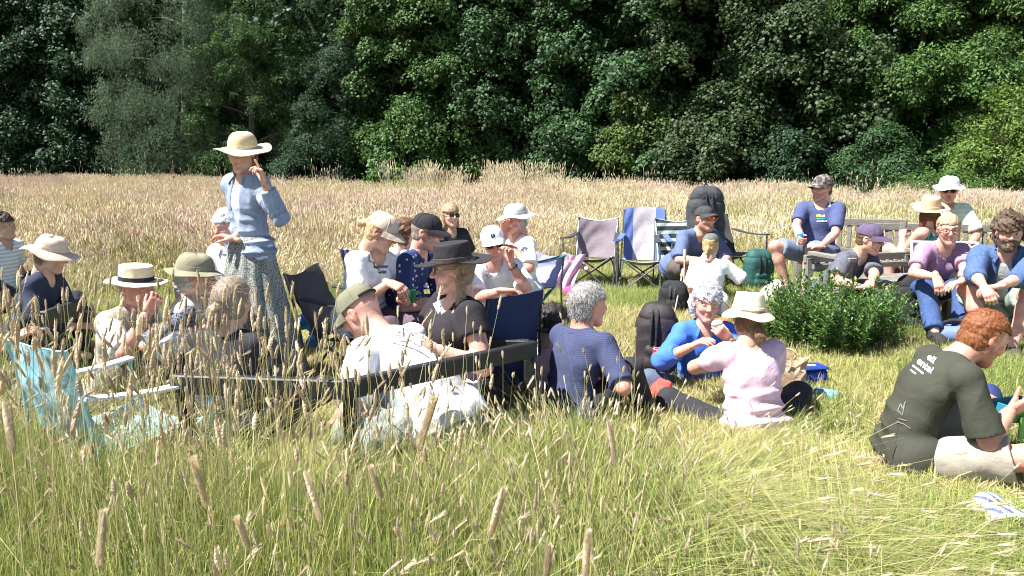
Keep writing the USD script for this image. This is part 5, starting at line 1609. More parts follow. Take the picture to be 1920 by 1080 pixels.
person('white_back', 'man in a white tee and olive cap bending forward, his back to the viewer', (676, 588), 3.85, 300, lean=42, curve=18, hyaw=-6, hpitch=34, s=1.12, bulk=1.24, skin='pink', hairc=(.2, .14, .1), belly=.5, neck=6,
       top=dict(m=white_tee, sleeve=.85, gs=.032, hem=.02, flare=.004, amp=.005), bottom=dict(m=cloth('grey_green_trousers', (.22, .25, .25)), len=1.9), larm=dict(to=('l', -.24, .42, .02), el=(-.6, -.3, -.6)), rarm=dict(to=('l', .05, .52, .02), el=(.5, 0, -.7)),
       lleg=dict(to=('l', -.14, .45, -.22)), rleg=dict(to=('l', .14, .45, -.22)), hat=('cap', cap_olive, dict(spin=0, tilt=6, strap=cap_black)))
person('boy', 'boy with thick dark hair and a pale pink shirt seen from behind', (1037, 606), 4.45, 40, lean=12, hpitch=14, s=.80, head_s=1.13, skin='tan', hairc=(.028, .020, .018), hair=dict(t=.018, front=.05, nape=-.07, curl=.006, fuzz=700, fl=.022, fcurl=.7), top=dict(m=pink_pale, sleeve=.9), bottom=dict(m=denim, len=1.9),
       lleg=dict(to=('l', -.14, .35, -.03), kn=(-.8, .5, .5)), rleg=dict(to=('l', .14, .35, -.03), kn=(.8, .5, .5)))
person('grey_man', 'grey-haired man in a finely striped navy shirt sitting on the ground facing right', (1104, 573), 4.12, 48, lean=14, curve=8, hyaw=22, hpitch=6, s=.97, bulk=1.08, skin='ruddy', hairc=(.33, .31, .30), hair=dict(t=.015, front=.055, nape=-.082, curl=.0014, fuzz=3200, fl=.026, fcurl=.35, fdown=.6),
       top=dict(m=navy_stripe, sleeve=.9, hem=.12, amp=.006, collar=True), bottom=dict(m=dark_cloth, len=1.9), shoes=dark_shoe, rarm=dict(to=('p', 1172, 690, -.12), el=(.6, -.3, -.5)), larm=dict(to=('l', -.05, .45, .05)),
       lleg=dict(to=('l', -.10, .62, -.05), kn=(-.2, .4, 1)), rleg=dict(to=('l', .16, .55, -.06), kn=(.3, .3, 1)))
person('blue_woman', 'grey curly-haired woman in a bright blue shirt eating, facing the viewer', (1326, 570), 4.75, 178, lean=12, hyaw=6, hpitch=6, hroll=-2, s=.98, fem=True, skin='pink', hairc=(.38, .37, .40), hair=dict(t=.020, front=.050, nape=-.09, curl=.006, fuzz=2600, fl=.03, fcurl=.9, extra=[(V(.075, -.02, .02), V(.085, -.02, -.06), .025, .018), (V(-.075, -.02, .02), V(-.08, -.02, -.05), .022, .016)]), smile=.5,
       top=dict(m=blue_shirt_m, sleeve=1.55, collar=True, amp=.008, g=.018, gs=.022, vneck=.05, hem=.10, flare=.02), bottom=dict(m=blue_trs, len=1.9), rarm=dict(to=('p', 1295, 650, -.30), el=(.7, 0, -.6)), larm=dict(to=('p', 1368, 636, -.28), el=(-.7, .1, -.9), hd=(.75, .1, .6), pn=(.3, -.9, .3), curl=.6, thumb=.9),
       lleg=dict(to=('l', -.08, .40, -.05), kn=(-.8, .6, .45)), rleg=dict(to=('l', .08, .42, -.05), kn=(.8, .6, .45)))
person('pink_woman', 'woman in a pale pink shirt and cream bucket hat, her back to the viewer', (1402, 596), 4.1, -10, lean=10, curve=8, hyaw=12, hpitch=6, hroll=3, s=.98, bulk=1.12, fem=True, skin='fair', hairc=(.17, .10, .055), hair=dict(t=.012, front=.075, nape=-.095, extra=[(V(.03, -.10, -.06), V(.045, -.115, -.085), .034, .034)], fuzz=600, fl=.025),
       top=dict(m=pink_check, sleeve=.55, gs=.02, hem=.13, flare=.02, amp=.0085), bottom=dict(m=dark_cloth, len=1.9), larm=dict(to=('p', 1356, 680, .28), el=(-.95, .25, -.3), curl=.4), rarm=dict(to=('l', .12, .42, .10), el=(.7, .2, -.5)),
       lleg=dict(to=('l', -.05, .38, -.05), kn=(-.85, .5, .4)), rleg=dict(to=('l', .08, .38, -.05), kn=(.85, .5, .4)), hat=('hat', hat_cream, dict(crown_h=.100, base_r=.094, top_r=.076, brim=.050, droop=.034, wave=.008, flat_top=True, seed=12, fb=1.1, tilt=-2, zc=.045, band=hat_cream, crease=.006)))
# -- back right
person('red_shades', 'man in a black cap and orange mirrored sunglasses leaning forward', (1322, 411), 7.7, 158, lean=40, curve=6, hyaw=-2, hpitch=-2, s=1.05, bulk=1.1, skin='pink', hairc=(.12, .07, .04), hair=dict(t=.007, front=.09, nape=-.06), stubble=.5, top=dict(m=blue_grey_tee, sleeve=.95, gs=.025), bottom=dict(m=cloth('brown_shorts', (.09, .075, .065)), len=.95), shoes=dark_shoe,
       larm=dict(to=('p', 1358, 492, -.25), el=(-.8, -.2, -.5), hd=(.9, .2, 0)), rarm=dict(to=('p', 1320, 488, -.3), el=(.8, -.3, -.5), hd=(-.9, .3, 0)), lleg=dict(to=('l', -.2, .42, -.37), kn=(-.2, 1, .6)), rleg=dict(to=('l', .16, .42, -.37), kn=(.2, 1, .6)),
       glasses=('sun', lens_red, frame_dark), hat=('cap', cap_char, dict(tilt=-6)))
person('child', 'child in a grey-green cap and white tee seen from behind', (1333, 461), 7.0, 15, lean=10, hpitch=10, hyaw=15, s=.80, head_s=1.12, skin='fair', hairc=(.42, .27, .13), hair=dict(t=.010, front=.08, nape=-.09, extra=[(V(0, -.105, -.03), V(-.01, -.120, -.095), .018, .014)]), top=dict(m=white_tee, sleeve=.95, gs=.035, hem=.16, flare=.04), bottom=dict(m=grey_cloth, len=1.9), shoes=dark_shoe,
       rarm=dict(to=('p', 1378, 515, .12), el=(.9, -.1, -.7), hd=(-.2, .5, .8), curl=.7), larm=dict(to=('l', -.1, .35, .10)), lleg=dict(to=('l', -.10, -.20, -.10), kn=(-.1, .6, -.4)), rleg=dict(to=('l', .10, -.20, -.10), kn=(.1, .6, -.4)), hat=('cap', cap_green, dict(tilt=0)))
person('camo_cap', 'man in a camouflage cap and navy printed tee upright on the slatted bench', (1541, 353), 7.6, 205, lean=2, hyaw=40, hpitch=2, s=1.03, skin='pink', hairc=(.10, .055, .03), hair=dict(t=.009, front=.08, nape=-.07), stubble=.25, top=dict(m=navy_tee, sleeve=.8, gs=.018, hem=.08), bottom=dict(m=grey_short, len=.86, w=.016), shoes=sandal_m,
       rarm=dict(to=('p', 1497, 445, -.38), el=(.8, -.3, -.5), curl=.8, pn=(-1, 0, -.2)), larm=dict(to=('p', 1540, 462, -.36), el=(-.8, -.4, -.5), hd=(.8, .6, 0), pn=(0, 0, -1)), lleg=dict(to=('p', 1508, 545, -.45), kn=(.3, .9, .4)), rleg=dict(to=('p', 1475, 535, -.10), kn=(.8, .8, .5)),
       glasses=('spec', lens_clear, frame_dark), hat=('cap', cap_camo, dict(tilt=0)))
person('purple_cap', 'man in a purple cap and grey polo leaning forward with his hands clasped', (1631, 449), 6.4, 150, lean=34, curve=10, hyaw=-18, hpitch=12, s=1.03, bulk=1.05, skin='fair', hairc=(.10, .06, .035), hair=dict(t=.007, front=.09, nape=-.06), stubble=.2, top=dict(m=grey_heather, sleeve=.82, gs=.026, collar=True, hem=.08), bottom=dict(m=dark_cloth, len=1.9), shoes=dark_shoe,
       rarm=dict(to=('p', 1612, 538, -.42), el=(.9, 0, -.5), hd=(-.9, .4, .1), curl=.7), larm=dict(to=('p', 1637, 540, -.40), el=(-.9, 0, -.5), hd=(.9, .4, .1), curl=.7), lleg=dict(to=('l', -.18, .42, -.40), kn=(-.2, 1, .6)), rleg=dict(to=('l', .18, .42, -.40), kn=(.2, 1, .6)),
       glasses=('sun', lens_dark, frame_dark), hat=('cap', cap_purple, dict(tilt=-2)))
person('tan_hat', 'woman in a tan felt hat and dark teal vest top, seen from behind', (1742, 397), 7.4, -38, lean=4, hyaw=50, hpitch=-8, s=1.02, bulk=1.15, fem=True, skin='pink', hairc=(.13, .05, .03), hair=dict(t=.012, front=.08, nape=-.10, extra=[(V(-.06, -.06, -.03), V(-.07, -.07, -.20), .04, .02), (V(.05, -.06, -.03), V(.05, -.08, -.14), .04, .02)]), top=dict(m=teal_tank, sleeve=0, tank=True, hem=.08, neck=.03), bottom=dict(m=denim_light, len=.45, w=.012), shoes=sandal_m,
       larm=dict(to=('p', 1692, 445, .25), el=(-.8, -.5, -.5)), rarm=dict(to=('l', .15, .40, .05)), lleg=dict(to=('p', 1668, 545, .05), kn=(-.3, .9, .5)), rleg=dict(to=('l', .12, .45, -.40)), hat=('hat', tan_felt, dict(crown_h=.100, base_r=.094, top_r=.080, brim=.080, droop=-.002, wave=.008, seed=5, tilt=-6, flat_top=True, band=tan_felt, crease=.01)))
person('white_hat', 'man in a white sun hat, dark glasses and pale green shirt behind the tan hat', (1779, 357), 8.1, 195, lean=8, hyaw=12, hpitch=8, s=1.05, bulk=1.1, skin='ruddy', hairc=(.3, .26, .22), hair=dict(t=.007, front=.09, nape=-.06), top=dict(m=pale_green, sleeve=.85, collar=True, gs=.03), bottom=dict(m=dark_cloth, len=1.9), larm=dict(to=('l', -.16, .38, .12), el=(-.8, -.5, -.4)), rarm=dict(to=('l', .12, .40, .08)),
       lleg=dict(to=('l', -.14, .45, -.38)), rleg=dict(to=('l', .14, .45, -.38)), glasses=('sun', lens_dark, frame_dark), hat=('hat', hat_white, dict(crown_h=.092, base_r=.094, brim=.058, droop=.020, wave=.008, seed=8, band=hat_white, crease=.006)))
person('mauve', 'woman in a mauve tee, jeans and glasses leaning forward with hands on her knees', (1779, 431), 6.1, 188, lean=34, curve=4, hyaw=12, hpitch=10, hroll=6, s=1.0, fem=True, skin='pink', hairc=(.36, .25, .15), hair=dict(t=.011, front=.060, nape=-.09), smile=1, top=dict(m=mauve_tee, sleeve=.72, gs=.018, hem=.10, amp=.006), bottom=dict(m=denim, len=1.95, w=.012), shoes=dark_shoe,
       rarm=dict(to=('p', 1754, 519, -.30), el=(.7, -.3, -.5), hd=(-.1, .5, -.8), pn=(-.2, -.3, -.9)), larm=dict(to=('p', 1803, 533, -.40), el=(-.7, -.4, -.5), hd=(.9, .4, -.2), pn=(0, 0, -1)), lleg=dict(to=('p', 1803, 622, -.30), kn=(-.1, 1, .5)), rleg=dict(to=('p', 1752, 622, -.30), kn=(.2, 1, .5)), bust=.6,
       glasses=('spec', lens_clear, frame_dark))
person('curly', 'curly-haired bearded man in an open denim shirt at the right edge', (1892, 437), 5.7, 212, lean=26, curve=8, hyaw=-8, hpitch=10, s=1.05, bulk=1.05, skin='pink', hairc=(.085, .055, .035), hair=dict(t=.034, front=.045, nape=-.08, curl=.016, freq=65, fuzz=1700, fl=.03, fcurl=1.1, fdown=0), beard=dict(t=.012), top=dict(m=cloth('light_grey_tee', (.42, .43, .46)), sleeve=.5, vest=dict(m=denim_shirt, sleeve=1.35, collar=True, amp=.008, open=.07, gs=.026, hem=.08, name='denim_shirt')), bottom=dict(m=sage_short, len=.75, w=.018), shoes=sandal_m,
       rarm=dict(to=('p', 1845, 542, -.34), el=(.8, -.2, -.5), hd=(-.4, .6, -.6), pn=(-.3, -.2, -.9), curl=.5), larm=dict(to=('p', 1862, 545, -.36), el=(-.9, -.1, -.5), hd=(.9, .3, -.2), pn=(0, 0, -1), curl=.5), lleg=dict(to=('p', 1898, 650, -.25), kn=(-.2, 1, .6)), rleg=dict(to=('p', 1856, 640, -.1), kn=(.4, 1, .5)))
person('red_hair', 'red-haired bearded man in an olive tee and stone shorts sitting cross-legged', (1845, 634), 3.42, 95, lean=15, curve=33, hyaw=-8, hpitch=30, s=1.02, bulk=1.02, skin='ruddy', hairc=(.21, .075, .030), hair=dict(t=.010, front=.065, nape=-.075, curl=.0019, freq=120, fuzz=6500, fl=.012, fcurl=1.0, fdown=0), stubble=.55, neck=10,
       top=dict(m=olive_tee, sleeve=.88, gs=.030, hem=.09, flare=.008, amp=.0050), bottom=dict(m=stone_cloth, len=.86, w=.022, amp=.007), rarm=dict(to=('p', 1893, 772, -.10), el=(.6, -.35, -.75), hd=(-.15, .9, .4), pn=(-.7, 0, .4), curl=.5), larm=dict(to=('p', 1915, 785, .15), el=(-.6, 0, -.8), hd=(.2, .9, .1), pn=(.3, 0, .9), curl=.5),
       lleg=dict(to=('l', .10, .46, -.05), kn=(-.75, .75, .5)), rleg=dict(to=('l', -.12, .38, -.06), kn=(.62, .80, .30)))
# ---------------------------------------------------------------- chairs, benches, bags
tube_grey = mat('grey_steel_tube', (.16, .16, .17), .4, .1, metal=.6)
tube_black = mat('black_steel_tube', (.025, .025, .028), .4, .1)
tube_green = mat('green_steel_tube', (.05, .17, .16), .35, .1)
tube_white = mat('white_painted_tube', (.74, .74, .76), .35, .04)
tube_aqua = mat('aqua_steel_tube', (.22, .52, .60), .35, .08)
rubber = mat('black_rubber', (.015, .015, .016), .7)
wood_grey = usdkit.material(stage, '/World/Looks/weathered_wood', {
    't': ('texture_coordinate', {}), 'mp': ('mapping', {'scale': (3.0, 3.0, 40.0)}), 'n': ('noise_texture', {'scale': 6.0, 'detail': 6.0, 'roughness': .65}),
    'r': ('rgb_ramp', {'ramp': [(.3, (.10, .09, .075)), (.5, (.18, .165, .14)), (.7, (.27, .255, .22))]}), 'b': ('bump', {'strength': .6, 'distance': .006}), 'p': ('principled_bsdf', {'roughness': .85})},
    [('t.object', 'mp.vector'), ('mp.vector', 'n.vector'), ('n.fac', 'r.fac'), ('r.color', 'p.base_color'), ('n.fac', 'b.height'), ('b.normal', 'p.normal')], surface='p.BSDF')
wood_black = mat('black_stained_wood', (.014, .014, .016), .55, .35, 7, .5, 30)
nav_fab = cloth('navy_chair_fabric', (.022, .032, .085), bump=.25)
grey_fab = cloth('plum_grey_chair_fabric', (.19, .155, .175), bump=.3)
greyl_fab = cloth('light_grey_chair_fabric', (.36, .325, .36), bump=.3)
blue_fab = cloth('blue_chair_fabric', (.085, .135, .33), bump=.3)
stripe_fab = cloth('green_striped_chair_fabric', (.035, .045, .065), 'hstripes', (.42, .50, .40), .09)
purple_fab = cloth('purple_striped_chair_fabric', (.05, .04, .19), 'stripes', (.40, .34, .52), .05)
aqua_fab = cloth('aqua_patterned_chair_fabric', (.20, .42, .50), 'camo', (.33, .52, .60), .10)
olive_fab = cloth('grey_green_chair_fabric', (.125, .135, .125), bump=.3)
dark_fab = cloth('dark_chair_fabric', (.045, .045, .05))
lilac_fab = cloth('lilac_chair_fabric', (.26, .26, .44))
piping = mat('pale_piping', (.66, .66, .60), .7)


def placed(v, c, yaw):
    return np.asarray(v, float) @ rotz(-math.radians(yaw)).T + np.asarray(c)


def camp_chair(label, c, yaw, seat_m, back_m, frame, side_m=None, back=.90, w=.50, seat=.42, arms=(1, 1), arm_m=None, piped=None, top='dip', group='folding camp chairs', lean=.12, stripe=None):
    """a folding camp chair standing at c, its front towards yaw (0 = away from the viewer, 90 = to the right)"""
    c = np.array([c[0], c[1], float(gz(c[0], c[1]))])
    t = thing('camp_chair', label, 'chair', c, group)
    pl = lambda v: placed(v, c, yaw)
    h = w / 2
    FL, FR, RL, RR = V(-h - .03, .25, .01), V(h + .03, .25, .01), V(-h - .03, -.27, .01), V(h + .03, -.27, .01)
    sFL, sFR, sRL, sRR = V(-h, .23, seat), V(h, .23, seat), V(-h + .02, -.20, seat - .05), V(h - .02, -.20, seat - .05)
    bL, bR = V(-h + .01, -.20 - lean - .10, back), V(h - .01, -.20 - lean - .10, back)
    r = .0095
    for a, b in ((FL, sFR), (FR, sFL), (RL, sRR), (RR, sRL), (FL, sRL), (FR, sRR), (RL, sFL), (RR, sFR)):
        part('leg', tube(pl([a, b]), r, 7), frame, t, smooth=50)
    for q in (FL, FR, RL, RR):
        part('foot', box(pl([q])[0] + V(0, 0, .005), (.04, .04, .03), bev=.008), rubber, t)
    for a, b in ((RL, bL), (RR, bR)):
        part('back_post', tube(pl(bez([a + V(0, .03, .30) * 0, (a + b) / 2 + V(0, .03, -.02), b], 6)), r, 7), frame, t, smooth=50)
    # seat
    nu, nv = 11, 9
    g = np.zeros((nu, nv, 3))
    for i, u in enumerate(np.linspace(0, 1, nu)):
        for j, q in enumerate(np.linspace(0, 1, nv)):
            p = (sRL * (1 - u) + sRR * u) * (1 - q) + (sFL * (1 - u) + sFR * u) * q
            sag = .075 * math.sin(math.pi * u) ** .8 * (.55 + .45 * math.sin(math.pi * q))
            g[i, j] = p - V(0, 0, sag)
    part('seat', sheet(pl(g.reshape(-1, 3)).reshape(g.shape), .006), seat_m, t, smooth=40)
    # back
    def bp(u, q):
        b0, b1 = sRL * (1 - u) + sRR * u + V(0, 0, -.02), bL * (1 - u) + bR * u
        e = {'dip': -.045 * math.sin(math.pi * u), 'round': .035 * math.sin(math.pi * u) ** .6, 'flat': 0}[top]
        p = b0 * (1 - q) + (b1 + V(0, 0, e)) * q
        wr = .006 * math.sin(9 * u + 14 * q + 3 * math.sin(5 * u + 2)) + .004 * math.sin(31 * q - 8 * u)
        return p + V(0, -.075 * math.sin(math.pi * u) ** .8 * (.5 + .5 * math.sin(math.pi * min(1, q * 1.05))) + wr, 0)
    spans = ((0, 1, back_m, 'backrest'),) if side_m is None else ((0, .22, side_m, 'side_panel'), (.222, .778, back_m, 'backrest'), (.78, 1, side_m, 'side_panel'))
    for u0, u1, mt, nm in spans:
        g = np.array([[bp(u, q) for q in np.linspace(0, 1, 13)] for u in np.linspace(u0, u1, 15 if side_m is None else 9)])
        part(nm, sheet(pl(g.reshape(-1, 3)).reshape(g.shape), .008), mt, t, smooth=50)
    if piped is not None:
        e = [bp(0, q) for q in np.linspace(0, 1, 10)] + [bp(u, 1) for u in np.linspace(.05, .95, 10)] + [bp(1, q) for q in np.linspace(1, 0, 10)]
        part('piping', tube(pl(e), .007, 6), piped, t, smooth=50)
    for k, s in enumerate((-1, 1)):
        if arms[k]:
            p0, p1 = V(s * (h - .005), -.30, seat + .23), V(s * (h + .06), .24, seat + .20)
            g = np.array([[p0 * (1 - q) + p1 * q + V(s * x * .032, 0, -.02 * math.sin(math.pi * q)) for x in (-1, 0, 1)] for q in np.linspace(0, 1, 8)])
            part('armrest', sheet(pl(g.reshape(-1, 3)).reshape(g.shape), .012), arm_m or side_m or back_m, t, smooth=40)
            part('arm_post', tube(pl([FL if s < 0 else FR, p1 + V(0, -.01, -.01)]), r, 7), frame, t, smooth=50)
    return t, pl


def cx(px, d):
    return (px - 960) / FPX * d


camp_chair('empty plum-grey camp chair with pale piping and a pink blanket on it', (cx(1112, 8.75), 8.75), 196, grey_fab, grey_fab, tube_grey, back=.83, piped=piping, arm_m=dark_fab, w=.50, lean=.06)
camp_chair('empty tall camp chair with blue side panels and a grey middle panel', (cx(1208, 8.5), 8.5), 190, greyl_fab, greyl_fab, tube_grey, side_m=blue_fab, back=.93, top='round', lean=.10)
camp_chair('camp chair striped dark and pale green under the man in mirrored sunglasses', (cx(1287, 8.35), 8.35), 180, stripe_fab, stripe_fab, tube_grey, back=.84, piped=piping, w=.56)
camp_chair('grey-green camp chair carrying a tall dark backpack', (cx(1372, 8.6), 8.7), 158, olive_fab, dark_fab, tube_black, back=.86, arm_m=dark_fab, w=.60, seat=.46)
camp_chair('green-framed camp chair with lilac fabric under the person in the stone hat', (cx(975, 6.75), 6.75), 236, lilac_fab, lilac_fab, tube_green, back=.66, lean=.0, arm_m=tube_green, w=.56)
camp_chair('dark camp chair with a looped armrest under the woman in the beige cap', (cx(668, 5.1), 5.12), 100, dark_fab, dark_fab, tube_grey, back=.74, seat=.34, arm_m=dark_fab, w=.54)
camp_chair('low folding chair striped in purple and white behind the dotted shirt', (cx(752, 5.75), 5.75), 35, purple_fab, purple_fab, tube_grey, back=.84, seat=.34, top='flat', w=.46)
camp_chair('navy camp chair seen from behind at the right of the black hat', (cx(915, 4.2) - .05, 4.34), 312, nav_fab, nav_fab, tube_black, back=.735, seat=.26, top='flat', w=.48, lean=-.02)
camp_chair('dark chair deep in the grass under the person in the dark dotted navy shirt', (cx(800, 5.4), 5.42), 108, dark_fab, dark_fab, tube_black, back=.66, seat=.32, w=.5)
camp_chair('pale aqua patterned camp chair in the tall grass at the left edge', (-1.77, 3.26), 33, aqua_fab, aqua_fab, tube_aqua, back=.735, seat=.30, top='flat', w=.52, lean=.04, arm_m=cloth('white_arm_strap', (.72, .74, .80)))


def bench_black():
    """a low bench of black boards set in an open ring, seen from outside"""
    zt = .505
    pts = [at(322, 731, 3.17), at(652, 744, 3.08), at(1004, 661, 3.80)]
    t = thing('bench', 'black stained timber bench with an angled top rail in front of the picnickers', 'bench', V(-.6, 3.2, 0))
    P = [V(p[0], p[1], zt) for p in pts]
    for k in range(2):
        a, b = P[k], P[k + 1]
        d = unit(b - a)
        part('rail', beam(a + d * .002, b - d * .002, .045, .085, bev=.006), wood_black, t)
    c = at(852, 655, 3.88)
    part('rail', beam(P[2] + V(-.03, .05, -.01), V(c[0], c[1], zt - .01), .05, .09, bev=.006), wood_black, t)
    for p in (P[0] + V(.05, .02, 0), P[1] + V(0, .05, 0), P[2] + V(-.03, .03, 0)):
        part('leg', beam(V(p[0], p[1], -.05), V(p[0], p[1], zt + .030), .06, .06, up=(0, 1, 0), bev=.008), wood_black, t)
    t = thing('bench', 'end of a second black bench between the aqua chair and the straw boater', 'bench', V(-3.0, 4.9, 0))
    a, b = at(80, 600, 4.7), at(150, 578, 5.15)
    a[2] = b[2] = (a[2] + b[2]) / 2
    part('rail', beam(a, b, .05, .12, bev=.006), wood_black, t)
    for p in (a, b):
        part('leg', beam(V(p[0], p[1], -.05), V(p[0], p[1], a[2] - .04), .07, .07, up=(0, 1, 0), bev=.008), wood_black, t)


bench_black()


def slat_bench(label, c, yaw, L=1.4, seat=.42, back=.86, arm=True):
    c = np.array([c[0], c[1], float(gz(c[0], c[1]))])
    t = thing('slatted_bench', label, 'bench', c, None)
    pl = lambda v: placed(np.atleast_2d(v), c, yaw)
    bm = lambda a, b, w, h, up=(0, 0, 1): beam(pl(a)[0], pl(b)[0], w, h, up=up, bev=.005)
    for s in (-1, 1):
        x = s * (L / 2 - .03)
        part('leg', bm(V(x, .24, -.03), V(x, .24, .63), .06, .06, up=unit(pl(V(0, 1, 0))[0] - c)), wood_grey, t)
        part('leg', bm(V(x, -.24, -.03), V(x, -.30, back), .06, .06, up=unit(pl(V(0, 1, 0))[0] - c)), wood_grey, t)
        part('armrest', bm(V(x, -.27, .65), V(x, .30, .65), .075, .035), wood_grey, t)
        part('side_rail', bm(V(x, -.24, seat - .06), V(x, .22, seat - .06), .04, .07), wood_grey, t)
    for k in range(5):
        y = -.19 + k * .105
        part('seat_slat', bm(V(-L / 2 + .005, y, seat), V(L / 2 - .005, y, seat), .085, .022), wood_grey, t)
    part('top_rail', bm(V(-L / 2 - .01, -.30, back - .01), V(L / 2 + .01, -.30, back - .01), .045, .075), wood_grey, t)
    part('lower_rail', bm(V(-L / 2 + .05, -.255, seat + .10), V(L / 2 - .05, -.255, seat + .10), .035, .05), wood_grey, t)
    n = int(L / .095)
    for k in range(n):
        x = -L / 2 + .08 + k * (L - .16) / (n - 1)
        part('back_slat', bm(V(x, -.258, seat + .125), V(x, -.297, back - .045), .045, .018, up=unit(pl(V(0, 1, 0))[0] - c)), wood_grey, t)


slat_bench('weathered slatted bench under the man in the camouflage cap', (3.66, 8.02), 198, L=1.12, back=.84)
slat_bench('weathered slatted bench whose end arm stands at the purple-capped man', (3.36, 6.75), 165, L=1.15, back=.60)
slat_bench('weathered slatted bench under the woman in the tan hat', (4.55, 7.75), 195, L=1.35, back=.80)


def tube_chair(label, c, yaw):
    """white tubular garden chair with dark slats"""
    c = np.array([c[0], c[1], float(gz(c[0], c[1]))])
    t = thing('garden_chair', label, 'chair', c, 'white tubular garden chairs')
    pl = lambda v: placed(np.atleast_2d(v), c, yaw)
    for s in (-1, 1):
        x = s * .29
        part('side_frame', tube(pl(bez([V(x, .22, 0), V(x, .25, .30), V(x, .27, .56), V(x, .20, .635), V(x, .0, .64), V(x, -.24, .62)], 22)), .0135, 9), tube_white, t, smooth=50)
        part('back_frame', tube(pl(bez([V(x * .95, .20, .40), V(x * .95, -.18, .37), V(x * .95, -.26, .58), V(x * .95, -.32, .76)], 14)), .0135, 9), tube_white, t, smooth=50)
        part('leg', tube(pl(bez([V(x, -.36, 0), V(x, -.28, .3), V(x, -.24, .62)], 8)), .0135, 9), tube_white, t, smooth=50)
    part('top_rail', tube(pl([V(-.275, -.32, .76), V(.275, -.32, .76)]), .0135, 9), tube_white, t, smooth=50)
    for k in range(8):
        a = np.array([-.25 + k * .0715, 0, 0])
        part('back_slat', beam(pl(a + V(0, -.225, .44))[0], pl(a + V(0, -.315, .75))[0], .045, .012, up=unit(pl(V(0, 1, 0))[0] - c), bev=.003), mat('dark_slat', (.05, .05, .052), .5), t)
    for k in range(6):
        y = -.15 + k * .068
        part('seat_slat', beam(pl(V(-.27, y, .385))[0], pl(V(.27, y, .385))[0], .05, .012, bev=.003), mat('dark_slat', (.05, .05, .052), .5), t)


tube_chair('white tubular garden chair under the woman in the mauve tee', (cx(1812, 6.35), 6.42), 188)
tube_chair('white tubular garden chair under the curly-haired bearded man', (cx(1912, 5.95), 5.98), 210)


# ---- soft bags
def blob(name, prims, h, mt, parent, amp=.006, f=14, seed=1, k=.03, smooth=True):
    pts = np.array([x[q] for x in prims for q in (0, 1)])
    r = max(max(x[2], x[3]) for x in prims)
    F = Field(pts.min(0) - r - .03, pts.max(0) + r + .03, h)
    for x in prims:
        F.add(*cone(*x), k=k)
    F.displace(lambda p: amp * (wob(p, f, seed) + .5 * wob(p, f * 2.3, seed + 1)))
    return part(name, F.mesh(), mt, parent, smooth=smooth)


def rucksack(label, c, yaw, w, hgt, dep, m1, strap_m, h=.012, lid=None, pocket=True, seed=1, tilt=0.0, group=None, cat='rucksack'):
    c = np.asarray(c, float)
    t = thing('rucksack', label, cat, c, group)
    R = rotz(-math.radians(yaw)) @ trimesh.transformations.rotation_matrix(math.radians(tilt), [1, 0, 0])[:3, :3]
    W_ = lambda v: np.asarray(v, float) @ R.T + c
    r = dep / 2
    a = lambda x0, z0, x1, z1, ra, rb=None: (W_((x0, 0, z0)), W_((x1, 0, z1)), ra, ra if rb is None else rb)
    x = w / 2 - r
    blob('body', [a(-x, r, x, r, r), a(-x, r, -x * .9, hgt * .7, r), a(x, r, x * .9, hgt * .7, r), a(0, r, 0, hgt * .75, r), a(-x * .8, hgt * .72, x * .8, hgt * .72, r * .95)], h, m1, t, .006, 15, seed, .02)
    blob('lid', [a(-x * .75, hgt * .86, x * .75, hgt * .86, r * .85), a(-x * .8, hgt * .82, x * .8, hgt * .80, r * .9, r * .2)], h, lid or m1, t, .007, 18, seed + 2, .015)
    if pocket:
        blob('pocket', [(W_((-x * .6, r * .8, hgt * .24)), W_((x * .6, r * .8, hgt * .24)), r * .5, r * .5), (W_((-x * .5, r * .8, hgt * .42)), W_((x * .5, r * .8, hgt * .42)), r * .45, r * .45)], h, m1, t, .005, 18, seed + 3)
    for s in (-1, 1):
        part('strap', tube(bez([W_((s * x * .5, -r * .8, hgt * .85)), W_((s * x * 1.1, -r * 1.6, hgt * .55)), W_((s * x * 1.15, -r * .9, hgt * .12))], 10), .016, 7), strap_m, t, smooth=True)
    for s in (-1, 1):
        part('webbing', tube(bez([W_((s * x * .45, r * 1.03, hgt * .15)), W_((s * x * .45, r * 1.12, hgt * .5)), W_((s * x * .45, r * .95, hgt * .88)), W_((s * x * .45, 0, hgt * 1.0))], 14), .010, 6), strap_m, t, smooth=True)
    part('zip', tube(bez([W_((-x * .9, r * .86, hgt * .35)), W_((-x * .6, r * .95, hgt * .68)), W_((0, r * .97, hgt * .76)), W_((x * .6, r * .95, hgt * .68)), W_((x * .9, r * .86, hgt * .35))], 18), .006, 6), tube_grey, t, smooth=True)
    part('handle', tube(bez([W_((-.04, -r * .2, hgt * .97)), W_((0, -r * .3, hgt * 1.04)), W_((.04, -r * .2, hgt * .97))], 8), .009, 6), strap_m, t, smooth=True)
    return t


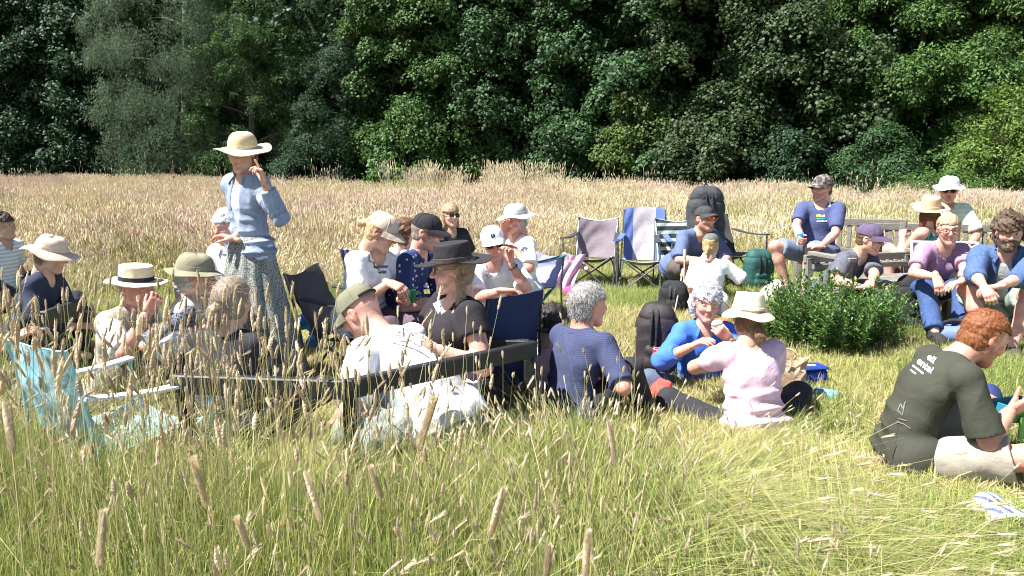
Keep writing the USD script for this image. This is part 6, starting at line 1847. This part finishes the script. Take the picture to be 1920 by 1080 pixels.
blk = cloth('black_nylon', (.022, .022, .025), rough=.85, bump=.7)
blk2 = cloth('charcoal_nylon', (.045, .047, .052), rough=.75, bump=.7)
grn = cloth('dark_green_nylon', (.022, .085, .075), rough=.6)
nav = cloth('navy_nylon', (.030, .045, .13), rough=.6)
stl = cloth('steel_blue_nylon', (.13, .18, .30), rough=.6)
pnk = cloth('pink_blanket', (.60, .36, .50), bump=.6)
c = at(1325, 480, 8.72); rucksack('tall dark backpack standing on the camp chair behind the man in mirrored sunglasses', V(cx(1322, 8.8), 8.8, .40), 180, .46, .80, .30, blk2, blk, .014, seed=3, lid=blk2)
rucksack('dark green rucksack in the grass left of the slatted bench', V(cx(1426, 8.5), 8.5, .02), 175, .36, .46, .22, grn, blk, .013, seed=5)
rucksack('black rucksack standing beside the woman in the bright blue shirt', V(cx(1238, 4.95), 4.95, .02), 200, .30, .50, .22, cloth('brown_black_nylon', (.032, .026, .028), rough=.6), blk, .010, seed=7)
rucksack('black rucksack on the ground left of the woman in the mauve tee', V(cx(1718, 6.35), 6.35, .0), 185, .28, .50, .22, blk, blk, .011, seed=9)
rucksack('steel blue rucksack lying flat on the grass before the woman in jeans', V(cx(1768, 6.0), 5.92, .10), 150, .26, .36, .14, stl, blk, .010, seed=11, tilt=-78)
rucksack('navy rucksack on the grass behind the lunch box of the red-haired man', V(cx(1842, 3.95), 3.98, .0), 120, .22, .26, .18, nav, blk, .008, seed=13, tilt=-30)
rucksack('brown and grey rucksack with a looped handle behind the navy chair', V(cx(978, 5.6), 5.6, .12), 180, .30, .36, .16, cloth('taupe_nylon', (.20, .175, .155)), tube_grey, .010, seed=15)
rucksack('dark rucksack on the ground beside the walking poles', V(cx(1268, 7.2), 7.2, .0), 200, .30, .30, .20, blk, blk2, .012, seed=17)

# coat over the bench, blanket on the chair
def drape(name, label, cat, px_top, px_bot, d0, d1, mt, seed, n=17, m=15, amp=.02):
    (x0, x1, yt), (x2, x3, yb) = px_top, px_bot
    g = np.zeros((n, m, 3))
    for i, u in enumerate(np.linspace(0, 1, n)):
        for j, q in enumerate(np.linspace(0, 1, m)):
            p = at((x0 * (1 - u) + x1 * u) * (1 - q) + (x2 * (1 - u) + x3 * u) * q, yt * (1 - q) + yb * q, d0 * (1 - q) + d1 * q)
            g[i, j] = p + V(0, amp * math.sin(15 * u + 2 * math.sin(4 * q + seed)) * (.3 + q), .3 * amp * math.sin(9 * q + 8 * u))
    t = thing(name, label, cat, g[n // 2, -1] * V(1, 1, 0))
    part('cloth', sheet(g, .010), mt, t, smooth=60)
    return t


drape('coat', 'dark grey coat hanging over the bench beside the woman in the mauve tee', 'coat', (1710, 1752, 475), (1700, 1745, 560), 6.95, 6.72, cloth('dark_grey_coat', (.075, .075, .080)), 2, amp=.03)
t = drape('blanket', 'pale pink blanket hanging off the plum-grey camp chair', 'blanket', (1052, 1098, 478), (1028, 1070, 548), 8.52, 8.35, pnk, 5, amp=.035)
g_ = [(at(1058 + 8 * i, 478 + 3 * i, 8.52 + .02 * i), at(1066 + 8 * i, 492 + 3 * i, 8.50), .030, .030) for i in range(5)]
blob('fold', g_, .014, pnk, t, .01, 16, 4)
t = thing('bag', 'hot pink bag on the grass below the pink blanket', 'bag', V(cx(1088, 8.0), 8.0, 0))
blob('bag', [(V(cx(1070, 8.0), 8.0, .08), V(cx(1105, 8.0), 8.0, .09), .075, .07)], .014, cloth('hot_pink', (.70, .06, .22)), t, .012, 15, 3)

# plastic and paper bags
t = thing('plastic_bag', 'crumpled bright blue plastic bag in the grass left of the beige cap woman', 'bag', V(cx(585, 5.6), 5.6, 0))
blob('bag', [(V(cx(565, 5.6), 5.6, .28), V(cx(612, 5.6), 5.62, .36), .06, .055), (V(cx(585, 5.6), 5.6, .10), V(cx(590, 5.6), 5.62, .33), .07, .06), (V(cx(575, 5.6), 5.6, .34), V(cx(572, 5.6), 5.6, .40), .05, .02)], .009, cloth('blue_plastic', (.06, .22, .62), rough=.4), t, .026, 30, 21, .03, smooth=30)
t = thing('plastic_bag', 'crumpled white plastic bag hanging under the black bench', 'bag', V(cx(882, 3.75), 3.75, 0))
blob('bag', [(at(878, 728, 3.78), at(882, 762, 3.75), .045, .055), (at(868, 722, 3.78), at(880, 735, 3.78), .03, .04), (at(890, 725, 3.78), at(888, 745, 3.76), .025, .035)], .006, cloth('white_plastic', (.74, .74, .78), rough=.4), t, .014, 30, 31, .02, smooth=30)
clearp = usdkit.material(stage, '/World/Looks/clear_plastic', {'t': ('transparent_bsdf', {'color': (.95, .96, .97)}), 'g': ('glossy_bsdf', {'roughness': .15, 'color': (.9, .9, .9)}), 'x': ('mix_closure', {'fac': .42})}, [('t.BSDF', 'x.closure1'), ('g.BSDF', 'x.closure2')], surface='x.closure')
t = thing('plastic_bag', 'clear plastic bag held between the straw boater and the bun', 'bag', V(cx(322, 4.0), 4.0, 0))
blob('bag', [(at(312, 655, 4.0), at(335, 640, 4.02), .065, .06)], .008, clearp, t, .018, 32, 41, .02, smooth=30)
t = thing('jacket', 'pale grey-green jacket bundled in the grass below the black bench rail', 'jacket', V(cx(700, 3.35), 3.35, 0))
blob('jacket', [(at(655, 812, 3.38), at(735, 800, 3.42), .085, .095), (at(700, 835, 3.35), at(765, 800, 3.45), .07, .07)], .009, cloth('grey_green_jacket', (.25, .29, .29)), t, .014, 18, 51, .05)

kraft = mat('kraft_paper', (.40, .275, .175), .75, .12, 14, .35, 30)


def paper_bag():
    c = V(cx(1492, 4.42), 4.42, 0)
    t = thing('paper_bag', 'open brown paper carrier bag standing right of the pink shirt', 'bag', c)
    yaw = math.radians(-20)
    r = np.random.default_rng(3)
    hw, hd, H = .100, .065, .30
    n, m = 28, 12
    rows = []
    for j in range(m):
        q = j / (m - 1)
        ring = []
        for i in range(n):
            a = i / n * 4
            s, u = int(a), a % 1
            cor = [(-1, -1), (1, -1), (1, 1), (-1, 1), (-1, -1)]
            x = cor[s][0] * (1 - u) + cor[s + 1][0] * u; y = cor[s][1] * (1 - u) + cor[s + 1][1] * u
            pin = 1 - .25 * q * (abs(x) == 1)
            z = H * q + (.02 * math.sin(5 * a + 1) * q ** 3)
            ring.append(V(x * hw * (1 + .06 * q), y * hd * pin * (1 - .1 * q), z) + .006 * r.normal(0, 1, 3) * min(1, q * 2))
        rows.append(ring + [ring[0]])
    g = np.array(rows) @ rotz(yaw).T + c
    part('sides', sheet(g.transpose(1, 0, 2), .003), kraft, t, smooth=25)
    part('base', box(c + V(0, 0, .006), (hw * 1.9, hd * 1.9, .006), yaw), kraft, t)
    hp = np.array([(V(-.035, -hd * .8, H), V(-.03, -hd * .7, H + .05), V(.03, -hd * .7, H + .05), V(.035, -hd * .8, H))]).reshape(-1, 3) @ rotz(yaw).T + c
    part('handle', tube(bez(hp, 12), .006, 6), kraft, t, smooth=True)


paper_bag()


def cool_bag():
    c = V(cx(1538, 4.78), 4.78, 0)
    t = thing('cool_bag', 'blue soft cool bag on the grass beside the brown paper bag', 'bag', c)
    m1 = cloth('royal_blue_nylon', (.020, .045, .24), rough=.5)
    yaw = .22
    part('body', box(c + V(0, 0, .065), (.19, .13, .125), yaw, bev=.018), m1, t, smooth=35)
    part('lid', box(c + V(0, 0, .138), (.194, .134, .018), yaw, bev=.008), m1, t, smooth=35)
    part('label', box(c + V(-.01, 0, .149), (.08, .03, .004), yaw, bev=.001), tube_white, t)
    part('handle', tube(bez(np.array([V(-.05, -.068, .10), V(0, -.085, .075), V(.05, -.068, .10)]) @ rotz(yaw).T + c, 8), .006, 6), m1, t, smooth=True)


cool_bag()
t = thing('cloth_bag', 'teal cloth bag lying flat in front of the cool bag', 'bag', V(cx(1555, 4.42), 4.42, 0))
blob('bag', [(V(cx(1530, 4.4), 4.4, .035), V(cx(1588, 4.45), 4.45, .035), .035, .030), (V(cx(1560, 4.45), 4.48, .05), V(cx(1575, 4.4), 4.42, .04), .03, .03)], .007, cloth('teal_cloth', (.16, .33, .36)), t, .012, 26, 61)
blob('lining', [(V(cx(1518, 4.37), 4.37, .05), V(cx(1530, 4.4), 4.40, .04), .028, .03)], .007, cloth('pale_cloth', (.60, .62, .64)), t, .010, 28, 63)
t = thing('cloth_bag', 'stone coloured canvas bag at the feet of the camouflage cap man', 'bag', V(cx(1470, 7.6), 7.6, 0))
blob('bag', [(V(cx(1455, 7.6), 7.6, .12), V(cx(1490, 7.6), 7.6, .14), .11, .10), (V(cx(1470, 7.6), 7.65, .2), V(cx(1480, 7.6), 7.6, .22), .07, .06)], .014, cream_cloth, t, .02, 16, 71)
t = thing('scarf', 'red cloth on the grass left of the woman in the blue shirt', 'cloth', V(cx(1245, 4.45), 4.45, 0))
blob('cloth', [(V(cx(1232, 4.45), 4.45, .04), V(cx(1272, 4.42), 4.42, .05), .05, .05), (V(cx(1250, 4.5), 4.5, .10), V(cx(1262, 4.45), 4.45, .11), .035, .03)], .009, cloth('red_cloth', (.60, .07, .06)), t, .014, 24, 81)


def lathe(prof, c, n=20):
    th = np.linspace(0, 2 * np.pi, n, endpoint=False)
    v = np.vstack([np.stack([r * np.cos(th), r * np.sin(th), np.full(n, z)], 1) for r, z in prof]) + c
    k = np.arange(n); f = []
    for i in range(len(prof) - 1):
        a, b = i * n + k, i * n + (k + 1) % n
        f += [np.stack([a, b, b + n], 1), np.stack([a, b + n, a + n], 1)]
    return v, np.vstack(f)


t = thing('drink_can', 'small red and white can standing against the black rucksack', 'can', V(cx(1241, 4.75), 4.72, .20))
part('can', lathe([(.001, 0), (.028, .002), (.033, .012), (.033, .10), (.027, .112), (.001, .110)], V(cx(1241, 4.72), 4.72, .16)), mat('red_paint', (.55, .02, .02), .3), t, smooth=40)
part('rim', lathe([(.024, .1115), (.028, .112), (.027, .117), (.024, .1165)], V(cx(1241, 4.72), 4.72, .16)), tube_white, t, smooth=40)


def mug():
    w = POSES['beige_cap']['A']['l'][2]
    c = at(771, 567, w[1] - .04)
    t = thing('mug', 'green mug in the hand of the woman in the beige cap', 'mug', c)
    part('cup', lathe([(.001, 0), (.030, 0), (.033, .006), (.0345, .085), (.0325, .086), (.031, .010), (.001, .009)], c), mat('green_enamel', (.006, .12, .045), .3), t, smooth=40)
    part('handle', tube(bez([c + V(.033, 0, .070), c + V(.060, 0, .062), c + V(.060, 0, .03), c + V(.033, 0, .018)], 12), .0048, 7), mat('green_enamel', (.006, .12, .045), .3), t, smooth=True)


mug()


def lunch_boxes():
    c = at(1372, 512, 6.98)
    t = thing('lunch_box', 'small bright blue lunch box held by the child', 'lunch box', c)
    m1 = mat('bright_blue_plastic', (.03, .25, .55), .35)
    part('box', box(c, (.16, .11, .05), .3, bev=.010), m1, t, smooth=30)
    part('lid', box(c + V(0, 0, .031), (.166, .116, .014), .3, bev=.005), mat('pale_blue_plastic', (.25, .45, .60), .35), t, smooth=30)
    c = at(1905, 772, 3.42)
    t = thing('lunch_box', 'open blue and green lunch box held by the red-haired man', 'lunch box', c)
    R = rotz(.3)
    ml, mg = mat('teal_plastic', (.03, .20, .28), .35), mat('green_plastic', (.10, .32, .06), .35)
    part('base', box(c - V(0, 0, .02), (.20, .14, .008), .3, bev=.003), ml, t)
    for dx, dy, sx, sy in ((.098, 0, .006, .14), (-.098, 0, .006, .14), (0, .068, .189, .006), (0, -.068, .189, .006)):
        part('side', box(R @ V(dx, dy, .018) + c, (sx, sy, .068), .3, bev=.002), ml if dx or dy > 0 else mg, t)
    part('food', blobm := None or box(c + R @ V(-.02, 0, .01), (.12, .10, .03), .3, bev=.012), mat('bread', (.42, .24, .10), .8, .4, 30, .8, 60), t, smooth=30)
    part('lid', box(c + R @ V(.02, -.085, -.045), (.20, .012, .11), .3, bev=.004), mg, t)


lunch_boxes()


def can_blue():
    w = POSES['camo_cap']['A']['r'][2]
    c = w + V(-.005, -.06, -.02)
    t = thing('water_bottle', 'small clear bottle with a bright blue label in the hand of the camouflage cap man', 'bottle', c)
    part('bottle', lathe([(.001, -.06), (.028, -.06), (.030, -.05), (.030, .06), (.012, .085), (.012, .098), (.001, .098)], c), mat('pale_bottle', (.55, .62, .66), .15), t, smooth=40)
    part('label', lathe([(.0305, .0), (.0312, .001), (.0312, .052), (.0305, .053)], c), mat('blue_label', (.02, .28, .70), .4), t, smooth=40)


can_blue()


def basket():
    c = V(cx(1352, 5.75), 5.75, 0)
    t = thing('basket', 'dark wicker basket with an arched cane handle behind the woman in blue', 'basket', c)
    cane = mat('cane', (.36, .25, .14), .7, .3, 60, .4, 90)
    dark = mat('dark_wicker', (.06, .04, .03), .8, .5, 60, .6, 90)
    for k in range(9):
        z = .02 + k * .024
        th = np.linspace(0, 2 * np.pi, 33)
        rr = .13 + .012 * np.sin(16 * th + k * math.pi)
        part('weave', tube(np.stack([c[0] + rr * np.cos(th), c[1] + .8 * rr * np.sin(th), np.full(33, z)], 1), .012, 6), dark, t, smooth=True)
    part('handle', tube(bez([c + V(-.135, 0, .22), c + V(-.09, 0, .36), c + V(0, 0, .41), c + V(.09, 0, .36), c + V(.135, 0, .22)], 20), .010, 8), cane, t, smooth=True)
    t = thing('cushion', 'orange-red bundle inside the wicker basket', 'cloth', c + V(0, 0, .2))
    blob('bundle', [(c + V(-.05, 0, .21), c + V(.05, -.02, .22), .06, .06)], .010, cloth('orange_cloth', (.62, .13, .05)), t, .012, 22, 91)


basket()
for k, (a, b, lb) in enumerate(((at(1284, 468, 7.35), at(1281, 580, 7.1), 'upright walking pole with a cork grip left of the child'), (at(1281, 505, 7.3), at(1262, 600, 6.9), 'thin slanting walking pole leaning beside the cork-gripped pole'))):
    t = thing('walking_pole', lb, 'walking pole', b * V(1, 1, 0))
    part('shaft', tube(np.linspace(b, a, 5), np.linspace(.006, .009, 5), 7), mat('pole_shaft', (.30, .27, .22), .4), t, smooth=50)
    part('grip', tube([a - (a - b) * .16, a - (a - b) * .08, a], (.014, .017, .015), 8), mat('cork', (.42, .31, .20), .85, .3, 80), t, smooth=50)


# shoes of somebody lying outside the picture, soles towards the viewer
def plimsoll(label, heel, toe, roll):
    heel, toe = np.asarray(heel, float), np.asarray(toe, float)
    t = thing('canvas_shoe', label, 'shoe', heel * V(1, 1, 0))
    d = unit(toe - heel)
    up = unit(V(.1, .80, .60) if roll else V(.1, .70, .72)); up = unit(up - (up @ d) * d); sd = np.cross(d, up)
    L = .27
    def out(s, t_):
        return .5 * (.072 + .024 * math.sin(math.pi * min(1, t_ * 1.15) - .2)) * (1 if 0 < t_ < 1 else .6) * s
    ring = []
    for q in np.linspace(0, 1, 16):
        ring.append((q, .035 + .013 * math.sin(math.pi * q * 1.2 - .3)))
    outl = [heel + d * L * q + sd * (w * math.sqrt(max(0, 1 - abs(2 * q - 1) ** 5)) + .002) for q, w in ring] + [heel + d * L * q - sd * (w * math.sqrt(max(0, 1 - abs(2 * q - 1) ** 5)) + .002) for q, w in ring[::-1]]
    outl = np.array(outl)
    n = len(outl)
    v = np.vstack([outl, outl + up * .022, outl.mean(0)[None], outl.mean(0)[None] + up * .022])
    k = np.arange(n)
    f = np.vstack([np.stack([k, (k + 1) % n, n + (k + 1) % n], 1), np.stack([k, n + (k + 1) % n, n + k], 1), np.stack([(k + 1) % n, k, np.full(n, 2 * n)], 1), np.stack([n + k, n + (k + 1) % n, np.full(n, 2 * n + 1)], 1)])
    part('sole', (v, f), mat('gum_sole', (.33, .22, .135), .8, .2, 40, .5, 90), t, smooth=30)
    S = heel + up * .025
    F = Field(np.minimum(S, S + d * L) - .09, np.maximum(S, S + d * L) + .1, .0055)
    F.add(*cone(S + d * .05, S + d * .20, .036, .036), k=.02)
    F.add(*cone(S + d * .045 + up * .02, S + d * .12 + up * .03, .034, .028), k=.02)
    F.add(*cone(S + d * .19, S + d * .23, .036, .030), k=.02)
    F.f = np.maximum(F.f, ((S - up * .004) @ up - F.pts((slice(None),) * 3) @ up)).astype(np.float32)
    part('upper', F.mesh(), cloth('white_canvas_stripe', (.72, .72, .72), 'dstripes', (.10, .12, .30), .03), t, smooth=True)
    part('foxing', tube(outl[np.r_[np.arange(n), 0]] + up * .014, .011, 6), tube_white, t, smooth=True)


plimsoll('white canvas shoe with its tan sole to the viewer, farther of the pair', at(1838, 956, 2.86), at(1930, 972, 2.98), 0)
plimsoll('white canvas shoe with its tan sole to the viewer, nearer of the pair', at(1856, 982, 2.76), at(1950, 986, 2.80), 1)

# ---- writing and badges
ink = mat('black_ink', (.02, .02, .03), .6)
white_ink = mat('white_ink', (.78, .78, .78), .6)
lime_ink = mat('lime_ink', (.50, .66, .06), .6)
teal_ink = mat('teal_ink', (.02, .30, .26), .6)
paper = mat('white_paper', (.80, .80, .82), .7, .03)


def flat_poly(loops, w=.004):
    """thin strokes in the xy plane as a mesh like text_mesh's"""
    from shapely.geometry import LineString
    from shapely import union_all
    g = union_all([LineString(l).buffer(w / 2, quad_segs=2) for l in loops])
    return trimesh.util.concatenate([trimesh.creation.extrude_polygon(p, .001, engine='earcut') for p in getattr(g, 'geoms', [g])])


def rect(w, h):
    m = trimesh.creation.box((w, h, .001)); m.apply_translation((w / 2, h / 2, .0005)); return m


P_ = POSES
fr = lambda k: (P_[k]['R'], V(0, 0, 1))
pc = P_['beige_cap']
bx_ = unit(V(.92, -.2, 0)); 
dd = pc['C'][1] - .12
for txt, px, py, h_ in (('wonder', 700, 503, .020), ('wild', 709, 513, .020)):
    stick_text(None, 'beige_cap', txt, (px, py), dd, h_, 0, ink, normal=(unit(V(.95, .3, 0)), V(0, 0, 1)))
stick_text(None, 'beige_cap', '', (692, 495), dd, .02, 0, ink, normal=(unit(V(.95, .3, 0)), V(0, 0, 1)), lines=flat_poly([[(0, .07), (0, .02), (.03, .01), (.035, -.02), (.07, -.045)]], .005))
# drawn flower on the white tee of the bending man
th = np.linspace(0, 2 * np.pi, 60)
dd = P_['white_back']['C'][1] - .2
fl = [list(zip(.085 * np.cos(th) * (1 + .22 * np.cos(6 * th)), .030 * np.sin(th) * (1 + .35 * np.cos(6 * th)))), [(-.02, .012), (.015, .012)], list(zip(np.linspace(-.10, .22, 14), -.055 - .9 * np.clip(np.linspace(-.10, .22, 14) + .02, 0, 1) ** 2 * 1.9))]
fl += [[(.13, -.02), (.135, -.05), (.16, -.085), (.19, -.11)]]; fl = [[(a * .9, b_ * .9) for a, b_ in l] for l in fl]
stick_text(None, 'white_back', '', (770, 632), dd, .02, -14, mat('faded_ink', (.16, .16, .18), .7), lines=flat_poly(fl, .0020), name='drawing')
# name badge of the woman in the black hat, other badge of the camouflage cap man
dd = P_['black_hat']['C'][1] - .25
q = stick_text(None, 'black_hat', '', (822, 589), dd, .05, 30, paper, lines=rect(.088, .058), name='name_badge', normal=(unit(V(1, -.35, 0)), V(0, 0, 1)))
stick_text(None, 'black_hat', 'Gem', (827, 585), dd, .017, 30, ink, normal=(unit(V(1, -.35, 0)), V(0, 0, 1)), depth=.006, bold=False, parent=q) if q else None
dd = P_['camo_cap']['C'][1] - .3
stick_text(None, 'camo_cap', '', (1531, 407), dd, .05, 0, lime_ink, lines=rect(.040, .026), name='print')
stick_text(None, 'camo_cap', 'a&', (1540, 407), dd, .022, 0, white_ink)
stick_text(None, 'camo_cap', '', (1531, 411), dd, .05, 0, teal_ink, lines=rect(.085, .010), name='print')
stick_text(None, 'camo_cap', 'AnnMacs', (1531, 416), dd, .017, 0, white_ink)
stick_text(None, 'camo_cap', '', (1545, 388), dd, .05, 4, mat('pale_badge', (.36, .38, .58), .7, .03), lines=rect(.060, .045), name='name_badge')
stick_text(None, 'camo_cap', '', (1555, 387), dd, .05, 4, paper, lines=rect(.014, .050), name='name_badge')
# back of the olive tee
dd = P_['red_hair']['C'][1] - .35
nb = (V(.70, 0, -.52), V(.42, 0, .74))
stick_text(None, 'red_hair', 'ell', (1737, 672), dd, .030, 0, white_ink, normal=nb)
stick_text(None, 'red_hair', 'ental', (1718, 680), dd, .030, 0, white_ink, normal=nb)
stick_text(None, 'red_hair', '', (1711, 687), dd, .038, 0, white_ink, normal=nb, lines=rect(.070, .008), name='print')
stick_text(None, 'red_hair', '', (1707, 695), dd, .038, 0, white_ink, normal=nb, lines=rect(.035, .007), name='print')
stick_text(None, 'red_hair', '', (1684, 770), dd, .038, 0, mat('faded_print', (.16, .16, .14), .7), lines=flat_poly([[(0, 0), (.01, .03), (.02, .01), (.03, .04), (.02, -.02), (0, 0)], [(.0, -.05), (.03, -.06), (.06, -.08)], [(.005, -.035), (.04, -.045)]], .004), name='print')
stick_text(None, 'white_cap', '', (905, 517), P_['white_cap']['C'][1] - .3, .05, -8, mat('grey_print', (.30, .31, .34), .7), lines=flat_poly([[(0, 0), (0, .045), (.05, .05)], [(.01, .03), (.045, .035)], [(.008, .018), (.04, .022)], [(.015, .005), (.035, .008), (.04, -.012)]], .005), name='print')
# watches
for key, a in (('white_cap', 'l'), ('mauve', 'l')):
    sh, e, w, arm = P_[key]['A'][a]
    d_ = unit(w - e)
    th = np.linspace(0, 2 * np.pi, 19)
    x_ = unit(np.cross(d_, V(0, 0, 1))); y_ = np.cross(d_, x_)
    ring = w - d_ * .035 + .0315 * (np.cos(th)[:, None] * x_ + np.sin(th)[:, None] * y_)
    part('wristband', tube(ring, .0055, 6), rubber, P_[key]['top'].GetParent(), smooth=True)

# food in the hand of the woman in blue
w = P_['blue_woman']['A']['l'][2]
pt = at(1345, 607, w[1] - .08)
t = thing('bread_roll', 'small piece of pale bread held up by the woman in the blue shirt', 'bread', pt)
blob('roll', [(pt - V(.015, 0, 0), pt + V(.015, 0, .005), .020, .018)], .005, mat('pale_bread', (.70, .66, .58), .8), t, .003, 60, 3)


# ---------------------------------------------------------------- the leafy patch and flowers
def leafy_patch():
    r = np.random.default_rng(31)
    t = thing('leafy_plant', 'dense dark green clump of tall leafy weeds in the middle of the picnic circle', 'plant', V(2.5, 5.8, 0))
    lm = leaf_mat('weed_leaf', var=.2, trans=.25, rough=.42, spec=.5, hue=.01)
    protos = []
    cls = stage.CreateClassPrim('/World/Looks/weed_stem_kinds') if False else None
    for k in range(6):
        vs, fs, ts, o = [], [], [], 0
        H = .62
        p = bez([V(0, 0, 0), V(r.normal(0, .02), r.normal(0, .02), H * .5), V(r.normal(0, .05), r.normal(0, .05), H)], 7)
        a, f = tube(p, np.linspace(.004, .002, 7), 5, cap=False)
        vs.append(a); fs.append(f); ts.append(np.tile(V(.10, .13, .035), (len(a), 1))); o += len(a)
        n = 44
        for i in range(n):
            q = .10 + .9 * i / n
            b = np.array([np.interp(q, np.linspace(0, 1, 7), p[:, c]) for c in range(3)])
            L = r.uniform(.07, .13) * (1.15 - .55 * q)
            az = i * 2.4 + r.normal(0, .3); el = r.uniform(.1, .8) + .5 * q
            d = V(math.cos(az) * math.cos(el), math.sin(az) * math.cos(el), math.sin(el))
            sd = unit(np.cross(d, V(0, 0, 1)))
            w = L * r.uniform(.12, .18)
            m = b + d * L * .5; e = b + d * L * 1.0 - V(0, 0, L * .22)
            v = np.array([b, m + sd * w, m - sd * w, m - V(0, 0, w * .35), e])
            f = np.array([[0, 1, 3], [0, 3, 2], [1, 4, 3], [3, 4, 2]])
            vs.append(v); fs.append(f + o); o += 5
            g = V(.070, .165, .036) * r.uniform(.6, 1.5) * V(r.uniform(.85, 1.3), 1, 1)
            ts.append(np.tile(g, (5, 1)))
        protos.append((np.vstack(vs), np.vstack(fs), np.vstack(ts)))
    n = 180
    a = r.uniform(0, 6.283, n); d = np.sqrt(r.uniform(0, 1, n))
    d = d * (1 + .18 * np.sin(3 * a + 1) + .1 * np.sin(7 * a))
    P = np.stack([2.54 + .48 * d * np.cos(a), 5.84 + .40 * d * np.sin(a)], 1)
    src = {}
    for i in range(n):
        k = i % 6
        sc = r.uniform(.55, 1.0) * (1.08 - .14 * (P[i, 0] - 2.1)) * (1 - .20 * d[i] ** 3)
        M = rotz(r.uniform(0, 6.283)) @ trimesh.transformations.rotation_matrix(r.normal(0, .10), [1, 0, 0])[:3, :3]
        lean = V((.30 * d[i] + r.normal(0, .08)) * math.cos(a[i]), .30 * d[i] * math.sin(a[i]), 0)
        v = protos[k][0] @ M.T * sc
        v = v + v[:, 2:3] * lean
        part('stem', (v + V(P[i, 0], P[i, 1], 0), protos[k][1]), lm, t, tint=protos[k][2])


leafy_patch()


def flowers():
    r = np.random.default_rng(41)
    ym = mat('yellow_petal', (.75, .50, .01), .6)
    st = mat('flower_stem', (.12, .20, .04), .6)
    spots = [(1060, 565, 6.9, 'yellow dandelion in the mown grass above the boy\'s dark hair'), (1372, 936, 2.6, 'yellow buttercup in the foreground grass, first of three in a row'), (1406, 938, 2.65, 'small yellow buttercup in the foreground grass, middle of three in a row'), (1492, 960, 2.6, 'yellow buttercup in the foreground grass, right one of three in a row'),
             (1362, 1058, 2.45, 'yellow buttercup at the bottom edge, left of the pair'), (1450, 1050, 2.45, 'yellow buttercup at the bottom edge, right of the pair'), (1670, 1045, 2.5, 'lone yellow buttercup near the bottom right corner')]
    for px, py, d, lb in spots:
        c = at(px, py, d)
        c[2] = max(c[2], .06)
        t = thing('yellow_flower', lb, 'flower', c * V(1, 1, 0))
        s = .020 if d > 5 else .010
        for k in range(5 if d < 5 else 12):
            a = k * 2 * math.pi / (5 if d < 5 else 12)
            dv, sv = V(math.cos(a), math.sin(a), .45), V(-math.sin(a), math.cos(a), 0)
            v = np.array([c, c + s * (.6 * dv + .45 * sv), c + s * 1.1 * dv, c + s * (.6 * dv - .45 * sv), c + s * .55 * dv - V(0, 0, .15 * s)])
            part('petal', (v, np.array([[0, 1, 2], [0, 2, 3], [0, 4, 1], [0, 3, 4], [1, 4, 2], [2, 4, 3]])), ym, t)
        part('stem', tube([c * V(1, 1, 0) + V(.01, 0, -.01), c * V(1, 1, .5) + V(.004, 0, 0), c], .0015, 5), st, t)


flowers()
